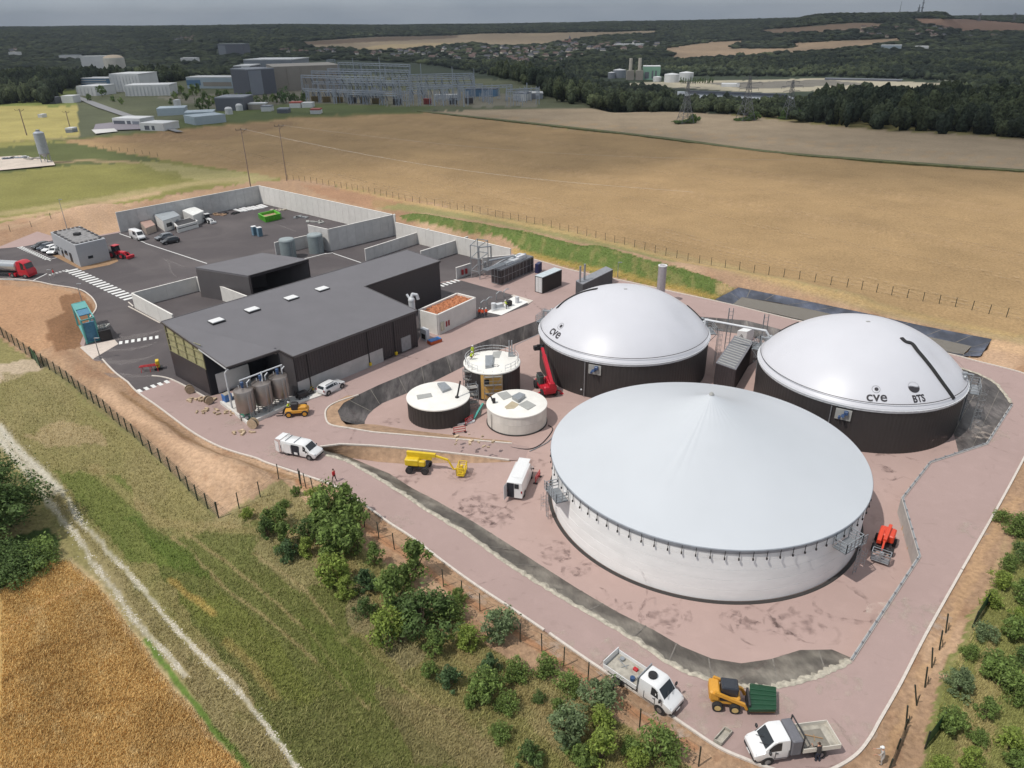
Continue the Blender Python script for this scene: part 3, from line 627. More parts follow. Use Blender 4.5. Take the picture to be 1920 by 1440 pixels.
mb=MB()
for (x0,y0,x1,y1) in ((300,250,1400,520),(430,235,1920,600),(560,225,1920,480),(260,262,900,400),(690,215,1920,400),(610,218,1920,440),(500,229,1920,530),(370,241,1700,560),(330,262,1150,442),(620,330,1250,470)):
    A=G(x0,y0);B=G(x1,y1); d=(B-A).normalized(); q=Vector((-d.y,d.x,0)); n=40
    for o_ in (0,2.2):
        P=[A.lerp(B,k/n)+q*(o_+.5*math.sin(k*.7)) for k in range(n+1)]
        for a,b in zip(P[:-1],P[1:]):
            w_=q*.28; za=terr.data and ZR+.10; mb.quad(*[(v.x,v.y,za) for v in (a-w_,b-w_,b+w_,a+w_)])
TL_=mat('tramline_straw',al(196,170,134),.95,var=.2,alpha=.4); patchy(TL_,.55); tag(mb.build('crop_tramline',TL_),kind='structure')
# ================================================================ TANKS
DARKCLAD=mat('dark_brown_cladding',al(56,52,51),.55,var=.08,scale=.6); WHITEM=mat('galvanised_white',al(215,217,220),.5,var=.06); GALV=mat('galvanised_steel',al(172,176,180),.45,.6,var=.12,scale=3)
DARKM=mat('dark_steel',al(54,52,54),.5,.3); BLACK=mat('black_rubber',al(38,37,38),.8,var=.2); INK=mat('dark_print',al(52,48,52),.5,var=.02)
MEMB=mat('white_membrane',(.545,.545,.58),.42,var=.025,scale=.25,spec=.5); CONEM=mat('grey_membrane',al(204,208,213),.42,var=.03,scale=.12)
TANKC=mat('tank_concrete',(.80,.795,.79),.85,var=.06,scale=.35,stretch=(1,1,3)); WHITESLAB=mat('white_slab',al(242,239,232),.8,var=.06,scale=.7); BOXG=mat('grey_plate',al(170,170,166),.6,var=.08)
def railing(mb,pts,h=1.1,post=1.2,r=.03,mid=2,mi=0):
    for a,b in zip(pts[:-1],pts[1:]):
        a=Vector(a);b=Vector(b); n=max(1,round((b-a).length/post))
        for k in range(1,mid+1): mb.beam(a+Vector((0,0,h*k/mid)),b+Vector((0,0,h*k/mid)),r*2,mi=mi)
        for k in range(n+1): p=a.lerp(b,k/n); mb.beam(p,p+Vector((0,0,h)),r*2,mi=mi)
def ladder(mb,base,top,out,w=.5,cage=True):
    base=Vector(base);top=Vector(top); out=Vector(out).normalized(); t=Vector((-out.y,out.x,0))*w/2
    for s in (-1,1): mb.beam(base+t*s,top+t*s,.06)
    n=int((top-base).length/.4)
    for i in range(n): p=base.lerp(top,(i+.5)/n); mb.beam(p-t,p+t,.04)
    if cage:
        for i in range(4,n,2):
            p=base.lerp(top,(i+.5)/n); pr=None
            for k in range(7):
                a=-PI/2+PI*k/6; q=p+t*1.5*math.sin(a)+out*.75*math.cos(a)
                if pr: mb.beam(pr,q,.035)
                pr=q
        for k in (1,3,5):
            a=-PI/2+PI*k/6; q=t*1.5*math.sin(a)+out*.75*math.cos(a); mb.beam(base.lerp(top,.35)+q,top+q,.035)
def corr(n,r,z0,z1,c,d=.018,mb=None):
    mb=mb or MB(); vs=[];fs=[]
    for z in (z0,z1):
        for i in range(n):
            k=i%4; a=2*PI*(i+(.3 if k in(0,2) else 0))/n; rr=r+(d if k in (1,2) else 0); vs.append((c[0]+rr*math.cos(a),c[1]+rr*math.sin(a),z))
    mb.add(vs,[(i,(i+1)%n,n+(i+1)%n,n+i) for i in range(n)]); return mb
class Dome:
    def __init__(s,c,R_,zr,za): s.c=c;s.R=R_;s.zr=zr;s.za=za;h=za-zr;s.S=(R_*R_+h*h)/(2*h);s.zc=za-s.S; s.ctr=Vector((c[0],c[1],s.zc))
    def hit(s,px,py):
        o=Vector((0,0,H)); d=ray(px,py).normalized(); oc=o-s.ctr; b=oc.dot(d); q=b*b-oc.dot(oc)+s.S**2
        t=-b-math.sqrt(max(q,0)); return o+d*t
    def drape(s,v,off=.03):
        d=(v-s.ctr).normalized(); return s.ctr+d*(s.S+off)
def text_mesh(txt,size,bold=0):
    cu=bpy.data.curves.new('t','FONT'); cu.body=txt; cu.size=size; cu.offset=bold; cu.resolution_u=4
    o=bpy.data.objects.new('t',cu); link(o); dg=bpy.context.evaluated_depsgraph_get(); me=bpy.data.meshes.new_from_object(o.evaluated_get(dg))
    vs=[v.co.copy() for v in me.vertices]; fs=[tuple(p.vertices) for p in me.polygons]; bpy.data.objects.remove(o); bpy.data.meshes.remove(me); return vs,fs
def on_dome(D,vs,fs,S,E,name,parent,m,off=.035):
    n=(S-D.ctr).normalized(); x=(E-S); x=(x-n*x.dot(n)).normalized(); y=n.cross(x); mb=MB()
    mb.add([D.drape(S+x*v[0]+y*v[1],off) for v in vs],fs); o=mb.build(name,m); o.parent=parent; o.matrix_parent_inverse=parent.matrix_world.inverted() if False else Matrix.Translation(-parent.location); return o
def ringdisc(cx,cy,r0,r1,n=32):
    vs=[];fs=[]
    for i in range(n): a=2*PI*i/n; vs+=[(cx+r0*math.cos(a),cy+r0*math.sin(a)),(cx+r1*math.cos(a),cy+r1*math.sin(a))]
    for i in range(n): j=(i+1)%n; fs.append((2*i,2*i+1,2*j+1,2*j))
    return vs,fs
def disc(cx,cy,r,n=24): return [(cx+r*math.cos(2*PI*i/n),cy+r*math.sin(2*PI*i/n)) for i in range(n)],[tuple(range(n))]
def dome_tank(label,c,R_,zr,za,dents,straps,logos,ladd,service):
    t=thing('digester_tank',label,'tank',(c[0],c[1],0)); t['group']='black clad tanks with white domes'; D=Dome(c,R_,zr,za); inv=Matrix.Translation((-c[0],-c[1],0))
    def fin(o): o.parent=t; o.matrix_parent_inverse=inv; return o
    w_=corr(640,R_-.08,0.02,zr-.3,c).build('wall',DARKCLAD); fin(w_)
    # membrane
    vs=[];fs=[];n=144;rows=40
    for j in range(rows+1):
        u=j/rows; r=R_*math.sin(u*PI/2)*1.0
        for i in range(n):
            a=2*PI*i/n; z=D.zc+math.sqrt(D.S**2-min(r*r,R_*R_)); x=c[0]+r*math.cos(a);y=c[1]+r*math.sin(a)
            for (dx,dy,dr,dd) in dents: q=((x-dx)**2+(y-dy)**2)/dr**2; z-=dd*math.exp(-q)*(1-u**8)
            vs.append((x,y,z))
    for j in range(rows):
        for i in range(n): k=(i+1)%n; fs.append((j*n+i,(j+1)*n+i,(j+1)*n+k,j*n+k))
    m_=MB(); m_.add(vs,fs); m_.lathe([(R_,zr),(R_+.03,zr-.15)],n,c); fin(m_.build('membrane_roof',MEMB,smooth=50))
    b=MB(); b.lathe([(R_-.05,zr-.55),(R_+.06,zr-.5),(R_+.06,zr-.25),(R_+.14,zr-.23),(R_+.14,zr-.13),(R_+.02,zr-.11)],144,c); 
    for i in range(96): a=2*PI*i/96; b.box((c[0]+(R_+.1)*math.cos(a),c[1]+(R_+.1)*math.sin(a),zr-.2),(.16,.14,.18),rz=a)
    fin(b.build('clamp_ring',WHITEM,smooth=30))
    cb=MB(); cb.lathe([(R_*.984,D.drape(Vector((c[0]+R_*.984,c[1],zr+1)),.02).z),(R_*.986,D.drape(Vector((c[0]+R_*.986,c[1],zr+1)),.05).z-.02),(R_*.988,D.drape(Vector((c[0]+R_*.988,c[1],zr+1)),.02).z-.04)],144,c); fin(cb.build('seam',DARKM))
    cp=MB(); cp.box((c[0],c[1],za+.03),(.5,.3,.06)); fin(cp.build('vent_patch',BOXG))
    for pts in straps:
        P=[D.hit(*p) for p in pts]; P=catmull(P,6); mb=MB(); L=[]
        for i,p in enumerate(P):
            d=(P[min(i+1,len(P)-1)]-P[max(i-1,0)]).normalized(); nrm=(p-D.ctr).normalized(); q=d.cross(nrm)*.28
            L.append([D.drape(p+q,.0),D.drape(p+q*.8,.16),D.drape(p-q*.8,.16),D.drape(p-q,.0)])
        for A,B in zip(L[:-1],L[1:]):
            for k in range(3): mb.quad(A[k],A[k+1],B[k+1],B[k])
        fin(mb.build('strap',BLACK,smooth=50))
    for kind,S,E in logos:
        S=D.hit(*S);E=D.hit(*E); L=(E-S).length
        if kind=='BTS':
            vs,fs=text_mesh('BTS',1.0,.035); wd=max(v[0] for v in vs); k=L/wd; fin(on_dome(D,[(v[0]*k,v[1]*k*1.25) for v in vs],fs,S,E,'lettering',t,INK))
            cy=L*1.15;cx=L*.42; r=L*.44; v1,f1=ringdisc(cx,cy,r*.97,r); 
            low=[(cx+r*math.cos(a),cy+r*math.sin(a)) for a in np.linspace(PI*1.02,2*PI*.98,16)]+[(cx+r*x,cy+r*(.02+.16*math.sin(-x*2.6))) for x in np.linspace(.95,-.95,12)]
            w1=[(cx+r*x,cy+r*(.17+.16*math.sin(-x*2.6))) for x in np.linspace(-.97,.97,14)]+[(cx+r*x,cy+r*(.08+.16*math.sin(-x*2.6))) for x in np.linspace(.97,-.97,14)]
            vv=list(v1); ff=list(f1); b0=len(vv); vv+=low; ff.append(tuple(range(b0,b0+len(low)))); b0=len(vv); vv+=w1; ff.append(tuple(range(b0,b0+len(w1))))
            fin(on_dome(D,vv,ff,S,E,'emblem',t,INK))
        else:
            vs,fs=text_mesh('cve',1.0,.015); wd=max(v[0] for v in vs); k=L/wd; fin(on_dome(D,[(v[0]*k,v[1]*k) for v in vs],fs,S,E,'lettering',t,INK))
            cx=L*.5;cy=L*.64;r=L*.2; v1,f1=ringdisc(cx,cy,r*.93,r,36); v2,f2=disc(cx+r*.12,cy+r*.05,r*.5)
            fin(on_dome(D,v1+v2,f1+[tuple(i+len(v1) for i in f) for f in f2],S,E,'emblem',t,INK))
    for a in ladd:                       # service platform with ladder at the rim
        a=R(a); o=Vector((math.cos(a),math.sin(a),0)); tt=Vector((-o.y,o.x,0)); ctr=Vector((c[0],c[1],0))
        mb=MB(); P=[ctr+o*(R_+.25)+tt*s*1.6+Vector((0,0,zr-.9)) for s in (-1,1)]; Q=[p+o*1.1 for p in P]
        mb.add([P[0],Q[0],Q[1],P[1]],[(0,1,2,3)]); mb.add([p-Vector((0,0,.08)) for p in (P[0],Q[0],Q[1],P[1])],[(3,2,1,0)])
        railing(mb,[P[0],Q[0],Q[1],P[1]],1.1,.8,.03,3)
        for p in Q: mb.beam(p,p-o*1.1-Vector((0,0,1.2)),.07)
        ladder(mb,Q[0]-tt*.5+Vector((0,0,-zr+1)),Q[0]-tt*.5+Vector((0,0,1.1)),o); fin(mb.build('access_platform',GALV))
        pb=MB(); pb.tube([ctr+o*(R_-.8)+tt*.6+Vector((0,0,zr+.9)),ctr+o*(R_+.4)+tt*.6+Vector((0,0,zr+.9)),ctr+o*(R_+.4)+tt*.6+Vector((0,0,.3))],.11); pb.box(ctr+o*(R_-.6)+tt*.6+Vector((0,0,zr+.7)),(.6,.6,.7),rz=a); pb.ball(ctr+o*(R_-.6)-tt*.5+Vector((0,0,zr+.8)),.3); fin(pb.build('overpressure_valve',GALV,smooth=40))
    for a,hh in service:
        a=R(a); o=Vector((math.cos(a),math.sin(a),0)); ctr=Vector((c[0],c[1],0)); tt=Vector((-o.y,o.x,0))
        mb=MB(); mb.box(ctr+o*(R_+.06)+Vector((0,0,zr-1.5)),(.1,1.9,1.5),rz=a,bev=.02); fin(mb.build('mixer_plate',BOXG))
        mb=MB(); mb.box(ctr+o*(R_+.3)+tt*.3+Vector((0,0,zr-1.1)),(.45,.5,.5),rz=a,bev=.05); mb.cyl(ctr+o*(R_+.1)+Vector((0,0,zr-1.6)),ctr+o*(R_+.9)+Vector((0,0,zr-1.3)),.22); mb.cyl(ctr+o*(R_+.1)-tt*.4+Vector((0,0,zr-1.8)),ctr+o*(R_+.5)-tt*.4+Vector((0,0,zr-1.9)),.15); fin(mb.build('mixer_motor',mat('motor_blue',al(60,84,124),.4)))
        mb=MB(); mb.tube([ctr+o*(R_+.12)+tt*-1.5+Vector((0,0,zr-.6)),ctr+o*(R_+.12)+tt*-1.5+Vector((0,0,.1))],.06); mb.ball(ctr+o*(R_+.2)+tt*-1.9+Vector((0,0,1.2)),.17); fin(mb.build('conduit',GALV))
    return t,D
def dw(px,py,z): g=G(px,py,z); return g.x,g.y
ang=lambda c,px,py,z: math.degrees(math.atan2(G(px,py,z).y-c[1],G(px,py,z).x-c[0]))
C1=(17.75,107.1);C2=(48.6,92.2)
d1=Dome(C1,13.3,6.25,12.75); q=d1.hit(1296,600); q2=d1.hit(1120,560)
t1,_=dome_tank('black clad tank with white dome nearest the dark hall, lettering at its left edge',C1,13.3,6.25,12.75,[(q.x,q.y,3.2,.75)],[[(1120,542),(1090,549),(1062,563),(1045,578)],[(1290,570),(1306,583),(1322,602)]],[('cve',(1029,624),(1046,636))],[ang(C1,1330,610,6.25),ang(C1,1025,590,6.25)],[(ang(C1,1112,680,6.25),0)])
d2=Dome(C2,13.4,6.4,12.8); q=d2.hit(1768,668)
t2,_=dome_tank('black clad tank with white dome on the right, crossed by a dark strap',C2,13.4,6.4,12.8,[(q.x,q.y,3.0,.7)],[[(1690,634),(1698,641),(1710,645),(1722,660),(1745,688),(1766,717),(1788,748)],[(1497,602),(1478,612),(1462,622)]],[('cve',(1624,752),(1664,753)),('BTS',(1713,755),(1736,752))],[ang(C2,1807,715,6.4),ang(C2,1432,640,6.4)],[(ang(C2,1582,768,6.4),0)])
# big cone-roof tank
CB=(21.67,70.15);RB=17.34;HB=6.35
t=thing('storage_tank','very large white concrete tank with pale grey pointed roof','tank',(CB[0],CB[1],0)); inv=Matrix.Translation((-CB[0],-CB[1],0))
def finb(o): o.parent=t; o.matrix_parent_inverse=inv; return o
mb=MB()
for k in range(5):
    z0=.05+k*1.24; z1=z0+1.22; mb.lathe([(RB-.2,z0),(RB-.16,z0+.01),(RB-.16,z1-.01),(RB-.2,z1)],160,CB)
finb(mb.build('wall',TANKC,smooth=30))
mb=MB(); vs=[];fs=[];n=192;rows=44
for j in range(rows+1):
    u=j/rows; r=RB*u
    for i in range(n):
        a=2*PI*i/n; z=HB+7.2*(.93*(1-u)+.07*(1-u)**6)-.25*math.sin(PI*u)
        da=(math.degrees(a)-236)%360; da=da-360 if da>180 else da
        z+=.10*math.exp(-(da/1.6)**2)*math.sin(PI*min(1,u*1.25))**2+.06*math.exp(-((da-6)/1.2)**2)*math.exp(-((u-.35)/.25)**2)-.05*math.exp(-((da+4)/1.5)**2)*math.exp(-((u-.4)/.3)**2)
        z+=.01*math.sin(a*36)*math.exp(-((u-.0)/.25)**2)*min(1,u*8)
        vs.append((CB[0]+r*math.cos(a),CB[1]+r*math.sin(a),z))
for j in range(rows):
    for i in range(n): k=(i+1)%n; fs.append((j*n+i,(j+1)*n+i,(j+1)*n+k,j*n+k))
mb.add(vs,fs); finb(mb.build('membrane_roof',CONEM,smooth=60))
mb=MB(); mb.lathe([(RB,HB),(RB+.06,HB-.08),(RB+.02,HB-.35),(RB-.06,HB-.55)],192,CB); finb(mb.build('roof_skirt',mat('skirt_grey',al(160,166,174),.6),smooth=40))
mb=MB(); mb.cyl((CB[0],CB[1],HB+7.1),(CB[0],CB[1],HB+7.35),.3,.12); finb(mb.build('roof_cap',BOXG,smooth=40))
st=None
for i in range(84):
    a=2*PI*i/84+.02; 
    if st is None:
        mb=MB(); mb.beam((0,0,0),(0,0,-.95),.05); mb.box((.04,0,-.95),(.14,.12,.22)); st=mb.build('tie_strap',DARKM); o=st
    else: o=st.copy(); link(o)
    o.parent=t; o.location=((RB+.02)*math.cos(a),(RB+.02)*math.sin(a),HB-.12); o.rotation_euler=(0,0,a)
for px,py in ((1045,905),(1600,1000)):
    a=R(ang(CB,px,py,HB)); o=Vector((math.cos(a),math.sin(a),0)); tt=Vector((-o.y,o.x,0)); ctr=Vector((CB[0],CB[1],0)); mb=MB(); s0=1 if px<1200 else -1
    P=[ctr+o*(RB)+tt*s*1.3+Vector((0,0,HB-1.6)) for s in (-1,1)]; Q=[p+o*1.4 for p in P]
    mb.add([P[0],Q[0],Q[1],P[1]],[(0,1,2,3)]); mb.add([p-Vector((0,0,.08)) for p in (P[0],Q[0],Q[1],P[1])],[(3,2,1,0)])
    railing(mb,[P[0],Q[0],Q[1],P[1]],1.1,.7,.035,3)
    e=-s0; A=(Q[0] if e<0 else Q[1]); B=A+tt*e*1.2-Vector((0,0,1.3))-o*.6; mb.beam(A,B,.1,.3); 
    for k in range(4): p=A.lerp(B,(k+.5)/4); mb.box(p-o*.3,(.7,.25,.04),rz=a)
    P2_=[B,B+tt*e*.9]; mb.add([B,B+tt*e*.9,B+tt*e*.9-o*.7,B-o*.7],[(0,1,2,3)]); railing(mb,P2_,1.1,.5,.03,3); mb.beam(A+Vector((0,0,1.1)),B+Vector((0,0,1.1)),.06)
    ladder(mb,Vector((B.x,B.y,.1)),Vector((B.x,B.y,B.z)),o); finb(mb.build('access_platform',GALV))
mb=MB(); mb.lathe([(RB-.1,.06),(RB+.25,.05),(RB+.28,.0)],160,CB); finb(mb.build('footing',mat('dark_bitumen',al(60,56,54),.8)))
# the three small tanks
def small_tank(label,c,r,h,kind):
    t=thing('small_tank',label,'tank',(c[0],c[1],0)); t['group']='small round tanks beside the ramp'
    if kind=='white':
        mb=MB(); n=44
        for i in range(n):
            a0=2*PI*i/n;a1=2*PI*(i+.985)/n
            for z0,z1 in ((.15,h*.52),(h*.525,h-.2)): mb.lathe([(r-.04,z0),(r,z0+.01),(r,z1),(r-.04,z1+.01)],2,(0,0),0,a0,a1)
        mb.lathe([(r-.05,0.1),(r-.05,h-.1)],48); mb.build('wall',mat('pale_panel_concrete',al(226,221,213),.85,var=.08,scale=.5,island=.05),t,smooth=30)
        mb=MB(); mb.lathe([(r+.12,.02),(r+.12,.16),(r-.06,.18)],48); mb.build('footing',mat('dark_bitumen',(.04,.04,.04)),t)
    else: corr(200,r-.05,.02,h-.1,(0,0),.03).build('wall',DARKCLAD,t)
    mb=MB(); mb.lathe([(r-.05,h-.16),(r+.07,h-.16),(r+.07,h),(r-.1,h+.06),(0.0,h+.09)],72); mb.build('roof_slab',WHITESLAB,t,smooth=30)
    return t
T1=(-10.4,91.0);T2=(-2.95,98.9);T3=(.62,88.7)
s1=small_tank('dark clad small tank with white top, nearest the parked white SUV',T1,4.4,3.0,'dark')
def local(t,px,py,z): g=G(px,py,z); return (g.x-t.location.x,g.y-t.location.y,z)
def plate(t,name,c4,m,th=.08,z=None):
    mb=MB(); P=[local(t,*p,z) for p in c4]; mb.prism([(p[0],p[1]) for p in P],z-.02,z+th); mb.build(name,m,t)
plate(s1,'hatch_plate',[(781,741),(808,737),(811,744),(783,749)],BOXG,.03,3.1); plate(s1,'hatch',[(820,722),(834,720),(846,731),(830,737)],GALV,.35,3.1)
mb=MB(); p=local(s1,857,745,3.1); mb.cyl(p,(p[0]+.5,p[1]+.9,p[2]+2.1),.12); mb.ball(p,.3); mb.build('mixer_tube',DARKM,s1,smooth=40)
mb=MB(); p=local(s1,838,798,0.05); mb.tube([(p[0],p[1],.1),(p[0],p[1],2.0),(p[0]-.1,p[1]+.3,2.2)],.1); mb.build('pipe',WHITEM,s1,smooth=40)
s3=small_tank('white concrete small tank with white top, between the red crane and the giant tank',T3,4.13,2.85,'white')
plate(s3,'hatch_plate',[(932,738),(950,734),(961,744),(944,750)],BOXG,.05,2.95); plate(s3,'hatch_plate',[(972,759),(988,751),(1005,760),(990,769)],BOXG,.05,2.95); plate(s3,'hatch',[(960,748),(974,741),(985,745),(972,756)],GALV,.5,2.95); plate(s3,'stain',[(946,763),(960,752),(974,758),(964,766),(950,767)],mat('damp_sand',al(190,176,150),.9),.01,2.95)
mb=MB(); p=local(s3,925,755,2.95); mb.tube([p,(p[0]-.3,p[1]+.2,p[2]+.8),(p[0]-.9,p[1]+.4,p[2]+1.1)],.1); mb.box((p[0]+.1,p[1],p[2]+.3),(.4,.4,.7)); mb.build('mixer_tube',DARKM,s3)
mb=MB(); p=local(s3,922,806,.05); mb.beam((p[0]-.02,p[1]-.06,.1),(p[0]-.02,p[1]-.06,2.5),.07); mb.build('pipe',DARKM,s3)
s2_=small_tank('taller dark clad small tank with bare orange insulation and white railed top',T2,4.2,4.45,'dark')
INS=mat('orange_insulation',al(216,170,96),.9,var=.15,scale=1.5)
mb=MB(); mb.lathe([(4.23,.3),(4.23,4.2)],10,(0,0),0,R(248),R(292)); mb.build('insulation',INS,s2_,smooth=30)
mb=MB(); a=R(260); mb.box((4.25*math.cos(a),4.25*math.sin(a),3.2),(.12,.75,.75),rz=a); mb.build('opening',BLACK,s2_)
mb=MB(); pts=[(4.0*math.cos(R(a)),4.0*math.sin(R(a)),4.5) for a in range(-60,250,15)]; railing(mb,pts,.95,1.2,.025,2); mb.build('railing',WHITEM,s2_)
plate(s2_,'hatch',[(910,672),(925,671),(923,690),(910,692)],GALV,.5,4.5); plate(s2_,'hatch_plate',[(925,660),(941,658),(936,672),(922,671)],BOXG,.05,4.5)
mb=MB(); p=local(s2_,958,668,4.5)
for dx in (-.25,.15): mb.cyl((p[0]+dx,p[1],p[2]),(p[0]+dx,p[1],p[2]+2.6),.09)
mb.box((p[0],p[1],p[2]+.3),(.8,.5,.5)); mb.build('vent_pipe',GALV,s2_,smooth=40)
mb=MB(); q=Vector(local(s2_,1012,634,5.2)); mb.tube([(p[0]+.6,p[1],4.5),(p[0]+.6,p[1],6.3),(q.x,q.y,6.0)],.05); mb.build('gas_pipe',GALV,s2_,smooth=40)
mb=MB(); 
for k in range(14):
    a0=k/13*2*PI*1.8; mb.beam((.6+.5*math.cos(a0),-1.6+.3*math.sin(a0),4.56),(.6+.5*math.cos(a0+.5),-1.6+.3*math.sin(a0+.5),4.56),.05)
mb.build('hose',DARKM,s2_)
# scaffolding between the small tanks
def scaffold(label,px,w_,d,h,rz=0,lv=3):
    g=G(*px,0); t=thing('scaffold',label,'scaffold',(g.x,g.y,0),rz); t['group']='scaffold towers round the small tanks'; mb=MB(); nx=max(1,round(w_/1.6))
    for i in range(nx+1):
        for y in (-d/2,d/2): mb.beam((-w_/2+w_*i/nx,y,0),(-w_/2+w_*i/nx,y,h),.06)
    for k in range(lv+1):
        z=.3+(h-.6)*k/lv
        for y in (-d/2,d/2): mb.beam((-w_/2,y,z),(w_/2,y,z),.05); mb.beam((-w_/2,y,z+.5),(w_/2,y,z+.5),.04) if z+.5<h else 0
        for i in range(nx+1): mb.beam((-w_/2+w_*i/nx,-d/2,z),(-w_/2+w_*i/nx,d/2,z),.05)
    mb.beam((-w_/2,-d/2,.3),(w_/2,-d/2,h-.5),.04); mb.build('frame',GALV,t)
    mb=MB()
    for k in range(1,lv+1): mb.box((0,0,.3+(h-.6)*k/lv-.25),(w_*.95,d*.9,.05))
    mb.build('deck',mat('deck_grey',al(150,146,140),.8),t); return t
scaffold('galvanised scaffold tower in front of the orange insulation',(925,752),2.6,1.0,4.6,.1,3)
scaffold('narrow galvanised scaffold tower beside the dark small tank',(888,768),1.3,1.1,4.2,.3,3)
scaffold('low scaffold bay against the dark wall left of the insulation',(880,742),1.4,.8,4.6,-.3,3)
# teal auger chute, hose and barriers by the small tanks
TEAL=mat('teal_paint',al(70,160,150),.5)
g=G(888,788,0); t=thing('conveyor_auger','slanting teal auger chute between the small tanks','auger',(g.x,g.y,0)); mb=MB(); mb.beam((0,0,.15),(1.3,2.2,1.5),.28,.2); mb.beam((.9,1.5,0),(.9,1.5,1.1),.08); mb.build('chute',TEAL,t); mb=MB(); mb.box((-.3,-.2,.12),(1.0,.7,.2),bev=.03); mb.build('hopper',WHITEM,t)
REDM=mat('red_paint',al(190,40,46),.5); 
def barrier(px,rz,label):
    g=G(*px,0.0); t=thing('safety_barrier',label,'barrier',(g.x,g.y,0),rz); t['group']='red and white barriers at the tank foot'; mb=MB(); mb.beam((-.8,0,.1),(-.8,0,1.0),.06); mb.beam((.8,0,.1),(.8,0,1.0),.06)
    for z in (.25,.6,.95): mb.beam((-.8,0,z),(.8,0,z),.07)
    mb.build('rails',REDM,t); mb=MB(); mb.box((-.8,0,.04),(.3,.5,.08)); mb.box((.8,0,.04),(.3,.5,.08)); mb.build('foot',BLACK,t)
barrier((836,802),.1,'red barrier left of the open pit at the dark tank foot'); barrier((828,797),1.0,'red barrier turned side-on under the white pipe'); barrier((862,812),.3,'red barrier in front of the pit kerb'); barrier((880,793),.9,'red barrier right of the open pit'); barrier((1008,900),1.2,'red barrier by the white van and the giant tank')
mb=MB(); g=G(868,796,0)
mb.box((g.x,g.y,.12),(2.6,.14,.24),rz=.25); mb.box((g.x-1.3,g.y+.7,.12),(1.6,.14,.24),rz=2.0); mb.box((g.x+1.2,g.y+1.0,.12),(1.4,.14,.24),rz=1.9); tag(mb.build('pit_kerb',WHITEM),'white kerb frame round the open pit beside the dark tank','kerb frame')
# hoses and loose bits on the basin floor
for i,(pts,lab) in enumerate((([(955,858-20),(990,842),(1015,832),(1036,806),(1028,797)],'black hose curling behind the white small tank'),([(1088-95,846),(1010,838),(1030,826),(1045,806)],'second grey hose beside the giant tank wall'))):
    mb=MB(); P=[G(*p,0.08) for p in pts]; mb.tube(catmull([tuple(p) for p in P],6),.06,6); tag(mb.build('hose',DARKM if i==0 else GALV),lab,'hose')
# retaining wall of the basin
W=[P2(*p) for p in [(1596,1239),(1724,1044),(1692,935),(1744,868),(1850,833),(1897,760)]]
t=thing('retaining_wall','zigzag concrete retaining wall with steel rail right of the giant tank','wall',(W[2][0],W[2][1],0)); inv3=Matrix.Translation((-W[2][0],-W[2][1],0))
mb=MB(); strip(mb,W,.28,-.1,ZR+.12); o=mb.build('wall_stem',mat('retaining_concrete',al(196,190,184),.85,var=.12),None); o.parent=t; o.matrix_parent_inverse=inv3
mb=MB(); strip(mb,W,.12,ZR+.12,ZR+.24); 
for a,b in zip(W[:-1],W[1:]):
    a=Vector((*a,0));b=Vector((*b,0)); n=max(2,round((b-a).length/1.6)); 
    for k in range(n): p=a.lerp(b,(k+.5)/n); mb.box((p.x,p.y,ZR+.24),(.12,.12,.3))
o=mb.build('coping_rail',GALV,None); o.parent=t; o.matrix_parent_inverse=inv3
# pipe bridge between the domes, container and cabinets
a=G(1330,600,7.2); 
t=thing('pipe_bridge','white gas pipe crossing between the two domed tanks','pipe',(a.x,a.y,0)); A=G(1322,606,7.0)-a; B=G(1435,627,7.0)-a; A.z=7;B.z=7
mb=MB(); mb.tube([(A.x,A.y,6.2),tuple(A+Vector((0,0,.6))),tuple(B+Vector((0,0,.6))),(B.x+.8,B.y-.3,6.4)],.17,10); mb.build('gas_pipe',WHITEM,t,smooth=40)
mb=MB(); C=G(1358,655,0)-a; E_=G(1422,668,0)-a
for q in (C,E_): mb=MB(); mb.beam((q.x,q.y,0),(q.x,q.y,7.4),.14); mb.beam((q.x+.7,q.y,0),(q.x+.7,q.y,7.4),.1); [mb.beam((q.x,q.y,z),(q.x+.7,q.y,z),.05) for z in np.arange(.5,7.3,.7)]; mb.build('support_post',GALV,t)
# ================================================================ BUILDINGS AND CONTAINERS
def corner4(pl,pc,pr,z=ZR):                     # three visible foot corners -> four
    a=G(*pl,z);b=G(*pc,z);c=G(*pr,z); return [a,b,c,a+c-b]
def local4(P): o=P[1]; return o,[p-o for p in P]
def boxthing(name,label,cat,pl,pc,pr,py,body,top=None,z=ZR,group=None,detail=None,bodyname='body',rib=0,hh=None,over=.0):
    P=corner4(pl,pc,pr,z); h=hh or hat(P[1],py); o,L=local4(P); t=thing(name,label,cat,tuple(o)); 
    if group: t['group']=group
    mb=MB(); pts=[(p.x,p.y) for p in L]; mb.prism(pts,0,h-(.12 if top else 0)); 
    if rib:
        for i in (0,1):
            a=L[i];b=L[i+1]; n=max(2,int((b-a).length/rib)); nrm=(b-a).normalized(); nrm=Vector((nrm.y,-nrm.x,0)); c=sum(L,Vector())/4
            if nrm.dot((a+b)/2-c)<0: nrm=-nrm
            for k in range(n): p=a.lerp(b,(k+.5)/n)+nrm*.02; mb.beam((p.x,p.y,.15),(p.x,p.y,h-.2),.07,.07)
    mb.build(bodyname,body,t)
    if top:
        c=sum(L,Vector())/4; mb=MB(); mb.prism([(c.x+(p.x-c.x)*(1+over),c.y+(p.y-c.y)*(1+over)) for p in L],h-.118,h); mb.build('roof',top,t)
    return t,L,h
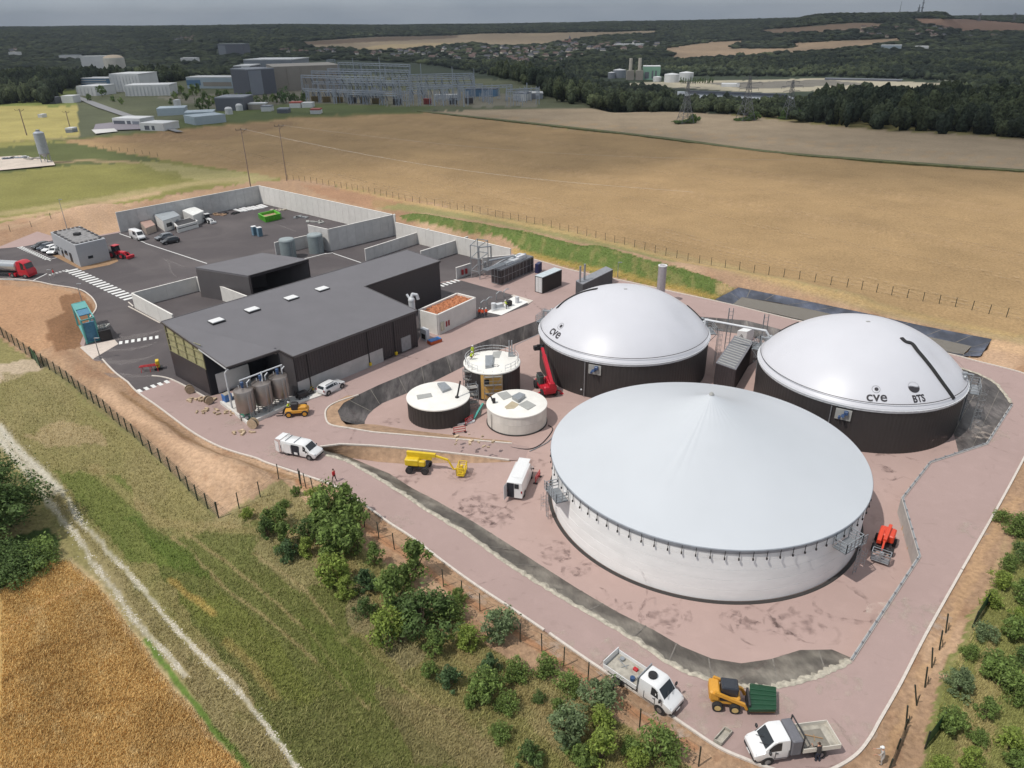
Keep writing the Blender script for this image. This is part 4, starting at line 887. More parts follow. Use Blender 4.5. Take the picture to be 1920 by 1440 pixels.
def facepanel(t,name,L,i,u0,u1,z0,z1,m,off=.04,th=.04):    # panel on face i (0: left face L0-L1, 1: right face L1-L2)
    a,b=L[i],L[i+1]; c=sum(L,Vector())/4; d=b-a; n=Vector((d.y,-d.x,0)).normalized()
    if n.dot((a+b)/2-c)<0: n=-n
    p=a+d*u0; q=a+d*u1; mb=MB(); A=p+n*(off-th); B=q+n*(off-th); C=q+n*off; D_=p+n*off
    mb.prism([(v.x,v.y) for v in (A,B,C,D_)],z0,z1); return mb.build(name,m,t)
ROOF=mat('grey_membrane_roof',al(112,110,114),.7,var=.06,scale=.3); CLAD=mat('charcoal_cladding',al(64,58,60),.5,var=.06,scale=.5); CLADL=mat('charcoal_cladding_light',al(96,92,93),.45,var=.06,scale=.5)
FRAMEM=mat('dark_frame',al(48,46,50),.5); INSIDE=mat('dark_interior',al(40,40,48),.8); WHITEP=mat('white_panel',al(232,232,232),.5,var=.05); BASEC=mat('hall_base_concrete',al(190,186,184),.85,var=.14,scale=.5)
FIREX=mat('red_cabinet',al(150,30,40),.5); GLASS=mat('dark_glass',(.02,.025,.03),.08,var=.02); POLY=mat('translucent_polycarbonate',al(172,168,128),.35,var=.25,scale=1.5)
# --- main hall
zb=ZR+8.9; zf=ZR+6.3     # roof height: high at the back edge, low at the front
O=G(322,709); t=thing('dark_hall','large charcoal hall with flat grey roof and open tank bay','building',tuple(O))
def rel(v): return (v.x-O.x,v.y-O.y,v.z-ZR)
RP=[((302,603),zb),((424,689),zf+.3),((523,656),zf+1.2),((549,669),zf+.1),((782,582),zf+.1),((683,537),zf+1.7),((826,489),zf+1.7),((763,468),zb)]
top=[G(*p,z) for p,z in RP]
mb=MB(); V=[rel(v) for v in top]; n=len(V); pts2=[Vector((v[0],v[1],0)) for v in V]; tri=geometry.tessellate_polygon([pts2]); fs=[]
for q in tri:
    A,B,C=[pts2[i] for i in q]
    if (B.x-A.x)*(C.y-A.y)-(C.x-A.x)*(B.y-A.y)<0: q=q[::-1]
    fs.append(tuple(q))
mb.add([(v[0],v[1],v[2]) for v in V],fs); mb.add([(v[0],v[1],v[2]-.35) for v in V],[f[::-1] for f in fs])
vs=[(v[0],v[1],v[2]) for v in V]+[(v[0],v[1],v[2]-.35) for v in V]; mb.add(vs,[(i,(i+1)%n,n+(i+1)%n,n+i) for i in range(n)],1)
rf=mb.build('roof',[ROOF,CLAD],t)
mb=MB()
for i in (0,1,2,3,4,5,6,7): a,b=V[i],V[(i+1)%n]; mb.beam((a[0],a[1],a[2]-.02),(b[0],b[1],b[2]-.02),.12,.16)
mb.build('roof_edge',CLADL,t)
def wallseg(mb,a,b,ta,tb,z0=0,mi=0,inset=.25):
    # a,b plan points (relative), ta,tb their tops
    c=Vector((9,8,0)); a=Vector((a[0],a[1],0)); b=Vector((b[0],b[1],0)); d=(b-a).normalized(); q=Vector((-d.y,d.x,0))*.15
    mb.add([tuple(a-q+Vector((0,0,z0))),tuple(b-q+Vector((0,0,z0))),tuple(b+q+Vector((0,0,z0))),tuple(a+q+Vector((0,0,z0))),tuple(a-q+Vector((0,0,ta))),tuple(b-q+Vector((0,0,tb))),tuple(b+q+Vector((0,0,tb))),tuple(a+q+Vector((0,0,ta)))],[(0,3,2,1),(4,5,6,7),(0,1,5,4),(1,2,6,5),(2,3,7,6),(3,0,4,7)],mi)
# plan corners at ground
def gp(px,py): v=G(px,py)-O; return (v.x,v.y)
zt_=[v[2]-.36 for v in V]
A=(V[0][0]*.97+V[1][0]*.03,V[0][1]*.97+V[1][1]*.03); B=gp(387,745); 
dA=Vector((V[1][0]-V[0][0],V[1][1]-V[0][1])); B2=Vector((V[0][0],V[0][1]))+dA*.60
zB=zt_[0]*.40+zt_[1]*.60
ins=Vector((.35,.15))
A=Vector((V[0][0],V[0][1]))+ins; Bp=B2+ins
mb=MB(); wallseg(mb,A,Bp,4.2,4.2); mb.build('left_wall',CLAD,t)
hA,hB=zt_[0],zB
mb=MB(); d=(Bp-A); 
mb.add([(A.x,A.y,4.2),(Bp.x,Bp.y,4.2),(Bp.x,Bp.y,hB),(A.x,A.y,hA)],[(0,1,2,3)]); mb.build('translucent_panel',POLY,t)
mb=MB()
for k in range(5):
    u=k/4; p=A+d*u; mb.beam((p.x-.06,p.y-.06,4.1),(p.x-.06,p.y-.06,hA+(hB-hA)*u),.12)
for k in range(4):
    z=4.2+(min(hA,hB)-4.2)*k/3; mb.beam((A.x-.05,A.y-.05,z),(Bp.x-.05,Bp.y-.05,z+(.25*k)),.1)
mb.build('panel_frame',mat('pale_frame',al(150,146,112),.5),t)
# interior end wall behind the bay, and recess walls
I2=Vector((V[2][0],V[2][1])); F1=Vector((V[3][0],V[3][1])); F2=Vector((V[4][0],V[4][1])); R1=Vector((V[5][0],V[5][1])); R2=Vector((V[6][0],V[6][1])); K1=Vector((V[7][0],V[7][1])); K0=Vector((V[0][0],V[0][1]))
inw=(R1-F2).normalized(); alng=(F2-F1).normalized()
Bb=Bp+alng*.0
mb=MB(); back=Bp+Vector((inw.x,inw.y))*0
bk2=I2+Vector((inw.x,inw.y))*3.2
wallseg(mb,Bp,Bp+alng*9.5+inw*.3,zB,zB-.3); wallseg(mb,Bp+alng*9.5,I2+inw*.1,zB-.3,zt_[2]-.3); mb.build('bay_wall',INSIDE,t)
mb=MB(); mb.prism([(Bp.x+alng.x*1,Bp.y+alng.y*1),(Bp.x+alng.x*6-inw.x*.4,Bp.y+alng.y*6-inw.y*.4),(Bp.x+alng.x*6-inw.x*.6,Bp.y+alng.y*6-inw.y*.6),(Bp.x+alng.x*1-inw.x*.2,Bp.y+alng.y*1-inw.y*.2)],0,3.0); mb.build('bay_partition',WHITEP,t)
mb=MB(); e=inw*.3; wallseg(mb,I2+e,F1+e+alng*.2,zt_[2],zt_[3]); mb.build('bay_side_wall',CLADL,t)
f1=F1+e+alng*.2; f2=F2+e-alng*.2; 
mb=MB(); wallseg(mb,f1,f1+(f2-f1)*.68,2.3,2.3); mb.build('base_wall',BASEC,t)
mb=MB(); wallseg(mb,f1,f1+(f2-f1)*.68,zt_[3],zt_[3],2.3); wallseg(mb,f1+(f2-f1)*.68,f2,zt_[3],zt_[4],.25)
nf=Vector((alng.y,-alng.x)); 
LL=(f2-f1).length; nr=int(LL/.45)
for k in range(nr): p=f1+(f2-f1)*((k+.5)/nr)+nf*.17; mb.beam((p.x,p.y,2.32 if k/nr<.68 else .26),(p.x,p.y,zt_[3]),.05,.05)
fw=mb.build('front_wall',CLAD,t)
mb=MB(); wallseg(mb,f2,R1-alng*.2,zt_[4],zt_[5],0); mb.build('right_wall',CLAD,t)
mb=MB(); wallseg(mb,R1-alng*.2,R2+e*.0-alng*.2+inw*.3,zt_[5],zt_[6],0); wallseg(mb,R2-alng*.2+inw*.3,K1-alng*.2,zt_[6],zt_[7]); mb.build('wing_wall',CLAD,t)
mb=MB(); wallseg(mb,K1-alng*.3-inw*.3,K0+alng*.3-inw*.3,zt_[7],zt_[0]); mb.build('rear_wall',CLAD,t)
def on_front(u,z,off=.2): p=f1+(f2-f1)*u+nf*off; return (p.x,p.y,z)
for u in (.09,.56,.79):
    mb=MB(); mb.tube([on_front(u,zt_[3]-.1),on_front(u,.5),],.09); o=mb.build('downpipe',DARKM,t); mb=MB(); p=on_front(u,.55,.3); mb.box(p,(.35,.3,.5),rz=math.atan2(alng.y,alng.x)); mb.build('pipe_guard',mat('yellow_paint',al(230,196,40),.5),o)
mb=MB(); p=on_front(.89,1.5,.2); mb.box(p,(2.0,.08,2.4),rz=math.atan2(alng.y,alng.x)); mb.build('door',mat('grey_door',al(150,150,152),.5),t)
mb=MB(); mb.beam(on_front(0,zt_[3]+.18,.3),on_front(1,zt_[3]+.18,.3),.16,.16); mb.build('gutter',CLADL,t)
for px,py in ((406,603),(473,582),(546,560),(604,543)):
    u=((px-302)/461.); z=None
    # intersect with roof plane through V0,V4,V7
    P0=top[0];n_=(top[4]-P0).cross(top[7]-P0).normalized(); dr=ray(px,py).normalized(); tt_=(P0-Vector((0,0,H))).dot(n_)/dr.dot(n_); hp=Vector((0,0,H))+dr*tt_; q=rel(hp)
    mb=MB(); ra=math.atan2(alng.y,alng.x); mb.box((q[0],q[1],q[2]+.0),(2.1,1.7,.3),rz=ra,bev=.03); sk=mb.build('skylight',DARKM,t); mb=MB(); mb.box((q[0],q[1],q[2]+.22),(1.9,1.5,.16),rz=ra,bev=.05); mb.build('skylight_dome',WHITEP,sk)
cpx=gp(436,768); mb=MB(); mb.tube([(V[1][0]+.15,V[1][1]+.1,zt_[1]+.1),(cpx[0],cpx[1],zt_[1]-.6),(cpx[0],cpx[1],.1)],.14); mb.build('corner_column',WHITEM,t,smooth=40)
mb=MB(); mb.beam((V[1][0],V[1][1],V[1][2]-.2),(B2.x,B2.y,hB+.2),.2,.2); mb.build('eave_gutter',WHITEM,t)
# tank plinth
PL=[gp(*p) for p in [(415,757),(441,776),(467,797),(540,764),(640,730),(560,700),(480,700)]]
mb=MB(); mb.prism(PL,-.02,.16); pl=[Vector((*p,0)) for p in PL]
for a,b in ((pl[0],pl[1]),(pl[1],pl[2]),(pl[2],pl[3])): mb.beam(a+Vector((0,0,.22)),b+Vector((0,0,.22)),.3,.45)
mb.build('plinth',mat('white_kerb',al(226,222,216),.8),t)
mb=MB(); a=pl[1]*.85+pl[2]*.15; b=pl[1]*.1+pl[2]*.9; nn_=Vector((.5,.7,0)); mb.add([tuple(a+nn_*.3+Vector((0,0,.175))),tuple(b+nn_*.3+Vector((0,0,.175))),tuple(b+nn_*1.6+Vector((0,0,.175))),tuple(a+nn_*1.6+Vector((0,0,.175)))],[(0,1,2,3)]); mb.build('drain_mat',mat('green_mat',al(60,150,120),.8),t)
# --- stainless tanks in the bay
STEEL=mat('stainless_steel',al(170,160,154),.35,.75,var=.05,scale=2); BLUE=mat('blue_motor',al(48,78,120),.45)
st_=None
for i,((px,py),lab) in enumerate((((466,784),'left stainless tank, nearest the corner column'),((499,770),'middle stainless tank of the three under the roof'),((530,757),'right stainless tank, against the recessed wall'))):
    g=G(px,py)
    if st_ is None:
        st_=thing('stainless_tank',lab,'tank',(g.x,g.y,ZR+.16),0,'stainless tanks in the open bay'); st_.scale=(.9,.9,.95)
        mb=MB(); mb.lathe([(0,1.15),(1.4,1.25),(1.42,1.4),(1.42,4.4),(1.36,4.48),(.2,4.75),(0,4.76)],32); mb.build('vessel',STEEL,st_,smooth=40)
        for k in range(4): a=PI/4+k*PI/2; mb=MB(); mb.cyl((1.15*math.cos(a),1.15*math.sin(a),0),(1.15*math.cos(a),1.15*math.sin(a),1.3),.08); mb.box((1.15*math.cos(a),1.15*math.sin(a),.02),(.3,.3,.04)); mb.build('leg',STEEL,st_)
        mb=MB(); mb.cyl((0,0,4.7),(0,0,5.1),.2); mb.box((0,0,5.35),(.45,.4,.55),bev=.06); mb.build('agitator_motor',BLUE,st_)
        mb=MB(); mb.tube([(.6,.4,4.5),(.6,.4,5.3),(.9,.9,5.6)],.09); mb.tube([(-.7,.3,4.4),(-.7,.3,5.0)],.06); mb.build('top_pipe',WHITEM,st_,smooth=40)
        mb=MB()
        for a0 in (-.9,-.5): mb.tube([(1.48*math.cos(a0),1.48*math.sin(a0),.2),(1.48*math.cos(a0),1.48*math.sin(a0),4.3)],.05)
        for z in (.5,.8): mb.tube([(-1,-.9,z),(1.2,-.9,z)],.06)
        mb.box((.2,-1.0,.5),(.5,.3,.4)); mb.build('side_pipe',GALV,st_)
    else: dup(st_,(g.x,g.y,ZR+.16),0,lab)
a=G(449,690,ZR+4.4);b=G(540,655,ZR+6.0); o=thing('header_pipe','white pipe running above the three stainless tanks','pipe',(a.x,a.y,ZR)); mb=MB(); A_=Vector((0,0,5.6)); D_=G(533,757)-G(463,786); e1=D_*1.12; st0=G(463,786)-Vector((a.x,a.y,ZR)); q0=Vector((st0.x-.3,st0.y+.7,5.5)); mb.tube([tuple(q0),tuple(q0+e1)],.11); mb.tube([tuple(q0+e1*.5),tuple(q0+e1*.5+Vector((.2,-.5,.3))),tuple(q0+e1*.5+Vector((.3,-.9,-.9)))],.1); mb.tube([tuple(q0+e1*.97),tuple(q0+e1*.97-Vector((0,0,1)))],.09); mb.build('pipe_run',WHITEM,o,smooth=40)
# --- open canopy behind the hall
zc=ZR+6.0; c1=G(366,501,zc);c2=G(466,517,zc);c3=G(578,486,zc+.4);c4=G(492,474,zc+.9); cO=c2.copy();cO.z=ZR
t=thing('canopy_shed','charcoal flat-roofed shed open toward the yard','building',tuple(cO)); cc=[c-cO for c in (c1,c2,c3,c4)]
mb=MB(); mb.prism([(c.x,c.y) for c in cc],[c.z-.3 for c in cc],[c.z for c in cc]); mb.build('roof',ROOF,t)
mb=MB()
for i,j,z0 in ((0,1,2.5),(3,0,0),(3,2,0)):
    a,b=cc[i],cc[j]; wallseg(mb,(a.x*.985,a.y*.985),(b.x*.985,b.y*.985),a.z-.3,b.z-.3,0)
mb.build('cladding',CLADL,t); mb=MB(); a,b=cc[1],cc[2]; mb.beam(a-Vector((0,0,.2)),b-Vector((0,0,.2)),.25,.5); mb.beam((b.x-.15,b.y,0),(b.x-.15,b.y,b.z),.3); mb.beam((a.x+.15,a.y,0),(a.x+.15,a.y,a.z),.3); mb.build('front_frame',CLAD,t)
# --- concrete walls: yard, bunkers
def panel_wall(label,pts,h,name='concrete_wall',group=None,m=CONC,panel=2.6,z=ZR,th=.25,end=True):
    P=[G(*p,z) for p in pts]; o=P[0]; t=thing(name,label,'wall',tuple(o)); 
    if group: t['group']=group
    mb=MB(); cp=MB(); hs=h if isinstance(h,(list,tuple)) else [h]*len(P)
    for i in range(len(P)-1):
        a=P[i]-o;b=P[i+1]-o; L=(b-a).length; n=max(1,round(L/panel)); d=(b-a)/n; u=d.normalized(); q=Vector((-u.y,u.x,0))*th/2; g=.035
        for k in range(n):
            p=a+d*k+u*g*(k>0); e=a+d*(k+1)-u*g; h0=hs[i]+(hs[i+1]-hs[i])*k/n; h1=hs[i]+(hs[i+1]-hs[i])*(k+1)/n
            vs=[p-q,e-q,e+q,p+q]; vs=[(v.x,v.y,-.1) for v in vs]+[(vs[0].x,vs[0].y,h0),(vs[1].x,vs[1].y,h1),(vs[2].x,vs[2].y,h1),(vs[3].x,vs[3].y,h0)]
            mb.add(vs,[(0,3,2,1),(4,5,6,7),(0,1,5,4),(1,2,6,5),(2,3,7,6),(3,0,4,7)])
        bq=q*.7; vs=[a-bq,b-bq,b+bq,a+bq]; mb.add([(v.x,v.y,0) for v in vs]+[(vs[0].x,vs[0].y,hs[i]-.05),(vs[1].x,vs[1].y,hs[i+1]-.05),(vs[2].x,vs[2].y,hs[i+1]-.05),(vs[3].x,vs[3].y,hs[i]-.05)],[(0,1,5,4),(2,3,7,6),(4,5,6,7)])
        cp.beam(a+Vector((0,0,hs[i]+.03)),b+Vector((0,0,hs[i+1]+.03)),th+.06,.07)
    mb.build('panels',m,t); cp.build('coping',mat('white_coping',al(236,232,226),.8),t); return t
CW='precast concrete walls of the yard'
panel_wall('grey concrete wall along the far left side of the yard',[(226,436),(490,381)],5.2,group=CW)
panel_wall('long white concrete wall along the back of the yard',[(490,381),(744,442)],5.2,group=CW,m=mat('pale_concrete',al(226,222,216),.85,var=.06,scale=.8,island=.04))
panel_wall('tall concrete divider with the stub wall, beside the two round silos',[(583,462),(620,471),(744,440)],5.2,group=CW,m=mat('mid_concrete',al(206,203,200),.85,var=.08,scale=.8,island=.05))
panel_wall('low concrete wall behind the two round silos',[(518,478),(590,461)],2.9,group=CW)
PC=MATS['pale_concrete']
panel_wall('outer concrete wall behind the silage bays',[(744,447),(958,500)],4.0,group=CW,m=PC)
panel_wall('first low bay divider wall behind the hall',[(686,489),(806,449)],2.7,group=CW,m=MATS['mid_concrete']); panel_wall('second low bay divider wall behind the hall',[(790,496),(878,467)],3.0,group=CW,m=MATS['mid_concrete'])
panel_wall('short end wall behind the pipe frame',[(905,505),(958,500)],2.6,group=CW)
fw=panel_wall('short wall with two red hydrant doors beside the pipe frame',[(856,523),(884,514)],2.4,group=CW)
def reddoor(t,px,py): v=G(px,py)-t.location; mb=MB(); mb.box((v.x,v.y-.25,1.2),(.5,.12,1.1),rz=.5); mb.build('red_door',FIREX,t)
reddoor(fw,868,520); reddoor(fw,875,518)
panel_wall('white U-shaped bunker wall left of the hall',[(330,619),(254,577),(373,545),(480,588)],2.9,group=CW,m=PC,panel=6)
# --- silos by the divider
def silo(label,px,py,r,ytop):
    g=G(px,py); h=hat(g,ytop); t=thing('round_silo',label,'silo',tuple(g),0,'grey round silos by the divider wall'); mb=MB(); mb.lathe([(r,0),(r,h*.86),(r*.98,h*.9)],28); mb.build('shell',SILOM,t,smooth=40); mb=MB(); mb.lathe([(r*1.03,h*.86),(r*1.03,h*.9),(r*.9,h*.96),(.1,h),(0,h)],28); mb.build('lid',mat('silo_lid',al(150,160,162),.5),t,smooth=40); mb=MB(); ladder(mb,(r*.8,-r*.75,0),(r*.8,-r*.75,h*.9),(.7,-.7,0),.4,False); mb.build('ladder',GALV,t)
SILOM=mat('silo_grey_green',al(128,138,140),.5,var=.08)
silo('left grey-green round silo with domed lid',542,483,1.75,446); silo('right grey-green round silo next to the tall divider',594,473,1.75,437)
# --- office cabin with gravel roof
t,L,h=boxthing('site_office','grey flat-roofed office with dark roof gutter frame','building',(106,474),(152,501),(208,487),460,mat('office_grey',al(176,178,182),.6,var=.04),mat('office_parapet',al(186,188,192),.6))
mb=MB(); c=sum(L,Vector())/4; mb.prism([(c.x+(p.x-c.x)*.93,c.y+(p.y-c.y)*.93) for p in L],h+.005,h+.03); mb.build('roof_gravel',mat('roof_gravel',al(140,138,138),.9,var=.35,scale=1.2),t)
mb=MB(); LP=[c+(p-c)*.88 for p in L]
for i in range(4):
    a,b=LP[i],LP[(i+1)%4]; n=6
    for k in range(n): p=a.lerp(b,(k+.2)/n);q=a.lerp(b,(k+.75)/n); mb.beam(p+Vector((0,0,h+.12)),q+Vector((0,0,h+.12)),.55,.12)
mb.box((c.x,c.y,h+.3),(1.2,1.2,.6)); mb.build('roof_units',DARKM,t)
for u0,u1,z0,z1 in ((.1,.2,1.0,2.2),(.28,.36,.1,2.2),(.42,.55,1.1,2.2)): facepanel(t,'window',L,0,u0,u1,z0,z1,GLASS)
facepanel(t,'door',L,0,.62,.72,.05,2.2,DARKM); facepanel(t,'window',L,1,.3,.46,1.4,2.0,GLASS)
sheet('kerb_island',[P2(*p) for p in [(96,478),(146,503),(155,507),(205,497),(222,490),(219,484),(208,480)]],[],ZR+.03,mat('brown_verge',al(160,128,96),.95,var=.2))
# --- site cabins and containers in the yard
WH=mat('cabin_white',al(226,224,220),.5,var=.05); GRT=mat('cabin_roof_grey',al(160,166,170),.6)
t,L,h=boxthing('storage_container','old beige storage container, leftmost of the yard boxes','container',(262,424),(276,441),(294,434),428,mat('beige_paint',al(196,180,166),.7,var=.1),mat('rusty_roof',al(176,146,134),.8,var=.2),rib=.5)
t,L,h=boxthing('site_cabin','white site cabin with grey roof and a window','cabin',(292,421),(310,435),(342,424),414,WH,GRT); facepanel(t,'window',L,1,.15,.45,1.0,2.0,GLASS); facepanel(t,'door',L,1,.7,.85,.1,2.1,GRT)
t,L,h=boxthing('storage_container','white storage container between the cabin and the wheel loader','container',(346,414),(366,424),(386,415),404,WH,mat('cabin_roof_white',al(236,236,232),.5),rib=.45)
t,L,h=boxthing('open_skip','long white open-topped bin in front of the cabins','skip',(326,428),(334,437),(373,426),425,WH); mb=MB(); c=sum(L,Vector())/4; mb.prism([(c.x+(p.x-c.x)*.9,c.y+(p.y-c.y)*.86) for p in L],h+.004,h+.02); mb.build('dark_inside',DARKM,t); facepanel(t,'stripe',L,1,.05,.95,h*.55,h*.65,DARKM)
# green skip
GRN=mat('green_paint',al(96,186,52),.5,var=.06)
P=corner4((486,411),(498,418),(528,411)); o,L=local4(P); t=thing('green_skip','bright green open skip in the yard','skip',tuple(o)); mb=MB(); c=sum(L,Vector())/4
for i in range(4):
    a,b=L[i],L[(i+1)%4]; ia,ib=c+(a-c)*.9,c+(b-c)*.9; mb.add([tuple(a+(c-a)*.1),tuple(b+(c-b)*.1),tuple(b+Vector((0,0,1.6))),tuple(a+Vector((0,0,1.6)))],[(0,1,2,3)]); mb.add([tuple(ia),tuple(ib),tuple(ib+Vector((0,0,1.6))),tuple(ia+Vector((0,0,1.6)))],[(3,2,1,0)]); mb.add([tuple(a+Vector((0,0,1.6))),tuple(b+Vector((0,0,1.6))),tuple(ib+Vector((0,0,1.6))),tuple(ia+Vector((0,0,1.6)))],[(0,1,2,3)])
    mb.beam(a+Vector((0,0,1.55)),b+Vector((0,0,1.55)),.15); 
    for k in range(6): p=a.lerp(b,k/6); p=p+(p-c)*.02; mb.beam((p.x,p.y,.2),(p.x,p.y,1.5),.1)
mb.build('shell',GRN,t); mb=MB(); mb.prism([(c.x+(p.x-c.x)*.9,c.y+(p.y-c.y)*.9) for p in L],.3,.9); tag(mb.build('load',SOILM,t))
# portable toilets
tl=None
for px,lab in ((478,'left blue portable toilet in the middle of the yard'),(488,'right blue-green portable toilet in the middle of the yard')):
    g=G(px,441 if px<480 else 443)
    if not tl:
        tl=thing('portable_toilet',lab,'toilet',tuple(g),.7,'pair of portable toilets'); mb=MB(); mb.box((0,0,1.1),(1.1,1.1,2.2),bev=.06); mb.build('cabin',mat('toilet_blue',al(110,138,156),.5),tl); mb=MB(); mb.box((0,0,2.28),(1.15,1.15,.14),bev=.05); mb.build('roof',WHITEP,tl); mb=MB(); mb.box((0,-.57,1.05),(.8,.04,1.8)); mb.build('door',mat('toilet_door',al(90,120,136),.5),tl)
    else: dup(tl,tuple(g),.7,lab)
# teal washing container at the left kerb
TEALB=mat('teal_container',al(96,168,164),.5,var=.1); BLB=mat('blue_container',al(70,128,160),.5,var=.2,scale=3)
P=corner4((147,612),(164,645),(188,638)); o,L=local4(P); t=thing('washing_container','teal and blue open-fronted container with a tarpaulin roof','container',tuple(o)); h=hat(P[1],602)
mb=MB(); mb.prism([(p.x,p.y) for p in L],0,.2)
for i in range(4): mb.beam((L[i].x,L[i].y,0),(L[i].x,L[i].y,h),.22)
for i in range(4): a,b=L[i],L[(i+1)%4]; mb.beam(a+Vector((0,0,h)),b+Vector((0,0,h)),.2); 
mb.build('frame',TEALB,t); mb=MB(); a,b,c_,d=L; m_=lambda p,q,u:p+(q-p)*u
R0,R1_,R2_,R3=[m_(a,b,.0),m_(a,b,.38),m_(d,c_,.38),d]; mb.prism([(p.x,p.y) for p in (R0,R1_,R2_,R3)],h-.1,h+.05); mb.build('roof_panel',TEALB,t)
mb=MB(); R0,R1_,R2_,R3=[m_(a,b,.4),m_(a,b,.72),m_(d,c_,.72),m_(d,c_,.4)]; mb.prism([(p.x,p.y) for p in (R0,R1_,R2_,R3)],h-.15,h-.02); mb.build('tarpaulin',BLB,t)
mb=MB(); mb.prism([(p.x,p.y) for p in (m_(b,c_,0)+(a-b)*.02,m_(b,c_,1),m_(b,c_,1)+(a-b)*.03,b+(a-b)*.05)],.1,h*.85); mb.build('front_curtain',BLB,t)
t,L,h=boxthing('pallet_stack','open crate of grey boxes beside the teal container','crate',(180,628),(190,641),(212,636),622,DARKM); mb=MB(); 
for k in range(5): p=L[1].lerp(L[2],(k+.5)/5)+(L[0]-L[1])*.4; mb.box((p.x,p.y,h+.15),(.5,1.5,.3))
mb.build('boxes',BOXG,t)
sheet('concrete_slab',[P2(*p) for p in [(152,650),(215,637),(222,645),(176,672)]],[],ZR+.02,mat('pale_slab',al(214,200,188),.9))
# --- biofilter with bark
P=corner4((788,618),(822,628),(892,594)); o,L=local4(P); t=thing('bark_biofilter','open white concrete box filled with orange bark','biofilter',tuple(o)); h=hat(P[1],589)-.1; mb=MB()
for i in range(4): a,b=L[i],L[(i+1)%4]; mb.beam(a+Vector((0,0,h/2)),b+Vector((0,0,h/2)),.35,h)
mb.build('walls',BASEC if 0 else MATS['pale_concrete'],t); c=sum(L,Vector())/4; mb=MB(); vs=[];fs=[];N=28
for i in range(N+1):
    for j in range(N+1):
        u=i/N;v=j/N; p=L[1]+(L[0]-L[1])*u+(L[2]-L[1])*v; p=c+(p-c)*.97; vs.append((p.x,p.y,h-.35+random.uniform(-.1,.14)))
for i in range(N):
    for j in range(N): k=i*(N+1)+j; fs.append((k,k+N+1,k+N+2,k+1))
mb.add(vs,fs); mb.build('bark_fill',mat('orange_bark',al(188,122,84),.95,var=.45,scale=4,bump=1,bscale=9),t)
facepanel(t,'red_door',L,1,.18,.22,.9,1.9,FIREX,.2); facepanel(t,'red_door',L,1,.24,.28,.9,1.9,FIREX,.2); facepanel(t,'control_cabinet',L,1,.05,.11,.7,2.2,mat('cabinet_beige',al(200,196,176),.5),.5,.35)
g=G(776,620); t=thing('scrubber_tower','white scrubber tower with ducts beside the hall corner','tower',tuple(g)); mb=MB(); mb.cyl((0,0,0),(0,0,5.6),.55,n=20); mb.ball((0,0,5.6),.6,16,8); mb.build('vessel',WHITEM,t,smooth=40); mb=MB(); mb.tube([(0,0,6.0),(.2,.2,6.6),(.9,.4,6.4),(1.1,.4,5.6)],.28,10); mb.tube([(-.3,0,5.9),(-.8,.3,6.6)],.2); mb.build('duct',WHITEM,t,smooth=40)
t,L,h=boxthing('heat_pump_unit','small white cooling unit at the foot of the white tower','cooling unit',(789,636),(800,641),(806,638),620,WHITEM); facepanel(t,'fan_grille',L,0,.2,.8,.3,1.2,DARKM)
P=corner4((801,644),(808,648),(829,641)); o,L=local4(P); t=thing('blue_crate','low orange crate filled with blue pipes near the hall corner','crate',tuple(o)); mb=MB(); mb.prism([(p.x,p.y) for p in L],0,.55); mb.build('crate_sides',mat('orange_board',al(196,92,50),.6),t); mb=MB(); c=sum(L,Vector())/4; mb.prism([(c.x+(p.x-c.x)*.92,c.y+(p.y-c.y)*.92) for p in L],.5,.68); mb.build('blue_load',mat('blue_load',al(50,120,190),.5),t)
# --- gas treatment line
P=corner4((922,532),(940,536),(1002,510)); o,L=local4(P); h=hat(P[1],507)
t,L,h=boxthing('gas_treatment_container','long dark plant container with silver pipework on its roof','container',(922,530),(940,535),(1000,508),506,CLAD,mat('plant_roof',al(110,112,118),.6),rib=.9)
mb=MB(); 
for i in (0,1):
    a,b=L[i],L[i+1]; n=3 if i==0 else 9
    for k in range(n+1): p=a.lerp(b,k/n); p=p+(p-sum(L,Vector())/4).normalized()*.06; mb.beam((p.x,p.y,.1),(p.x,p.y,h-.1),.06)
    for z in (.15,h*.5,h-.2): mb.beam(a+Vector((0,0,z))+(a-L[3])*.008,b+Vector((0,0,z))+(b-L[3])*.008,.06)
mb.build('steel_frame',GALV,t); mb=MB(); d=(L[2]-L[1]); s_=(L[0]-L[1])
for k,(u,v,w2,d2,z) in enumerate(((.55,.5,3.0,1.8,.6),(.35,.4,2.0,1.0,.5),(.7,.5,2.6,1.6,.9))): p=L[1]+d*u+s_*v; mb.box((p.x,p.y,h+z/2),(w2,d2,z),rz=math.atan2(d.y,d.x),bev=.05)
mb.build('roof_fan',WHITEM,t); mb=MB()
for v in (.25,.45,.65): p=L[1]+s_*v+Vector((0,0,h+.5)); mb.tube([tuple(p-d*.35+Vector((0,0,.2))),tuple(p+d*.15),tuple(p+d*.6)],.13)
mb.tube([tuple(L[1]+d*.9+s_*.5+Vector((0,0,h+.5))),tuple(L[1]+d*.5+s_*.6+Vector((0,0,h+1.1))),tuple(L[1]+d*.1+s_*1.6+Vector((0,0,h+.8)))],.22,10); mb.build('roof_pipe',GALV,t,smooth=40)
t,L,h=boxthing('chiller_unit','dark blue cooling skid behind the long plant container','cooling unit',(1003,512),(1009,513),(1016,508),496,mat('navy_paint',al(40,46,90),.5),rib=.4)
g=G(884,521); t=thing('process_frame','tall galvanised steel frame carrying pipes and vessels','pipe frame',tuple(g)); mb=MB(); A_=Vector((0,0,0)); B_=G(900,524)-g; C_=G(916,511)-g; Dd=G(897,508)-g; hh=7.0
for p in (A_,B_,C_,Dd): mb.beam(p,p+Vector((0,0,hh)),.18)
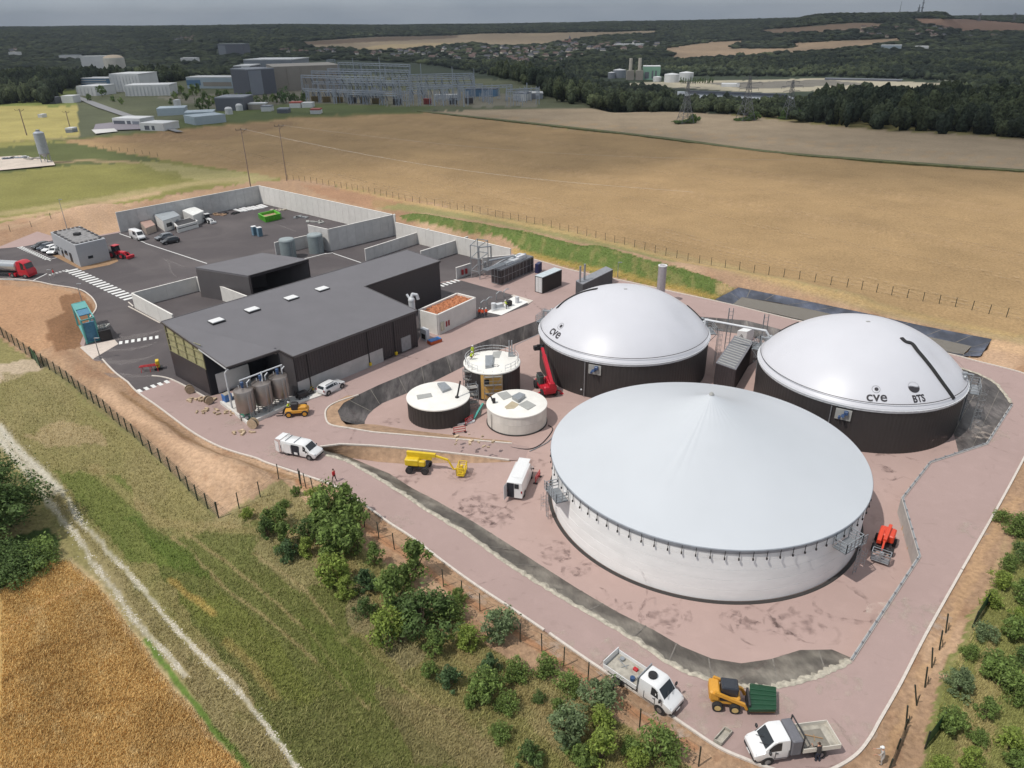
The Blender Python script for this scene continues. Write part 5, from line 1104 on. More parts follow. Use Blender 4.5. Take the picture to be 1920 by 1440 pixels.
for z in (1.6,4.3,hh): 
    for p,q in ((A_,B_),(B_,C_),(C_,Dd),(Dd,A_)): mb.beam(p+Vector((0,0,z)),q+Vector((0,0,z)),.14)
mb.build('frame',GALV,t); mb=MB(); cx=(A_+B_+C_+Dd)/4
mb.cyl(cx+Vector((0,0,.4)),cx+Vector((0,0,3.6)),.35,n=14); mb.cyl(cx+Vector((1.2,.3,.4)),cx+Vector((1.2,.3,2.8)),.3,n=14); mb.tube([tuple(cx+Vector((0,0,3.5))),tuple(cx+Vector((0,0,6))),tuple(cx+Vector((2.5,.8,6.0))),tuple(cx+Vector((2.5,.8,2)))],.14); mb.box(cx+Vector((2.2,.5,.6)),(1.8,1,1.2)); mb.tube([tuple(cx+Vector((1.5,-.4,1.2))),tuple(cx+Vector((4.5,.9,2.6))),tuple(cx+Vector((6.5,2.2,3.2)))],.2,10); mb.build('vessels',GALV,t,smooth=40)
t,L,h=boxthing('black_container','black container with white door and pale roof, standing alone','container',(1003,547),(1017,551),(1053,535),520,mat('black_paint',al(56,52,50),.5,var=.06),mat('pale_blue_roof',al(196,206,210),.5),rib=.35); facepanel(t,'door',L,0,.1,.95,.15,h-.25,WHITEP)
t,L,h=boxthing('generator_container','grey ribbed container with two exhaust stacks behind the dome','container',(1079,553),(1092,560),(1148,531),533,mat('graphite_paint',al(92,94,98),.5),mat('grey_ribbed_roof',al(140,142,148),.5),rib=.4)
mb=MB(); 
for u in (.02,.16): p=L[1]+(L[2]-L[1])*u+(L[0]-L[1])*.5; mb.cyl((p.x,p.y,1),(p.x,p.y,h+3.2),.2)
mb.build('exhaust_stack',GALV,t,smooth=40)
g=G(1237,568); hc=hat(g,498); t=thing('flare_chimney','grey steel chimney standing behind the white dome','chimney',tuple(g)); mb=MB(); mb.cyl((0,0,0),(0,0,hc),.78,n=28); mb.build('stack',mat('lilac_steel',al(186,180,184),.45,.3),t,smooth=40); mb=MB(); mb.lathe([(.8,hc-.1),(.84,hc-.1),(.84,hc+.08),(.6,hc+.08),(.6,hc-.1)],28); mb.build('rim',WHITEP,t,smooth=30)
t,L,h=boxthing('long_ribbed_container','long grey container between the two domes','container',(1337,722),(1374,736),(1407,680),693,CLAD,mat('ribbed_roof_dark',al(126,126,132),.55),z=0,rib=.4); 
mb=MB(); d=(L[2]-L[1]); s_=(L[0]-L[1])
for k in range(13): p=L[1]+d*((k+.5)/13)+s_*.08; q=p+s_*.84; mb.beam(p+Vector((0,0,h+.04)),q+Vector((0,0,h+.04)),.25,.06)
mb.build('roof_ribs',BOXG,t)
t,L,h=boxthing('pump_cabin','dark pump cabin against the right dome tank','cabin',(1394,682),(1404,686),(1420,674),655,CLAD,DARKM,z=0)
t,L,h=boxthing('white_tank_box','white plastic tank box with warning triangle behind the pipe bridge','tank box',(1380,641),(1398,643),(1412,636),622,WHITEP,z=0); mb=MB(); 
a,b=L[0],L[1]; p=a.lerp(b,.5)+Vector((-.1,-.06,h*.5)); q=(b-a).normalized(); v=[p-q*.35+Vector((0,-.05,-.1)),p+q*.35+Vector((0,-.05,-.1)),p+Vector((0,-.05,.5))]
for i in range(3): mb.beam(v[i],v[(i+1)%3],.06)
mb.build('warning_triangle',INK,t)
# white slab with dosing gear
sheet('white_slab',[P2(*p) for p in [(912,586),(963,557),(991,567),(940,592)]],[],ZR+.10,mat('white_slab_paint',al(244,242,238),.6,var=.03)); sheet('slab_kerb',[P2(*p) for p in [(958,555),(963,553),(1000,564),(991,570)]],[],ZR+.06,KERB)
g=G(944,577); t=thing('dosing_skid','white pumps and valves on the white slab','pump skid',(g.x,g.y,ZR+.1),.5); mb=MB(); mb.cyl((-2.2,-.2,.1),(-2.2,-.2,1.3),.45); mb.box((-.9,0,.5),(1.6,.9,.9),bev=.05); mb.tube([(-3,-.9,.3),(.5,-.9,.3),(.5,.8,.6)],.09); mb.cyl((3.4,.8,.0),(3.4,.8,1.2),.4); mb.build('pumps',WHITEM,t,smooth=40); mb=MB(); mb.box((1.2,.1,.6),(1.1,.9,1.0),bev=.1); mb.build('motor',DARKM,t)
pr=None
for i,(px,py,lab) in enumerate(((902,580,'bent white hose hoop nearest the bark box'),(913,574,'second bent white hose hoop from the bark box'),(931,563,'third bent white hose hoop from the bark box'),(945,558,'bent white hose hoop farthest from the bark box'))):
    g=G(px,py)
    if not pr:
        pr=thing('hose_hoop',lab,'hoop',tuple(g),0,'bent white hose hoops'); mb=MB(); mb.tube([(0,0,0),(0,0,1.3),(.5,.2,1.7),(1.0,.45,1.6)],.09); mb.build('bent_hose',GALV,pr,smooth=40)
    else: dup(pr,tuple(g),0,lab)
# lamp posts and service masts
lp=None
for px,py,yt,lab in ((132,450,374,'tall lamp post by the soil mound behind the office'),(188,672,634,'lamp post at the corner of the left entrance'),(161,590,532,'lamp post on the brown verge by the teal container'),(96,533,506,'lamp post in front of the red tanker cab'),(1158,520,492,'lamp post on the green bank behind the generator')):
    g=G(px,py); h=hat(g,yt)
    t=thing('lamp_post',lab,'lamp post',tuple(g),0,'slim lamp posts'); mb=MB(); mb.cyl((0,0,0),(0,0,h),.09,.05,n=8); mb.build('pole',GALV,t); mb=MB(); mb.box((.35,0,h),(.8,.25,.1)); mb.build('lamp_head',GALV,t)
# ================================================================ VEHICLES AND MACHINES
WPAINT=mat('white_car_paint',al(238,238,238),.25,var=.02,coat=.6); TYRE=mat('tyre',al(44,43,44),.85,var=.1); RIM=mat('wheel_rim',al(150,150,152),.35,.6); LAMP=mat('headlight',al(200,205,210),.1); TAIL=mat('tail_light',al(150,26,28),.25)
BLKP=mat('black_car_paint',al(46,46,50),.25,coat=.6,var=.02); GRYP=mat('grey_car_paint',al(120,124,130),.25,coat=.6,var=.02); BUMP=mat('black_bumper',al(52,52,54),.6); YELP=mat('yellow_paint',al(230,196,40),.45,var=.06); REDP=mat('crane_red',al(196,30,50),.4,var=.05); ORP=mat('orange_paint',al(226,72,40),.45,var=.06); AMB=mat('amber_yellow',al(222,160,56),.5,var=.08); CARGO=mat('dusty_cargo',al(178,172,160),.9,var=.3,scale=2)
def wheel(t,x,y,r,w_=.24,rim=RIM,name='wheel'):
    mb=MB(); s=1 if y>0 else -1; mb.cyl((x,y-s*w_,r),(x,y,r),r,n=18); o=mb.build(name,TYRE,t,smooth=35); mb=MB(); mb.cyl((x,y-.02*s,r),(x,y+.015*s,r),r*.6,n=14); mb.build('rim',rim,o,smooth=30)
def loft(st,m,t,name='body',mi=None):
    mb=MB(); vs=[];n=10
    for (x,zb,zt2,zr,wb,wr) in st:
        z1=zb+(zt2-zb)*.3
        rr=[(wb*.94,zb),(wb,z1),(wb*.99,zt2),(wr,zr-.07 if zr-zt2>.15 else (zt2+zr)/2),(wr-.14,zr)]
        vs+=[(x,-a,b) for a,b in rr]+[(x,a,b) for a,b in rr[::-1]]
    fs=[]
    for i in range(len(st)-1):
        for k in range(n): j=(k+1)%n; fs.append((i*n+k,i*n+j,(i+1)*n+j,(i+1)*n+k))
    fs+=[tuple(range(n-1,-1,-1)),tuple((len(st)-1)*n+k for k in range(n))]
    mb.add(vs,[f[::-1] for f in fs]); return mb.build(name,m,t,smooth=32)
def lerp_st(st,x):
    for a,b in zip(st[:-1],st[1:]):
        if min(a[0],b[0])<=x<=max(a[0],b[0]): u=(x-a[0])/(b[0]-a[0]); return [a[k]+(b[k]-a[k])*u for k in range(6)]
    return st[-1]
def sidewin(t,st,x0,x1,name='side_window',lo=.06,hi=.10,m=GLASS):
    for s in (-1,1):
        mb=MB(); xs=np.linspace(x0,x1,4); P=[]
        for x in xs:
            q=lerp_st(st,x); zt2,zr,wb,wr=q[2],q[3]-.07,q[4]*.99,q[5]; 
            def pt(z): u=(z-zt2)/(zr-zt2+1e-6); return (x,s*(wb+(wr-wb)*u+.012),z)
            P.append((pt(zt2+lo),pt(max(zt2+lo+.02,zr-hi))))
        for a,b in zip(P[:-1],P[1:]): mb.quad(*( (a[0],b[0],b[1],a[1]) if s<0 else (b[0],a[0],a[1],b[1])))
        mb.build(name,m,t)
def crosswin(t,a,b,name,m=GLASS,off=.015,ins=.08,u0=.08,u1=.92):
    mb=MB(); A=[a[0],a[3] if a[3]-a[2]>.15 else a[3],a[5]-.1]; B=[b[0],b[3],b[5]-.12]
    d=Vector((B[0]-A[0],0,B[1]-A[1])); n=Vector((-d.z,0,d.x)).normalized(); 
    if n.z<0: n=-n
    p=Vector((A[0],0,A[1]))+d*u0+n*off; q=Vector((A[0],0,A[1]))+d*u1+n*off; wa=A[2]+(B[2]-A[2])*u0; wb=A[2]+(B[2]-A[2])*u1
    vs=[(p.x,-wa,p.z),(p.x,wa,p.z),(q.x,wb,q.z),(q.x,-wb,q.z)]; f=(0,1,2,3) if d.x<0 else (3,2,1,0); mb.add(vs,[f]); mb.build(name,m,t)
def seams(t,W_,xs,z0,z1,hz=True):
    for s in (-1,1):
        mb=MB(); [mb.beam((x,s*(W_+.002),z0),(x,s*(W_+.002),z1),.035) for x in xs]; mb.beam((xs[0],s*(W_+.002),z0),(xs[-1],s*(W_+.002),z0),.03); mb.build('door_seam',DARKM,t)
        mb=MB(); [mb.box((xs[i]+.18 if i else xs[0]+.9,s*(W_+.02),z1-.15),(.2,.04,.05)) for i in (0,)]; mb.build('door_handle',BUMP,t)
def frontend(t,x,W_,z):
    mb=MB(); mb.box((x+.01,0,z),(.06,W_*1.15,.2),bev=.01); mb.build('grille',BUMP,t); mb=MB(); mb.box((x+.13,0,z-.32),(.03,.5,.12)); mb.build('number_plate',WPAINT,t)
    mb=MB(); [mb.beam((x-.55,y,z+.62),(x-.85,y+.45,z+.92),.03) for y in (-.5,.15)]; mb.build('wiper',BUMP,t)
def heading(a,b,z=ZR): A=G(*a,z);B=G(*b,z); return (A+B)/2, math.atan2(B.y-A.y,B.x-A.x)
# station: x, z bottom, z belt, z top, half width, roof half width
CAR=[(-2.1,.45,.75,.85,.80,.70),(-2.02,.3,.95,1.02,.88,.74),(-1.75,.25,1.0,1.45,.91,.66),(-1.2,.25,1.0,1.56,.92,.66),(.1,.25,.98,1.57,.92,.66),(.45,.25,.97,1.5,.92,.64),(1.15,.25,.93,1.02,.91,.76),(1.9,.28,.84,.92,.86,.72),(2.12,.4,.7,.74,.76,.6)]
VAN=[(-2.55,.35,1.05,1.9,.93,.80),(-2.5,.3,1.05,1.93,.95,.82),(.75,.3,1.05,1.95,.95,.82),(1.05,.3,1.04,1.86,.95,.80),(1.75,.3,1.05,1.15,.94,.84),(2.35,.33,.92,1.0,.90,.78),(2.55,.42,.75,.8,.8,.66)]
BIGV=[(-3.0,.4,1.3,2.42,.98,.88),(-2.94,.35,1.3,2.48,1.0,.90),(1.35,.35,1.3,2.5,1.0,.90),(1.65,.35,1.28,2.36,1.0,.88),(2.3,.35,1.28,1.4,.99,.86),(2.85,.38,1.05,1.15,.96,.82),(3.05,.48,.85,.92,.88,.72)]
def carlike(name,label,cat,st,a,b,paint,wins,wx,wr_,group=None,z=ZR,sc=1,extra=None,side=True):
    c,h=heading(a,b,z); t=thing(name,label,cat,tuple(c),h); 
    if group: t['group']=group
    if sc!=1: t.scale=(sc,)*3
    loft(st,paint,t); W_=st[len(st)//2][4]
    for x0,x1 in wins: sidewin(t,st,x0,x1)
    n=len(st); i=[k for k in range(n-1) if st[k][3]-st[k+1][3]>.35 and st[k][0]>0][0]; crosswin(t,st[i+1],st[i],'windscreen')
    mb=MB(); mb.box((st[-1][0]-.1,0,st[-1][1]+.05),(.25,W_*1.7,.3),bev=.06); mb.build('front_bumper',BUMP,t)
    for s in (-1,1):
        q=st[-2]; mb=MB(); mb.box((q[0]+.06,s*(q[4]*.8),q[2]-.08),(.22,.26,.18),bev=.04); mb.build('headlight',LAMP,t)
        q=st[1]; mb=MB(); mb.box((q[0]-.05,s*(q[4]*.88),q[2]-.05),(.1,.16,.3)); mb.build('tail_light',TAIL,t)
        mb=MB(); q=st[i]; mb.box((q[0]+.35,s*(q[4]+.13),q[2]+.12),(.14,.22,.18),bev=.03); mb.build('wing_mirror',BUMP,t)
        for x in wx: 
            mb=MB(); mb.cyl((x,s*(W_-.05),wr_),(x,s*(W_+.004),wr_),wr_+.09,n=18); mb.build('wheel_arch',BUMP,t); wheel(t,x,s*(W_+.02),wr_)
    return t
t=carlike('white_car','white five-door car parked along the hall wall','car',CAR,(602,742),(640,722),WPAINT,((-1.6,-.15),(-.08,.85)),(-1.35,1.35),.36)
crosswin(t,(-2.02,0,.95,1.02,.88,.74),(-1.75,0,1.0,1.45,.91,.66),'rear_window'); mb=MB(); [mb.beam((-1.5,s*.6,1.6),(.1,s*.6,1.62),.05) for s in (-1,1)]; mb.build('roof_rail',BUMP,t)
t=carlike('white_van','white van with its side and rear doors open, near the walker in red','van',VAN,(540,845),(597,858),WPAINT,((.8,1.6),),(-1.7,1.65),.36)
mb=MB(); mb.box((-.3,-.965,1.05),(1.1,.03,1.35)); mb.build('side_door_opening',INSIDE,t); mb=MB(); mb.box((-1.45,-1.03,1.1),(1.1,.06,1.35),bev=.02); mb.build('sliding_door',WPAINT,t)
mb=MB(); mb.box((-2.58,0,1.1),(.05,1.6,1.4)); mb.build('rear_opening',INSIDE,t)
for s in (-1,1): mb=MB(); mb.box((-2.95,s*1.05,1.1),(.8,.06,1.45),rz=s*.35,bev=.02); mb.build('rear_door',WPAINT,t)
mb=MB(); mb.box((-2.9,0,2.0),(.8,1.6,.05)); mb.box((-.25,-.95,.6),(.5,.1,.3)); mb.build('roof_bar',WPAINT,t); mb=MB(); [mb.beam((x,-.75,2.0),(x,.75,2.0),.06) for x in (-1.8,-.5)]; mb.build('roof_rack',GALV,t)
t=carlike('white_van','white high-roofed van with its rear open, between the yellow lift and the giant tank','van',BIGV,(966,934),(985,890),WPAINT,((1.45,2.1),),(-1.9,2.05),.38,z=0)
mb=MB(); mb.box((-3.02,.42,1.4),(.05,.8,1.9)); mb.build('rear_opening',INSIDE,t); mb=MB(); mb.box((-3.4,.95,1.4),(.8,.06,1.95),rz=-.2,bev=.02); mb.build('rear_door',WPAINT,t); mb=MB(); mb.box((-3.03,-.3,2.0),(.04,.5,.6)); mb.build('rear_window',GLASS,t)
mb=MB(); mb.box((.2,0,2.505),(4.3,1.4,.03),bev=.01); mb.build('roof_panel',WPAINT,t)
t=carlike('white_van','white van with side windows parked at the left end of the yard line','van',BIGV,(247,443),(272,453),WPAINT,((-.6,1.2),(1.45,2.1)),(-1.9,2.05),.38,group='vehicles parked in the yard',sc=.92)
t=carlike('black_car','black car, nearer of the two beside the cabins','car',CAR,(335,453),(305,459),BLKP,((-1.6,-.15),(-.08,.85)),(-1.35,1.35),.36,group='vehicles parked in the yard')
t=carlike('grey_car','dark grey car behind the black one','car',CAR,(322,446),(295,452),GRYP,((-1.6,-.15),(-.08,.85)),(-1.35,1.35),.36,group='vehicles parked in the yard')
for a,b,p,lab in (((90,462),(66,468),BLKP,'black car, leftmost in the row left of the office'),((98,464),(76,471),mat('blue_grey_car_paint',al(70,76,88),.25,coat=.6),'dark blue-grey car, second in the row left of the office'),((106,467),(84,475),WPAINT,'white car, third in the row left of the office'),((112,470),(94,480),WPAINT,'white car in the parking row nearest the office wall')):
    carlike('parked_car',lab,'car',CAR,a,b,p,((-1.6,-.15),(-.08,.85)),(-1.35,1.35),.36,group='cars parked left of the office',sc=.95)
# --- pickups with open beds
def tipper(label,a,b,double,box,z=ZR,sc=1.0):
    c,h=heading(a,b,z); t=thing('pickup_truck',label,'truck',tuple(c),h); t.scale=(sc,)*3
    x0=.05 if double else .55
    st=[(x0,.5,1.35,2.2,.96,.84),(x0+.08,.45,1.35,2.28,.98,.86),(1.45,.45,1.35,2.3,.98,.86),(1.7,.45,1.33,2.2,.98,.84),(2.35,.45,1.3,1.42,.97,.84),(2.9,.45,1.08,1.18,.94,.8),(3.1,.55,.9,.96,.86,.7)]
    loft(st,WPAINT,t,'cab'); sidewin(t,st,1.2,2.1); crosswin(t,st[4],st[3],'windscreen')
    mb=MB(); mb.box((2.95,0,.55),(.35,1.8,.42),bev=.1); mb.build('front_bumper',BUMP,t)
    for s in (-1,1):
        mb=MB(); mb.box((2.86,s*.75,1.0),(.25,.3,.2),bev=.05); mb.build('headlight',LAMP,t); mb=MB(); mb.box((2.15,s*1.16,1.55),(.14,.26,.3),bev=.04); mb.build('wing_mirror',BUMP,t)
        for x in (2.1,-1.9): mb=MB(); mb.cyl((x,s*.9,.38),(x,s*.985,.38),.48,n=18); mb.build('wheel_arch',BUMP,t); wheel(t,x,s*1.0,.38)
    mb=MB(); mb.box((-1.2,0,.6),(3.9,.9,.25)); mb.build('chassis',BUMP,t)
    bx0,bx1=-3.3,(-.1 if not box else -.45); 
    mb=MB(); mb.box(((bx0+bx1)/2,0,.92),(bx1-bx0,2.05,.1)); mb.build('bed_floor',CARGO,t)
    side=WPAINT if not box else mat('pale_sideboard',al(222,216,204),.6,var=.08)
    for s in (-1,1): mb=MB(); mb.box(((bx0+bx1)/2,s*1.03,1.12),(bx1-bx0,.05,.42)); mb.build('sideboard',side,t)
    mb=MB(); mb.box((bx0,0,1.12),(.05,2.1,.42)) if box else mb.box((bx0-.02,0,1.25),(.06,2.05,.72)); mb.build('tailboard',side,t)
    if box:
        mb=MB(); mb.box((.05,0,1.45),(.8,2.0,1.5),bev=.08); mb.build('tool_box',mat('tarp_grey',al(112,112,118),.7),t); mb=MB(); [mb.beam((-.38,s*.95,.9),(-.38,s*.95,2.5),.08) for s in (-1,1)]; mb.beam((-.38,-.95,2.5),(-.38,.95,2.5),.08); mb.build('headboard',BUMP,t)
        mb=MB(); mb.box((-1.7,.1,.985),(1.9,1.5,.04)); mb.build('concrete_spill',mat('wet_concrete',al(140,134,124),.9,var=.2),t); mb=MB(); mb.beam((-2.4,.2,1.05),(-1.1,-.3,1.1),.05); mb.beam((-1.7,.3,1.05),(-1.9,-.2,1.05),.04); mb.build('shovel',mat('wood',al(176,140,100),.8),t)
    else:
        mb=MB(); mb.box((.25,0,1.9),(.04,1.7,.2)); mb.box((-.05,0,1.6),(.08,1.95,1.3)); mb.build('headboard',GALV,t); mb=MB(); mb.cyl((.75,-.1,2.3),(.75,-.1,2.5),.36,.36,n=18); mb.cyl((.75,-.1,2.5),(.75,-.1,2.52),.2,n=12); mb.build('spare_wheel',TYRE,t)
        mb=MB(); mb.beam((-2.9,.4,1.1),(-1.8,.1,1.1),.05); mb.beam((-2.2,-.1,1.0),(-1.9,.5,1.0),.05); mb.cyl((-2.6,.6,.98),(-2.6,.6,1.2),.2,n=10); mb.build('tools',GALV,t)
        mb=MB(); mb.cyl((-.8,-.5,.98),(-.8,-.5,1.3),.2,n=12); tag(mb.build('blue_bucket',BLUE,None),'blue bucket on the bed of the kerbside pickup','bucket'); o=bpy.data.objects['blue_bucket']; o.matrix_world=Matrix.Translation(t.location)@Matrix.Rotation(h,4,'Z')
        mb=MB(); mb.box((-1.2,.5,1.07),(.4,.3,.22),bev=.03); o=tag(mb.build('red_tool_case',REDM,None),'small red tool case on the bed of the kerbside pickup','tool case'); o.matrix_world=Matrix.Translation(t.location)@Matrix.Rotation(h,4,'Z')
    return t
_t1=tipper('white pickup with a spare wheel on its roof and an empty bed, by the kerb',(1158,1262),(1258,1330),True,False)
_t2=tipper('white pickup with a grey tool box and concrete-stained bed',(1545,1397),(1410,1415),False,True)
for q_ in (_t1,_t2): seams(q_,.985,(.62,1.62),.62,1.34); frontend(q_,3.03,.95,.86)
# --- machines
def machine(name,label,cat,a,b,z=ZR,sc=1.,grp=None):
    c,h=heading(a,b,z); t=thing(name,label,cat,tuple(c),h); t.scale=(sc,)*3
    return t
def boom_lift(label,a,b,m,z,seg,basket,sc=1.,bask=None):
    t=machine('boom_lift',label,'boom lift',a,b,z,sc); mb=MB(); mb.box((0,0,.75),(2.6,1.5,.4),bev=.05); mb.build('chassis',DARKM,t)
    for x in (-1.05,1.05):
        for s in (-1,1): wheel(t,x,s*1.15,.48,.4,BUMP)
    mb=MB(); mb.box((-.7,.0,1.5),(1.9,1.7,1.0),bev=.12); mb.box((.6,-.55,1.4),(.9,.5,.8),bev=.08); mb.build('turret',m,t)
    mb=MB()
    for p,q,w_ in seg: mb.beam(p,q,w_,w_*1.15)
    mb.build('boom',m,t)
    bx,by,bz=basket; mb=MB(); mb.beam(seg[-1][1],(bx,by,bz+.5),.14); P=[(bx-.5,by-.95,bz),(bx+.5,by-.95,bz),(bx+.5,by+.95,bz),(bx-.5,by+.95,bz),(bx-.5,by-.95,bz)]
    railing(mb,P,1.1,.9,.04,3); mb.box((bx,by,bz),(1.0,1.9,.08)); mb.box((bx,by,bz+.8),(.3,.4,.5)); mb.build('basket',bask or m,t); return t
boom_lift('yellow boom lift parked below the ramp',(772,880),(800,882),YELP,0.0,[((-1.5,.1,2.5),(2.3,.1,2.35),.42),((-1.4,.1,2.0),(1.8,.1,1.9),.4),((2.2,.1,2.3),(4.0,-.1,1.9),.22),((4.0,-.1,1.9),(4.7,-.3,.7),.16)],(5.8,-.3,.35),.95)
boom_lift('orange boom lift with grey basket right of the giant tank',(1662,1010),(1650,1045),ORP,0.0,[((-1.6,.1,2.2),(1.6,0,2.1),.36),((-.6,-.55,2.0),(1.4,-.55,1.6),.4),((1.6,0,2.1),(2.2,0,1.1),.2)],(3.0,.1,.4),.9,GALV)
# red rotating handler
t=machine('telescopic_handler','red telescopic handler with raised boom against the dark dome tank','telehandler',(1036,752),(1010,716),0.0,1.0); mb=MB(); mb.box((0,0,.95),(4.6,1.9,.7),bev=.12); mb.box((-1.9,0,1.5),(1.2,2.0,.9),bev=.15); mb.box((.2,-.6,1.7),(1.6,.9,.8),bev=.12); mb.build('chassis',REDP,t)
for x in (-1.6,1.6):
    for s in (-1,1): wheel(t,x,s*1.2,.62,.45,BUMP)
mb=MB(); mb.box((.6,.65,1.95),(1.5,.85,1.5),bev=.18); mb.build('cab',mat('cab_glass',al(70,88,82),.15),t); mb=MB(); mb.box((.6,.65,2.72),(1.3,.75,.06)); mb.build('cab_roof',DARKM,t)
mb=MB(); mb.beam((-2.2,-.2,2.3),(1.6,-.25,5.2),.5,.6); mb.beam((1.2,-.25,4.9),(2.6,-.3,5.95),.36,.44); mb.box((-2.1,-.2,2.0),(.9,.9,1.0),bev=.1); mb.build('boom',REDP,t)
mb=MB(); mb.beam((2.5,-.3,5.9),(3.3,-.3,5.9),.28,.4); mb.box((3.4,-.3,5.8),(.3,1.1,.9)); mb.box((3.75,.3,5.6),(.7,.7,.6)); mb.beam((3.5,-.3,5.4),(3.5,-.3,2.6),.03); mb.build('work_head',BLACK,t)
for s in (-1,1): mb=MB(); mb.beam((-1.2,s*.9,.8),(-1.5,s*2.0,.4),.16); mb.box((-1.5,s*2.05,.06),(.5,.5,.1)); mb.build('outrigger',REDP,t)
# yellow telehandler at the hall
t=machine('telehandler','small amber telehandler in front of the stainless tanks','telehandler',(572,776),(545,778),ZR,.85); mb=MB(); mb.box((0,0,.9),(3.6,1.7,.6),bev=.1); mb.box((-.9,.3,1.4),(1.5,1.0,.7),bev=.15); mb.build('chassis',AMB,t)
for x in (-1.25,1.25):
    for s in (-1,1): wheel(t,x,s*1.05,.52,.4,AMB)
mb=MB(); mb.box((.2,.4,1.8),(1.2,.85,1.3),bev=.15); mb.build('cab',DARKM,t); mb=MB(); mb.beam((-1.6,-.35,1.6),(1.9,-.35,1.1),.35); mb.beam((1.9,-.35,1.1),(2.2,-.35,.5),.25); mb.build('boom',BUMP,t); mb=MB(); mb.box((2.25,-.2,.5),(.1,1.2,.6)); [mb.box((2.8,y,.15),(1.1,.14,.08)) for y in (-.6,.2)]; mb.build('fork',BUMP,t)
t=machine('black_trolley','dark compressor trolley behind the amber telehandler','trolley',(560,750),(575,744),ZR); mb=MB(); mb.box((0,0,.7),(1.6,.9,.8),bev=.1); mb.cyl((-1.0,0,.5),(-1.0,0,1.6),.1); mb.cyl((.9,0,.4),(2.0,.2,1.0),.12); mb.box((1.4,.2,.4),(1.0,.8,.3)); mb.build('body',DARKM,t); [wheel(t,x,s*.5,.25,.15) for x in (-.5,.5) for s in (-1,1)]
# skid steer
t=machine('skid_steer','yellow and black skid steer loader pressed against the green panels','loader',(1345,1316),(1392,1322),ZR,1.0); mb=MB(); mb.box((-.5,0,.95),(2.2,1.3,.8),bev=.1); mb.box((-1.35,0,1.35),(.8,1.5,.9),bev=.12)
for s in (-1,1): mb.beam((-1.4,s*.75,1.8),(.9,s*.75,.9),.2,.26); mb.beam((.9,s*.75,.9),(1.15,s*.7,.4),.2)
mb.build('body',AMB,t); mb=MB(); mb.box((-.25,0,1.55),(1.3,1.1,1.3),bev=.08); mb.build('cab',mat('cab_black_glass',al(48,52,60),.2),t)
mb=MB(); mb.box((1.3,0,.55),(.16,1.7,1.0)); [mb.box((1.85,y,.15),(1.1,.13,.08)) for y in (-.45,.45)]; mb.build('fork',BUMP,t)
for x in (-1.05,.25):
    for s in (-1,1): wheel(t,x,s*.98,.42,.32,mat('cream_rim',al(206,180,120),.6))
mb=MB(); mb.box((-1.35,.76,1.4),(.5,.03,.4)); mb.box((-.5,-.68,1.1),(.9,.03,.25)); mb.build('side_grille',DARKM,t)
P=[G(*p) for p in ((1402,1344),(1452,1344),(1452,1303),(1404,1296))]; t=thing('fence_panel_stack','stack of dark green mesh fence panels in front of the skid steer','fence panels',tuple(P[0])); mb=MB()
GRF=mat('dark_green_mesh',al(34,84,56),.5,var=.15,scale=6); LP=[p-P[0] for p in P]
mb.prism([(p.x,p.y) for p in LP],.55,.75); n=26
for k in range(n+1): a=LP[0].lerp(LP[1],k/n); b=LP[3].lerp(LP[2],k/n); mb.beam((a.x,a.y,.79),(b.x,b.y,.79),.05)
for k in range(6): a=LP[0].lerp(LP[3],k/5); b=LP[1].lerp(LP[2],k/5); mb.beam((a.x,a.y,.83),(b.x,b.y,.83),.06)
mb.build('panels',GRF,t); mb=MB(); [mb.beam(LP[0].lerp(LP[3],u)+Vector((0,0,.28)),LP[1].lerp(LP[2],u)+Vector((0,0,.28)),.2,.5) for u in (.2,.8)]; mb.build('bearer',mat('wood',(.3,.2,.1)),t)
# mortar trough
P=corner4((1338,1391),(1352,1399),(1372,1376)); o,L=local4(P); t=thing('mortar_trough','empty pale mortar trough lying on the road between the two pickups','trough',tuple(o)); mb=MB(); mb.prism([(p.x,p.y) for p in L],0,.08); mb.build('floor',CARGO,t); mb=MB()
for i in range(4): a,b=L[i],L[(i+1)%4]; mb.beam(a+Vector((0,0,.18)),b+Vector((0,0,.18)),.06,.36)
mb.build('side',CARGO,t)
# red tractor, wheel loader
def tractor(label,cat,name,a,b,m,sc,cabm=GLASS):
    t=machine(name,label,cat,a,b,ZR,sc); mb=MB(); mb.box((.9,0,1.1),(2.2,.9,.8),bev=.15); mb.box((-1.0,0,1.0),(1.6,1.2,.7),bev=.1); mb.beam((2.0,-.5,1.2),(3.0,-.5,.5),.16); mb.beam((2.0,.5,1.2),(3.0,.5,.5),.16); mb.box((3.2,0,.5),(.5,2.0,.7),bev=.1); mb.build('body',m,t); mb=MB(); mb.box((-.7,0,2.0),(1.3,1.3,1.2),bev=.1); mb.build('cab',cabm,t); mb=MB(); mb.box((-.7,0,2.68),(1.5,1.5,.14),bev=.05); mb.build('cab_roof',m,t)
    for s in (-1,1): wheel(t,-1.1,s*1.15,.75,.5,m); wheel(t,1.5,s*1.05,.6,.4,m)
    return t
tractor('red front loader parked against the office end wall','loader','wheel_loader',(213,481),(237,484),REDP,1.05); tractor('white wheel loader beside the cabins in the yard','loader','wheel_loader',(384,414),(400,420),WPAINT,.85)
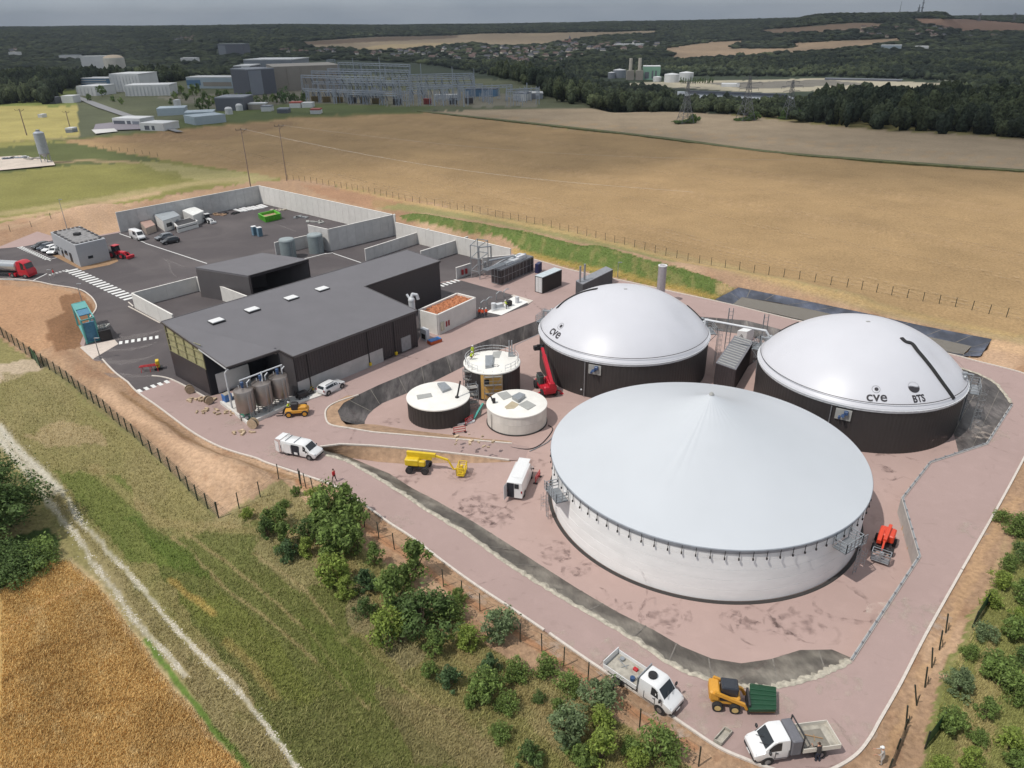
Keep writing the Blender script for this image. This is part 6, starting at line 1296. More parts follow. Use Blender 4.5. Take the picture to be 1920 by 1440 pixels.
# red tanker truck
c,h=heading((0,516),(74,520)); t=thing('tanker_truck','red tractor unit pulling a shiny silver tanker trailer','truck',tuple(c),h); t['label']='red lorry cab with shiny silver tank trailer at the left edge'
st=[(1.1,.7,1.9,3.4,1.22,1.1),(1.2,.6,1.9,3.6,1.25,1.12),(2.2,.6,1.9,3.65,1.25,1.12),(3.0,.6,1.85,3.2,1.25,1.12),(3.35,.6,1.8,1.95,1.24,1.1),(3.55,.6,1.4,1.5,1.22,1.05)]
loft(st,REDP,t,'cab'); sidewin(t,st,2.1,3.1); crosswin(t,(3.4,0,1.8,1.95,1.24,1.1),(3.0,0,1.85,3.2,1.25,1.12),'windscreen',off=.03); mb=MB(); mb.box((-.3,0,.85),(3.5,1.2,.4)); mb.box((-.6,-.9,.6),(1.6,.5,.6)); mb.box((3.4,0,.6),(.3,2.4,.5),bev=.05); mb.build('chassis',REDP,t)
mb=MB(); mb.cyl((-11.5,0,2.3),(.4,0,2.3),1.15,n=32); mb.cyl((.4,0,2.3),(.7,0,2.3),1.15,.7,n=32); mb.build('tank',mat('polished_steel',al(206,208,210),.25,.7,var=.03),t,smooth=30)
mb=MB(); mb.box((-6,0,1.0),(11,1.6,.25)); [mb.lathe([(0,0)],3) for _ in ()]; mb.build('trailer_frame',BUMP,t)
for x in (2.6,-.6,-7.4,-8.6,-9.8):
    for s in (-1,1): wheel(t,x,s*1.22,.5,.3)
# piles of construction litter beside the bay
WOOD=mat('raw_wood',al(190,168,140),.85,var=.25,scale=3,island=.25)
def reel(label,px,rz,r=.62):
    g=G(*px); t=thing('cable_reel',label,'cable reel',tuple(g),rz,'wooden cable reels round the hall corner'); mb=MB()
    for y in (-.3,.3): mb.cyl((0,y-.04,r),(0,y+.04,r),r,n=18)
    mb.build('flange',WOOD,t); mb=MB(); mb.cyl((0,-.26,r),(0,.26,r),r*.6,n=14); mb.build('drum',mat('cable_dark',al(70,66,60),.7),t)
reel('wooden cable reel leaning at the left foot of the hall',(357,737),.6); reel('wooden cable reel beside the blue crate',(392,757),.9,.6); reel('wooden cable reel at the outer corner of the bay plinth',(476,802),-.2,.7)
o,L=local4(corner4((417,752),(424,757),(437,751))); t=thing('blue_skip','small blue skip by the corner column of the hall','skip',tuple(o)); mb=MB(); mb.prism([(p.x,p.y) for p in L],.05,1.1); mb.build('bin',mat('skip_blue',al(70,120,186),.5),t); mb=MB(); c=sum(L,Vector())/4; mb.prism([(c.x+(p.x-c.x)*.8,c.y+(p.y-c.y)*.8) for p in L],1.1,1.2); mb.build('rubble',CARGO,t)
def rubble(label,px,n,spread,name='rubble_pile'):
    g=G(*px); mb=MB()
    for i in range(n): a=random.uniform(0,6.3); d=spread*math.sqrt(random.random()); s=random.uniform(.12,.35); mb.box((d*math.cos(a)*1.6,d*math.sin(a)*.7,s*.4),(s*random.uniform(1,2.4),s,s*.8),rz=random.uniform(0,3))
    o=mb.build(name,WOOD,loc=tuple(g)); tag(o,label,'rubble',kind='stuff'); return o
rubble('loose boards and rubble along the left foot of the hall',(378,750),34,1.3); rubble('row of broken blocks lying on the paving left of the bay',(386,771),14,1.3); rubble('scattered rubble at the corner column',(428,776),12,.9); rubble('scraps on the paving below the bay corner',(455,812),12,.9)
rubble('dropped tools and scraps on the basin floor in front of the small tanks',(905,826),14,2.6)
# barrow and red barriers on the asphalt by the hall end
g=G(298,692); t=thing('yellow_dumper','yellow tipping skip on a trolley left of the hall','trolley',tuple(g),.4); mb=MB(); mb.box((0,0,1.0),(.5,1.0,1.1),bev=.05); mb.build('hopper',YELP,t); mb=MB(); mb.box((0,0,.3),(1.2,1.0,.15)); [mb.cyl((x,-.5,.2),(x,.5,.2),.2,n=10) for x in (-.4,.4)]; mb.build('trolley_base',DARKM,t)
t=thing('barrier_trestle','red and white barrier trestles bundled beside the yellow hopper','barrier',tuple(G(283,697)),.2); mb=MB(); 
for k in range(4): mb.beam((-1.6,k*.25,.9-.02*k),(1.2,k*.28,.95),.09)
for x in (-1.3,0,1.1): mb.beam((x,-.2,0),(x,.1,.9),.07); mb.beam((x,.9,0),(x,.6,.9),.07)
mb.build('rails',REDM,t)
# slabs and boards stacked in the yard corner
g=G(472,391); t=thing('board_stack','pale boards laid out in the far corner of the yard','boards',tuple(g),.75); mb=MB()
for k in range(7): mb.box((-4+k*1.3,random.uniform(-.3,.3),.12),(1.0,4.6,.18),rz=random.uniform(-.1,.1))
mb.build('boards',WHITEP,t)
for px,lab,m in (((566,408),'dark flat panels on the yard floor near the back wall',GALV),((590,417),'grey sheets lying in front of the tall divider',BOXG),((408,403),'brown heap at the foot of the left yard wall',SOILM),((432,400),'dark scrap heap at the foot of the left yard wall',DARKM),((520,395),'pale sacks in the far yard corner',CREAM)):
    g=G(*px); mb=MB(); 
    for k in range(7): mb.box((random.uniform(-2,2),random.uniform(-1,1),.15),(random.uniform(.6,2.0),random.uniform(.5,1.2),.3),rz=random.uniform(0,3))
    tag(mb.build('yard_heap',m,loc=tuple(g)),lab,'heap',kind=None); 
mb=MB(); 
# ================================================================ PEOPLE
SKIN=mat('skin',al(200,150,124),.6,var=.02); NAVY=mat('navy_cloth',al(44,48,64),.9); HIV=mat('hi_vis_yellow',al(206,226,60),.7,var=.04); HIO=mat('hi_vis_orange',al(234,92,52),.7,var=.04); REDC=mat('red_cloth',al(206,48,56),.8); GRC=mat('grey_cloth',al(188,182,176),.9); DKC=mat('dark_cloth',al(56,52,52),.9); HAIR=mat('brown_hair',al(62,46,36),.9); HELM=mat('white_helmet',al(238,238,236),.4)
def person(label,px,z,face,top,legs,pose='stand',head=HAIR,vest=None,group=None):
    g=G(*px,z) if len(px)==2 else Vector(px); J=[];E_=[];r=[]
    def v(p,rad,par=None): J.append(Vector(p)); r.append(rad); i=len(J)-1; (E_.append((par,i)) if par is not None else None); return i
    st=.22 if pose=='walk' else .03; cr=pose=='crouch'; dz=-.42 if cr else 0; lean=.18 if pose in('work','crouch') else .02
    pel=v((0,0,.95+dz),.15); ch=v((lean*.6,0,1.18+dz),.14,pel); ch2=v((lean,0,1.38+dz),.16,ch); nk=v((lean+.01,0,1.5+dz),.055,ch2); hd=v((lean+.03,0,1.58+dz),.075,nk); h2=v((lean+.035,0,1.67+dz),.095,hd)
    for s in (-1,1):
        hp=v((0,s*.1,.9+dz),.1,pel); kx=.3 if cr else (.08+st*s*.5); kn=v((kx,s*.12,.5 if not cr else .42),.065,hp); an=v((kx-.35 if cr else st*s-.02,s*.12,.09),.045,kn); v(((kx-.2) if cr else st*s+.14,s*.13,.04),.038,an)
        sh=v((lean,s*.19,1.41+dz),.065,ch2); bend=.28 if pose in('work','crouch') else .04-.14*s*(pose=='walk'); el=v((lean+bend*.6,s*.27,1.14+dz),.045,sh); wr=v((lean+bend*1.6+.03,s*.24,.92+dz+(.22 if bend>.2 else 0)),.03,el); pl=v((lean+bend*1.6+.05,s*.24,.86+dz+(.2 if bend>.2 else 0)),.032,wr)
        P=J[pl]
        for k in range(4): a=v(P+Vector((.02-.012*k+.02,s*.0-(.03-.02*k),-.045)),.01,pl); v(J[a]+Vector((.012,0,-.035+.004*abs(k-1.5))),.009,a)
        a=v(P+Vector((.035,-s*.02,-.01)),.01,pl); v(J[a]+Vector((.02,-s*.005,-.03)),.009,a)
    me=bpy.data.meshes.new('s'); me.from_pydata([tuple(p) for p in J],E_,[]); o=bpy.data.objects.new('s',me); link(o); md=o.modifiers.new('k','SKIN'); md.use_smooth_shade=True
    for i,sv in enumerate(me.skin_vertices[0].data): sv.radius=(r[i],r[i]*(1.25 if i in (0,1,2) else 1)); 
    me.skin_vertices[0].data[0].use_root=True; o.modifiers.new('u','SUBSURF').levels=1
    dg=bpy.context.evaluated_depsgraph_get(); dg.update(); m2=bpy.data.meshes.new_from_object(o.evaluated_get(dg)); bpy.data.objects.remove(o)
    m2.materials.clear(); [m2.materials.append(m) for m in (SKIN,top,legs,DKC)]
    for p in m2.polygons:
        c=p.center; zz=c.z-dz
        arm=abs(c.y)>.2 and zz<1.32 and zz>.7
        p.material_index=0 if zz>1.47 else (1 if zz>.97 and not (arm and zz<1.0) else 2)
        if arm and c.z<J[0].z+.02+(.2 if pose in('work','crouch') else 0) and abs(c.y)>.19: p.material_index=0
        if c.z<.1: p.material_index=3
        p.use_smooth=True
    t=bpy.data.objects.new('person',m2); link(t); t.location=g; t.rotation_euler=(0,0,face); tag(t,label,'person',group)
    mb=MB(); hx=J[h2]
    if head is HAIR: mb.ball((hx.x-.015,0,hx.z+.015),.102,12,8,sc=(1,.92,1.0)); mb.build('hair',HAIR,t,smooth=60)
    else: mb.ball((hx.x,0,hx.z+.03),.125,14,8,sc=(1.1,1,.85)); mb.box((hx.x+.12,0,hx.z+.01),(.1,.16,.02)); mb.build('helmet',head,t,smooth=60)
    mb=MB(); fx=hx.x+.088
    for s in (-1,1): mb.ball((fx-.004,s*.033,hx.z-.005),.012,6,4)
    mb.box((fx+.002,0,hx.z-.068),(.012,.045,.01)); mb.build('face_features',DKC,t)
    mb=MB(); mb.ball((fx+.006,0,hx.z-.03),.016,6,4); [mb.ball((hx.x,s*.095,hx.z-.015),.022,6,4,sc=(1,.5,1.3)) for s in (-1,1)]; mb.build('nose_and_ears',SKIN,t)
    if vest:
        mb=MB(); vs=[];fs=[];n=16; Z=[(.98,.165,.205),(1.12,.16,.2),(1.3,.165,.215),(1.44,.13,.17)]
        for z_,ax,ay in Z:
            lx=lean*(z_-.95)/.43
            for i in range(n): a=2*PI*i/n; vs.append((lx+ax*math.cos(a),ay*math.sin(a),z_+dz))
        for j in range(3):
            for i in range(n): k=(i+1)%n; fs.append((j*n+i,j*n+k,(j+1)*n+k,(j+1)*n+i))
        mb.add(vs,fs); mb.build('vest',vest,t,smooth=60)
    return t
person('person in a red jacket and dark trousers walking along the road',(628,903),ZR,2.6,REDC,DKC,'walk')
person('person in a yellow vest standing left of the amber telehandler',(541,774),ZR,-.3,HIV,DKC,'work',HELM,HIV)
person('person in an orange vest, left of the group of three',(899,594),ZR,-1.2,HIO,NAVY,'stand',HELM,HIO,'trio in orange vests by the bark box'); person('person in an orange vest, middle of the group of three',(905,595),ZR,-1.6,HIO,NAVY,'stand',HELM,HIO,'trio in orange vests by the bark box'); person('person in an orange vest, right of the group of three',(912,594),ZR,-2.0,HIO,NAVY,'stand',HELM,HIO,'trio in orange vests by the bark box')
person('person in a yellow vest on the white slab by the pumps',(950,579),ZR+.1,3.4,HIV,DKC,'work',HELM,HIV)
person('person in a yellow vest standing at the rim of the railed small tank',(T2[0]-3.0,T2[1]+2.2,4.5),4.5,-.8,HIV,HIV,'stand',HELM,HIV); person('person in a yellow vest crouching on the railed small tank',(T2[0]-3.2,T2[1]+.9,4.5),4.5,-.4,HIV,DKC,'crouch',HELM,HIV)
person('person in dark clothes leaning over the bed of the grey-boxed pickup',(1532,1428),ZR,1.7,DKC,NAVY,'work')
person('person in a pale shirt working on the soil beside the bent fence post',(1652,1432),ZR-.05,2.9,GRC,GRC,'work',HELM)
person('person in a red top standing in front of the lorry',(102,519),ZR,1.0,REDC,GRC); person('person in dark clothes at the end of the long white bin',(331,436),ZR,-.5,DKC,DKC)
# ================================================================ FENCES AND POLES
POST=mat('dark_green_post',al(44,54,46),.5); MESHM=mat('fence_wire',al(70,84,66),.5)
def fence(name,label,pts,h,sp,z=None,mesh='line',group=None,post=.09,zz=None):
    P=[G(*p) for p in pts]; 
    def gz(x,y): 
        hit=terr_h(x,y); return hit
    o=P[0]; t=thing(name,label,'fence',(o.x,o.y,gz(o.x,o.y))); 
    if group: t['group']=group
    L=[];
    for a,b in zip(P[:-1],P[1:]):
        n=max(1,round((b-a).length/sp)); L+=[a.lerp(b,k/n) for k in range(n)]
    L.append(P[-1]); L=[Vector((p.x,p.y,gz(p.x,p.y))) for p in L]; pm_=None
    ob=t.location.copy(); mb=MB(); q=None
    for p in L:
        if pm_ is None: m_=MB(); m_.beam((0,0,-.1),(0,0,h),post); pm_=m_.build('post',POST,t); c=pm_
        else: c=pm_.copy(); link(c); c.parent=t
        c.location=p-ob; c.rotation_euler=(random.uniform(-.03,.03),random.uniform(-.03,.03),0)
        if q is not None:
            a=q-ob;b=p-ob
            if mesh=='line': [mb.beam(a+Vector((0,0,u*h)),b+Vector((0,0,u*h)),.012) for u in (.05,.5,.97)]
            elif mesh=='grid':
                [mb.beam(a+Vector((0,0,u*h)),b+Vector((0,0,u*h)),.02) for u in (.04,.2,.35,.5,.65,.8,.96)]
                n=int((b-a).length/.3); [mb.beam(a.lerp(b,k/n)+Vector((0,0,.05*h)),a.lerp(b,k/n)+Vector((0,0,.96*h)),.014) for k in range(1,n)]
            elif mesh=='solid': mb.add([a+Vector((0,0,.05)),b+Vector((0,0,.05)),b+Vector((0,0,h)),a+Vector((0,0,h))],[(0,1,2,3)]); 
        q=p
    if mb.v: mb.build('wire_mesh',MESHM if mesh!='solid' else GRF,t)
    return t
# terrain height lookup
from mathutils.bvhtree import BVHTree
_bv=BVHTree.FromObject(terr,bpy.context.evaluated_depsgraph_get())
def terr_h(x,y):
    r=_bv.ray_cast(Vector((x,y,400)),Vector((0,0,-1))); return r[0].z if r[0] else ZR
fence('mesh_fence','long dark mesh fence below the left soil bank',[(-60,590),(0,632),(60,672),(130,718),(200,775),(270,843),(340,908),(372,943),(411,975)],2.1,2.5,mesh='grid',post=.11)
fence('mesh_fence','short fence run crossing the soil above the shrubs',[(411,975),(450,960),(490,940),(524,905),(565,912)],2.1,3.0,mesh='line')
fence('mesh_fence','row of dark posts along the kerb behind the shrubs',[(563,908),(574,916),(588,925),(610,935),(632,945),(684,990),(711,1012),(740,1033),(832,1102),(866,1122),(900,1147),(975,1204),(1016,1223),(1057,1250),(1102,1279),(1199,1365),(1310,1435)],2.1,3.6,mesh='line')
fence('field_fence','long wire fence along the edge of the stubble field',[(540,336),(640,350),(760,375),(844,391),(915,403),(1100,443),(1333,500),(1588,538),(1761,568),(1920,603),(2100,650)],1.8,2.9,mesh='line',post=.09)
fence('field_fence','pale fence across the meadow beyond the yard',[(180,279),(240,285),(296,294)],1.6,6,mesh='line'); fence('mesh_fence','wire fence behind the left soil mound',[(-40,447),(20,436),(100,424)],1.6,4,mesh='line')
for i,(px,py,lx,ly,lab) in enumerate(((1773,1187,-4,-38,'loose fence post farthest up the right verge'),(1761,1219,-2,-40,'leaning loose post second from the top of the right verge'),(1747,1252,-8,-20,'short loose post in the middle of the right verge'),(1734,1289,-4,-22,'loose post above the long leaning one on the right verge'),(1719,1322,-14,-42,'long leaning post on the right verge'),(1699,1361,-6,-40,'loose post nearest the worker on the right verge'))):
    g=G(px,py); g.z=terr_h(g.x,g.y); t_=Vector((0,0,2.0)); q=G(px+lx*1.0,py)-G(px,py); mb=MB(); mb.beam((0,0,0),(q.x*.8,.25,2.0),.09); mb.beam((0,0,1.2),(q.x*.5+.5,.3,0),.05); o=mb.build('loose_post',POST,loc=tuple(g)); tag(o,lab,'fence post','loose posts on the right verge')
fence('green_fence_panel','green fence panel standing at the bottom right near the worker',[(1668,1440),(1697,1366)],1.1,2.6,mesh='solid'); fence('green_fence_panel','green fence panel among the right-hand shrubs, upper one',[(1822,1180),(1848,1140)],1.9,2.6,mesh='solid'); fence('green_fence_panel','green fence panel beside the round shrub, lower one',[(1735,1402),(1762,1368)],1.9,2.6,mesh='solid'); fence('green_gate','green gate in the left mesh fence by the access path',[(62,672),(76,690)],2.2,3,mesh='solid')
WOODP=mat('weathered_pole',al(150,132,118),.85,var=.15)
def upole(label,px,py,yt,arm=1.5,z=None,r=.2):
    g=GT(px,py) if z is None else G(px,py,z); h=hat(g,yt); t=thing('utility_pole',label,'utility pole',tuple(g),.2,'wooden power line poles'); mb=MB(); mb.cyl((0,0,0),(0,0,h),r,r*.6,n=10); mb.build('pole',WOODP,t); mb=MB(); mb.beam((-arm,0,h-.6),(arm,0,h-.6),.14); mb.beam((0,0,h-1.6),(arm*.8,0,h-.6),.08); [mb.cyl((x,0,h-.6),(x,0,h-.1),.08,n=6) for x in (-arm,-arm*.1,arm)]; mb.build('crossarm',DARKM,t); return g+Vector((0,0,h-.2))
pa=upole('left wooden pole rising behind the yard corner',470,350,240,1.6,ZR); pb=upole('right wooden pole rising behind the yard corner',538,339,233,1.4,ZR)
p1=upole('wooden pole beside the silver silo at the left edge',51,256,204,2,r=.3); p2=upole('wooden pole in the yellow field near the small hut',131,238,208,1.6,r=.25)
for a,b,lab in ((pa,G(1300,360,9),'power line running right from the left pole'),(pb,G(1500,300,9),'power line running right from the right pole')):
    mb=MB(); P=[a.lerp(b,k/12)-Vector((0,0,3.0*math.sin(PI*k/12))) for k in range(13)]; mb.tube([tuple(p) for p in P],.013,4); 
    tag(mb.build('power_line',GALV),lab,'power line')
# ================================================================ VEGETATION
def leafmat(name,c,var=.3,isl=.45):
    m=mat(name,c,.65,var=var,scale=.8,island=isl,spec=.25); n=m.node_tree.nodes; l=m.node_tree.links; p=n['Principled BSDF']; o=[x for x in n if x.type=='OUTPUT_MATERIAL'][0]
    tr=n.new('ShaderNodeBsdfTranslucent'); mxs=n.new('ShaderNodeMixShader'); mxs.inputs[0].default_value=.38; l.new(p.inputs['Base Color'].links[0].from_socket,tr.inputs[0]); l.new(p.outputs[0],mxs.inputs[1]); l.new(tr.outputs[0],mxs.inputs[2]); l.new(mxs.outputs[0],o.inputs[0]); return m
LV={'dark green':leafmat('leaf_dark',(.115,.175,.055)),'mid green':leafmat('leaf_mid',(.175,.245,.065)),'bright green':leafmat('leaf_bright',(.26,.33,.07)),'silvery green':leafmat('leaf_silver',(.19,.25,.12)),'blue-green':leafmat('leaf_blue',(.105,.17,.07))}
BARK=mat('bark',al(110,92,76),.9,var=.2)
def leafmesh(name,n,clumps,size,m,seed,rx=1,rz_=1.1,cone=0,lift=.1):
    g=np.random.default_rng(seed); C=[];Rr=[]
    for i in range(clumps):
        u=g.random(); zc=lift+.15+u*(rz_*1.6-.2); rad=rx*(1-.9*cone*u)*math.sqrt(max(.08,1-((u-.42)/.62)**2))*(.3+.68*g.random())*(1+.22*math.sin(2*(g.random()*6.3))) ; a=g.random()*2*PI
        C.append((rad*math.cos(a),rad*math.sin(a),zc)); Rr.append((.13+.27*g.random())*rx*(1-.5*cone*u))
    C=np.array(C);Rr=np.array(Rr); k=g.integers(0,clumps,n); d=g.normal(size=(n,3)); d/=np.linalg.norm(d,axis=1)[:,None]; rad=Rr[k]*(.5+.55*g.random(n)**.5)*np.where(g.random(n)<.14,1.2+.6*g.random(n),1)
    P=C[k]+d*rad[:,None]; P[:,2]=np.maximum(P[:,2],.03)
    nr=d+g.normal(size=(n,3))*.55+np.array([0,0,.35]); nr/=np.linalg.norm(nr,axis=1)[:,None]; t=np.cross(nr,g.normal(size=(n,3))); t/=np.linalg.norm(t,axis=1)[:,None]; b=np.cross(nr,t)
    s=(size*(.6+.8*g.random(n)))[:,None]; V=np.stack([P-t*s,P-b*s*.45,P+t*s,P+b*s*.45],1).reshape(-1,3); Fc=np.arange(4*n).reshape(n,4)
    o=npmesh(name,V,Fc,m); return o
def stems(mb,h,r,n,seed,spread=.6):
    g=np.random.default_rng(seed)
    for i in range(n):
        a=g.random()*2*PI; q=Vector((math.cos(a)*spread*g.random(),math.sin(a)*spread*g.random(),h*(.75+.3*g.random()))); m_=q*.5+Vector((0,0,.1)); mb.cyl((0,0,-.1),m_,r,r*.65,n=6,cap=False); mb.cyl(m_,q,r*.65,r*.2,n=6,cap=False)
PROT={}
for tone in LV:
    for v_ in range(3):
        t=thing('shrub','x','shrub'); cone=.75 if (v_==2 or tone=='blue-green') else 0; nn=(2600,2300,2100)[v_]
        o=leafmesh('crown',nn,(30,38,26)[v_],.085 if tone!='dark green' else .075,LV[tone],hash((len(tone),v_))%1000+3,rx=1.0,rz_=(1.0,.85,1.15)[v_],cone=cone); o.parent=t
        mb=MB(); stems(mb,1.3,.045,6,v_+5); mb.build('stem',BARK,t); PROT[tone,v_]=t
SH=[]  # px,py of crown centre, width px, tone
L_='dark green mid bright silvery blue'.split()
for s in """627 1018 80 m;600 985 46 m;623 1078 62 b;683 1097 46 u;703 1050 44 m;777 1060 76 m;737 1120 82 m;790 1155 96 d;842 1148 54 m;727 1185 66 b;682 1146 36 d;815 1216 50 m;878 1196 50 b;937 1172 64 s;803 1261 30 m;843 1276 50 u;920 1247 40 u;965 1260 42 m;905 1292 64 m;1023 1252 42 m;1067 1287 42 m;948 1320 38 m;1012 1310 22 d;1127 1303 66 s;937 1373 36 m;1063 1366 70 s;1127 1352 48 b;1127 1402 68 b;990 1416 54 d;1182 1396 32 m;1240 1398 66 m;1195 1425 40 b;556 924 18 m;533 946 17 m;518 975 46 m;500 998 40 d;532 1012 52 m;594 938 42 b;622 962 84 m;655 972 66 m;640 1000 60 m;540 1036 42 u;575 1034 36 b;668 1026 48 m;464 968 22 b;650 1110 40 b;760 1090 50 m;575 1000 44 d;700 1100 34 d;1090 1420 44 m;860 1120 30 m;765 1150 50 d;1045 1330 34 m;880 1320 26 m""".split(';'):
    a=s.split(); SH.append((float(a[0]),float(a[1]),float(a[2]),a[3],'left of the road'))
for s in """1893 1060 32 m;1910 988 50 m;1876 1094 40 b;1858 1130 42 b;1915 1120 50 m;1902 1186 52 m;1820 1226 32 m;1846 1190 38 s;1867 1254 66 m;1906 1294 60 m;1799 1286 56 s;1781 1354 58 m;1850 1337 50 m;1837 1384 36 m;1898 1392 58 b;1824 1424 50 b;1765 1436 44 b;1905 1430 40 m;1925 1240 44 d;1880 970 30 m;1930 1040 50 d;1950 1340 50 m;1915 1160 36 b""".split(';'):
    a=s.split(); SH.append((float(a[0]),float(a[1]),float(a[2]),a[3],'right of the road'))
TONE={'m':'mid green','d':'dark green','b':'bright green','s':'silvery green','u':'blue-green'}
ORD='first second third fourth fifth sixth seventh eighth ninth tenth eleventh twelfth thirteenth fourteenth fifteenth sixteenth seventeenth eighteenth nineteenth twentieth twenty-first twenty-second twenty-third twenty-fourth twenty-fifth twenty-sixth twenty-seventh twenty-eighth twenty-ninth thirtieth'.split()
cnt={}
used_=set()
for (px,py,w_,tn,side) in sorted(SH,key=lambda s:s[1]):
    tone=TONE[tn]; k=cnt.get((tone,side),0); cnt[tone,side]=k+1
    g=G(px,py,ZR+.8); d=(Vector((0,0,H))-g).length; r=w_/2*d/F*1.08; r*=(.78 if side[0]=='r' else 1); g=G(px,py,ZR+r*.75); z=terr_h(g.x,g.y)
    v_=random.randrange(3); P=PROT[tone,v_]; lab=f"{'large' if w_>55 else 'small' if w_<35 else 'bushy'} {tone} shrub {side}, {ORD[k]} of that tone from the top"
    sc=(r,r*random.uniform(.9,1.1),r*random.uniform(.9,1.15))
    if (tone,v_) in used_: o=dup(P,(g.x,g.y,z),random.uniform(0,6.3),lab,sc)
    else: o=P; used_.add((tone,v_)); o.location=(g.x,g.y,z); o.scale=sc; o['label']=lab
    o['group']='young shrubs '+side
for k_,P in PROT.items():
    if k_ not in used_:
        for c in list(P.children): bpy.data.objects.remove(c)
        bpy.data.objects.remove(P)
# big tree and brambles at the left edge
def bigtree(label,px,py,r,h,tone,seed,cat='tree',leaves=9000,ls=.2):
    g=G(px,py); g.z=terr_h(g.x,g.y); t=thing('broadleaf_tree',label,cat,tuple(g)); o=leafmesh('crown',leaves,90,ls/r,LV[tone],seed,1.0,.95,lift=.25); o.parent=t; o.scale=(r,r,h/1.9); mb=MB(); mb.cyl((0,0,-.2),(0,0,h*.45),.3,.16,n=10,cap=False); stems(mb,h*.8,.12,7,seed,r*.6); mb.build('trunk',BARK,t); return t
bigtree('big dark tree at the left edge above the chalk track',-12,1000,5.2,7.6,'dark green',77,leaves=20000)
bigtree('dark tree cut by the left edge, beyond the big one',-95,950,5.5,7.5,'dark green',78)
g=None
for px,py,r,lab,s in ((20,1075,3.6,'low leafy bramble at the left edge below the big tree',5),(62,1048,2.6,'low bramble nearest the chalk track below the big tree',6),(-40,1090,4,'low bramble half outside the left edge',7)):
    g=G(px,py); g.z=terr_h(g.x,g.y)-.3; o=leafmesh('bramble',5000,60,.14/r,LV['mid green' if s==6 else 'dark green'],s,1.0,.3); o.location=g; o.scale=(r,r,r*1.0); tag(o,lab,'bramble','brambles under the big tree')
# grass tufts and wheat: single stuff objects of many blades
def blades(name,n,region,hh,col,exclude=(),label=None,cat=None,wd=.035,xr=(0,960),yr=(700,1500),bend=.5,col2=None,dens=None):
    g=np.random.default_rng(len(name)+n); px=g.uniform(xr[0],xr[1],n*3); py=g.uniform(yr[0],yr[1],n*3); xx=px+(fbm(px,py,34,22)-.5)*14; yy=py+(fbm(px,py,120,21)-.5)*14
    k=inpoly(xx,yy,region)
    for e in exclude: 
        if isinstance(e,tuple): k&=dline(px,py,e[0])>e[1]
        else: k&=~inpoly(xx,yy,e)
    if dens: k&=fbm(px,py,60,dens,3)>g.uniform(.3,.62,len(px))
    px=px[k][:n];py=py[k][:n]; n=len(px)
    W_=np.array([tuple(G(a,b)) for a,b in zip(px,py)])
    z=np.array([terr_h(a,b) for a,b in W_[:,:2]])
    az=g.uniform(0,2*PI,n); lean=g.uniform(.1,bend,n); H_=hh*g.uniform(.5,1.2,n); w_=wd*g.uniform(.7,1.5,n)
    la=az+PI/2+g.normal(size=n)*.5+0; wind=.6; lx=np.cos(la)*lean*H_+wind*.3*H_; ly=np.sin(la)*lean*H_+.1*H_
    B=np.stack([W_[:,0],W_[:,1],z-.03],1); T=np.stack([np.cos(az)*w_,np.sin(az)*w_,np.zeros(n)],1); M_=B+np.stack([lx*.35,ly*.35,H_*.6],1); E_=B+np.stack([lx,ly,H_],1)
    V=np.stack([B-T,B+T,M_+T*.8,E_,M_-T*.8],1).reshape(-1,3)
    i=np.arange(n)[:,None]*5; Fc=np.concatenate([i+np.array([[0,1,2]]),i+np.array([[0,2,4]]),i+np.array([[4,2,3]])],0)
    c1=np.array(col)[None,:]; c=np.repeat(c1,n,0) 
    if col2 is not None: u=(fbm(px,py,40,31)>.5)[:,None]*1.; c=c*(1-u)+np.array(col2)[None,:]*u
    iy=np.clip(((py-250)/3).astype(int),0,449); ix=np.clip(((px+100)/4).astype(int),0,534); c=COVER[iy,ix]*((1.4 if 'wheat' in name else 1.5) if 'straw' not in name else 1.1)+(.05*np.array(col)[None,:] if 'straw' not in name else .35*np.array(col)[None,:])
    c*=g.uniform(.8,1.2,(n,1)); c=np.repeat(c,5,0)
    return tag(npmesh(name,V,Fc,BLADE,col=c,kind='stuff'),label,cat)
BLADE=bpy.data.materials.new('grass_blade'); BLADE.use_nodes=True; _n=BLADE.node_tree; _a=_n.nodes.new('ShaderNodeAttribute'); _a.attribute_name='cover'; _b=_n.nodes['Principled BSDF']; _b.inputs['Roughness'].default_value=.8; _b.inputs['Specular IOR Level'].default_value=.1; _n.links.new(_a.outputs['Color'],_b.inputs['Base Color'])
MEAD=[(0,690),(90,700),(200,790),(340,915),(411,985),(470,955),(530,912),(600,960),(700,1050),(840,1160),(960,1240),(1150,1345),(1300,1445),(1330,1500),(500,1500),(440,1430),(330,1260),(200,1060),(120,960),(0,850)]
TR1=[(0,828),(40,880),(85,930),(130,985),(160,1030),(200,1090),(250,1160),(300,1215),(350,1270)]; TR2=[(0,803),(60,870),(110,915),(160,985),(200,1030),(270,1105),(330,1180),(385,1240),(440,1295),(490,1350),(545,1425),(600,1500)]
blades('meadow_grass',85000,MEAD,.28,tuple(1.6*v for v in al(112,118,66)),[(TR1,7),(TR2,7)],'long green and straw meadow grass below the fence','grass',xr=(0,1320),col2=tuple(1.6*v for v in al(148,136,96)),yr=(700,1480),wd=.022)
blades('straw_grass',22000,MEAD,.38,tuple(1.25*v for v in al(164,150,108)),[(TR1,9),(TR2,9)],'dry straw-coloured tufts standing in the meadow','dry grass',xr=(0,1320),dens=41,bend=.9,wd=.022,yr=(700,1480))
WH_=[(0,1108),(40,1072),(90,1052),(130,1050),(175,1095),(240,1175),(290,1250),(330,1300),(390,1370),(455,1450),(480,1500),(0,1500)]
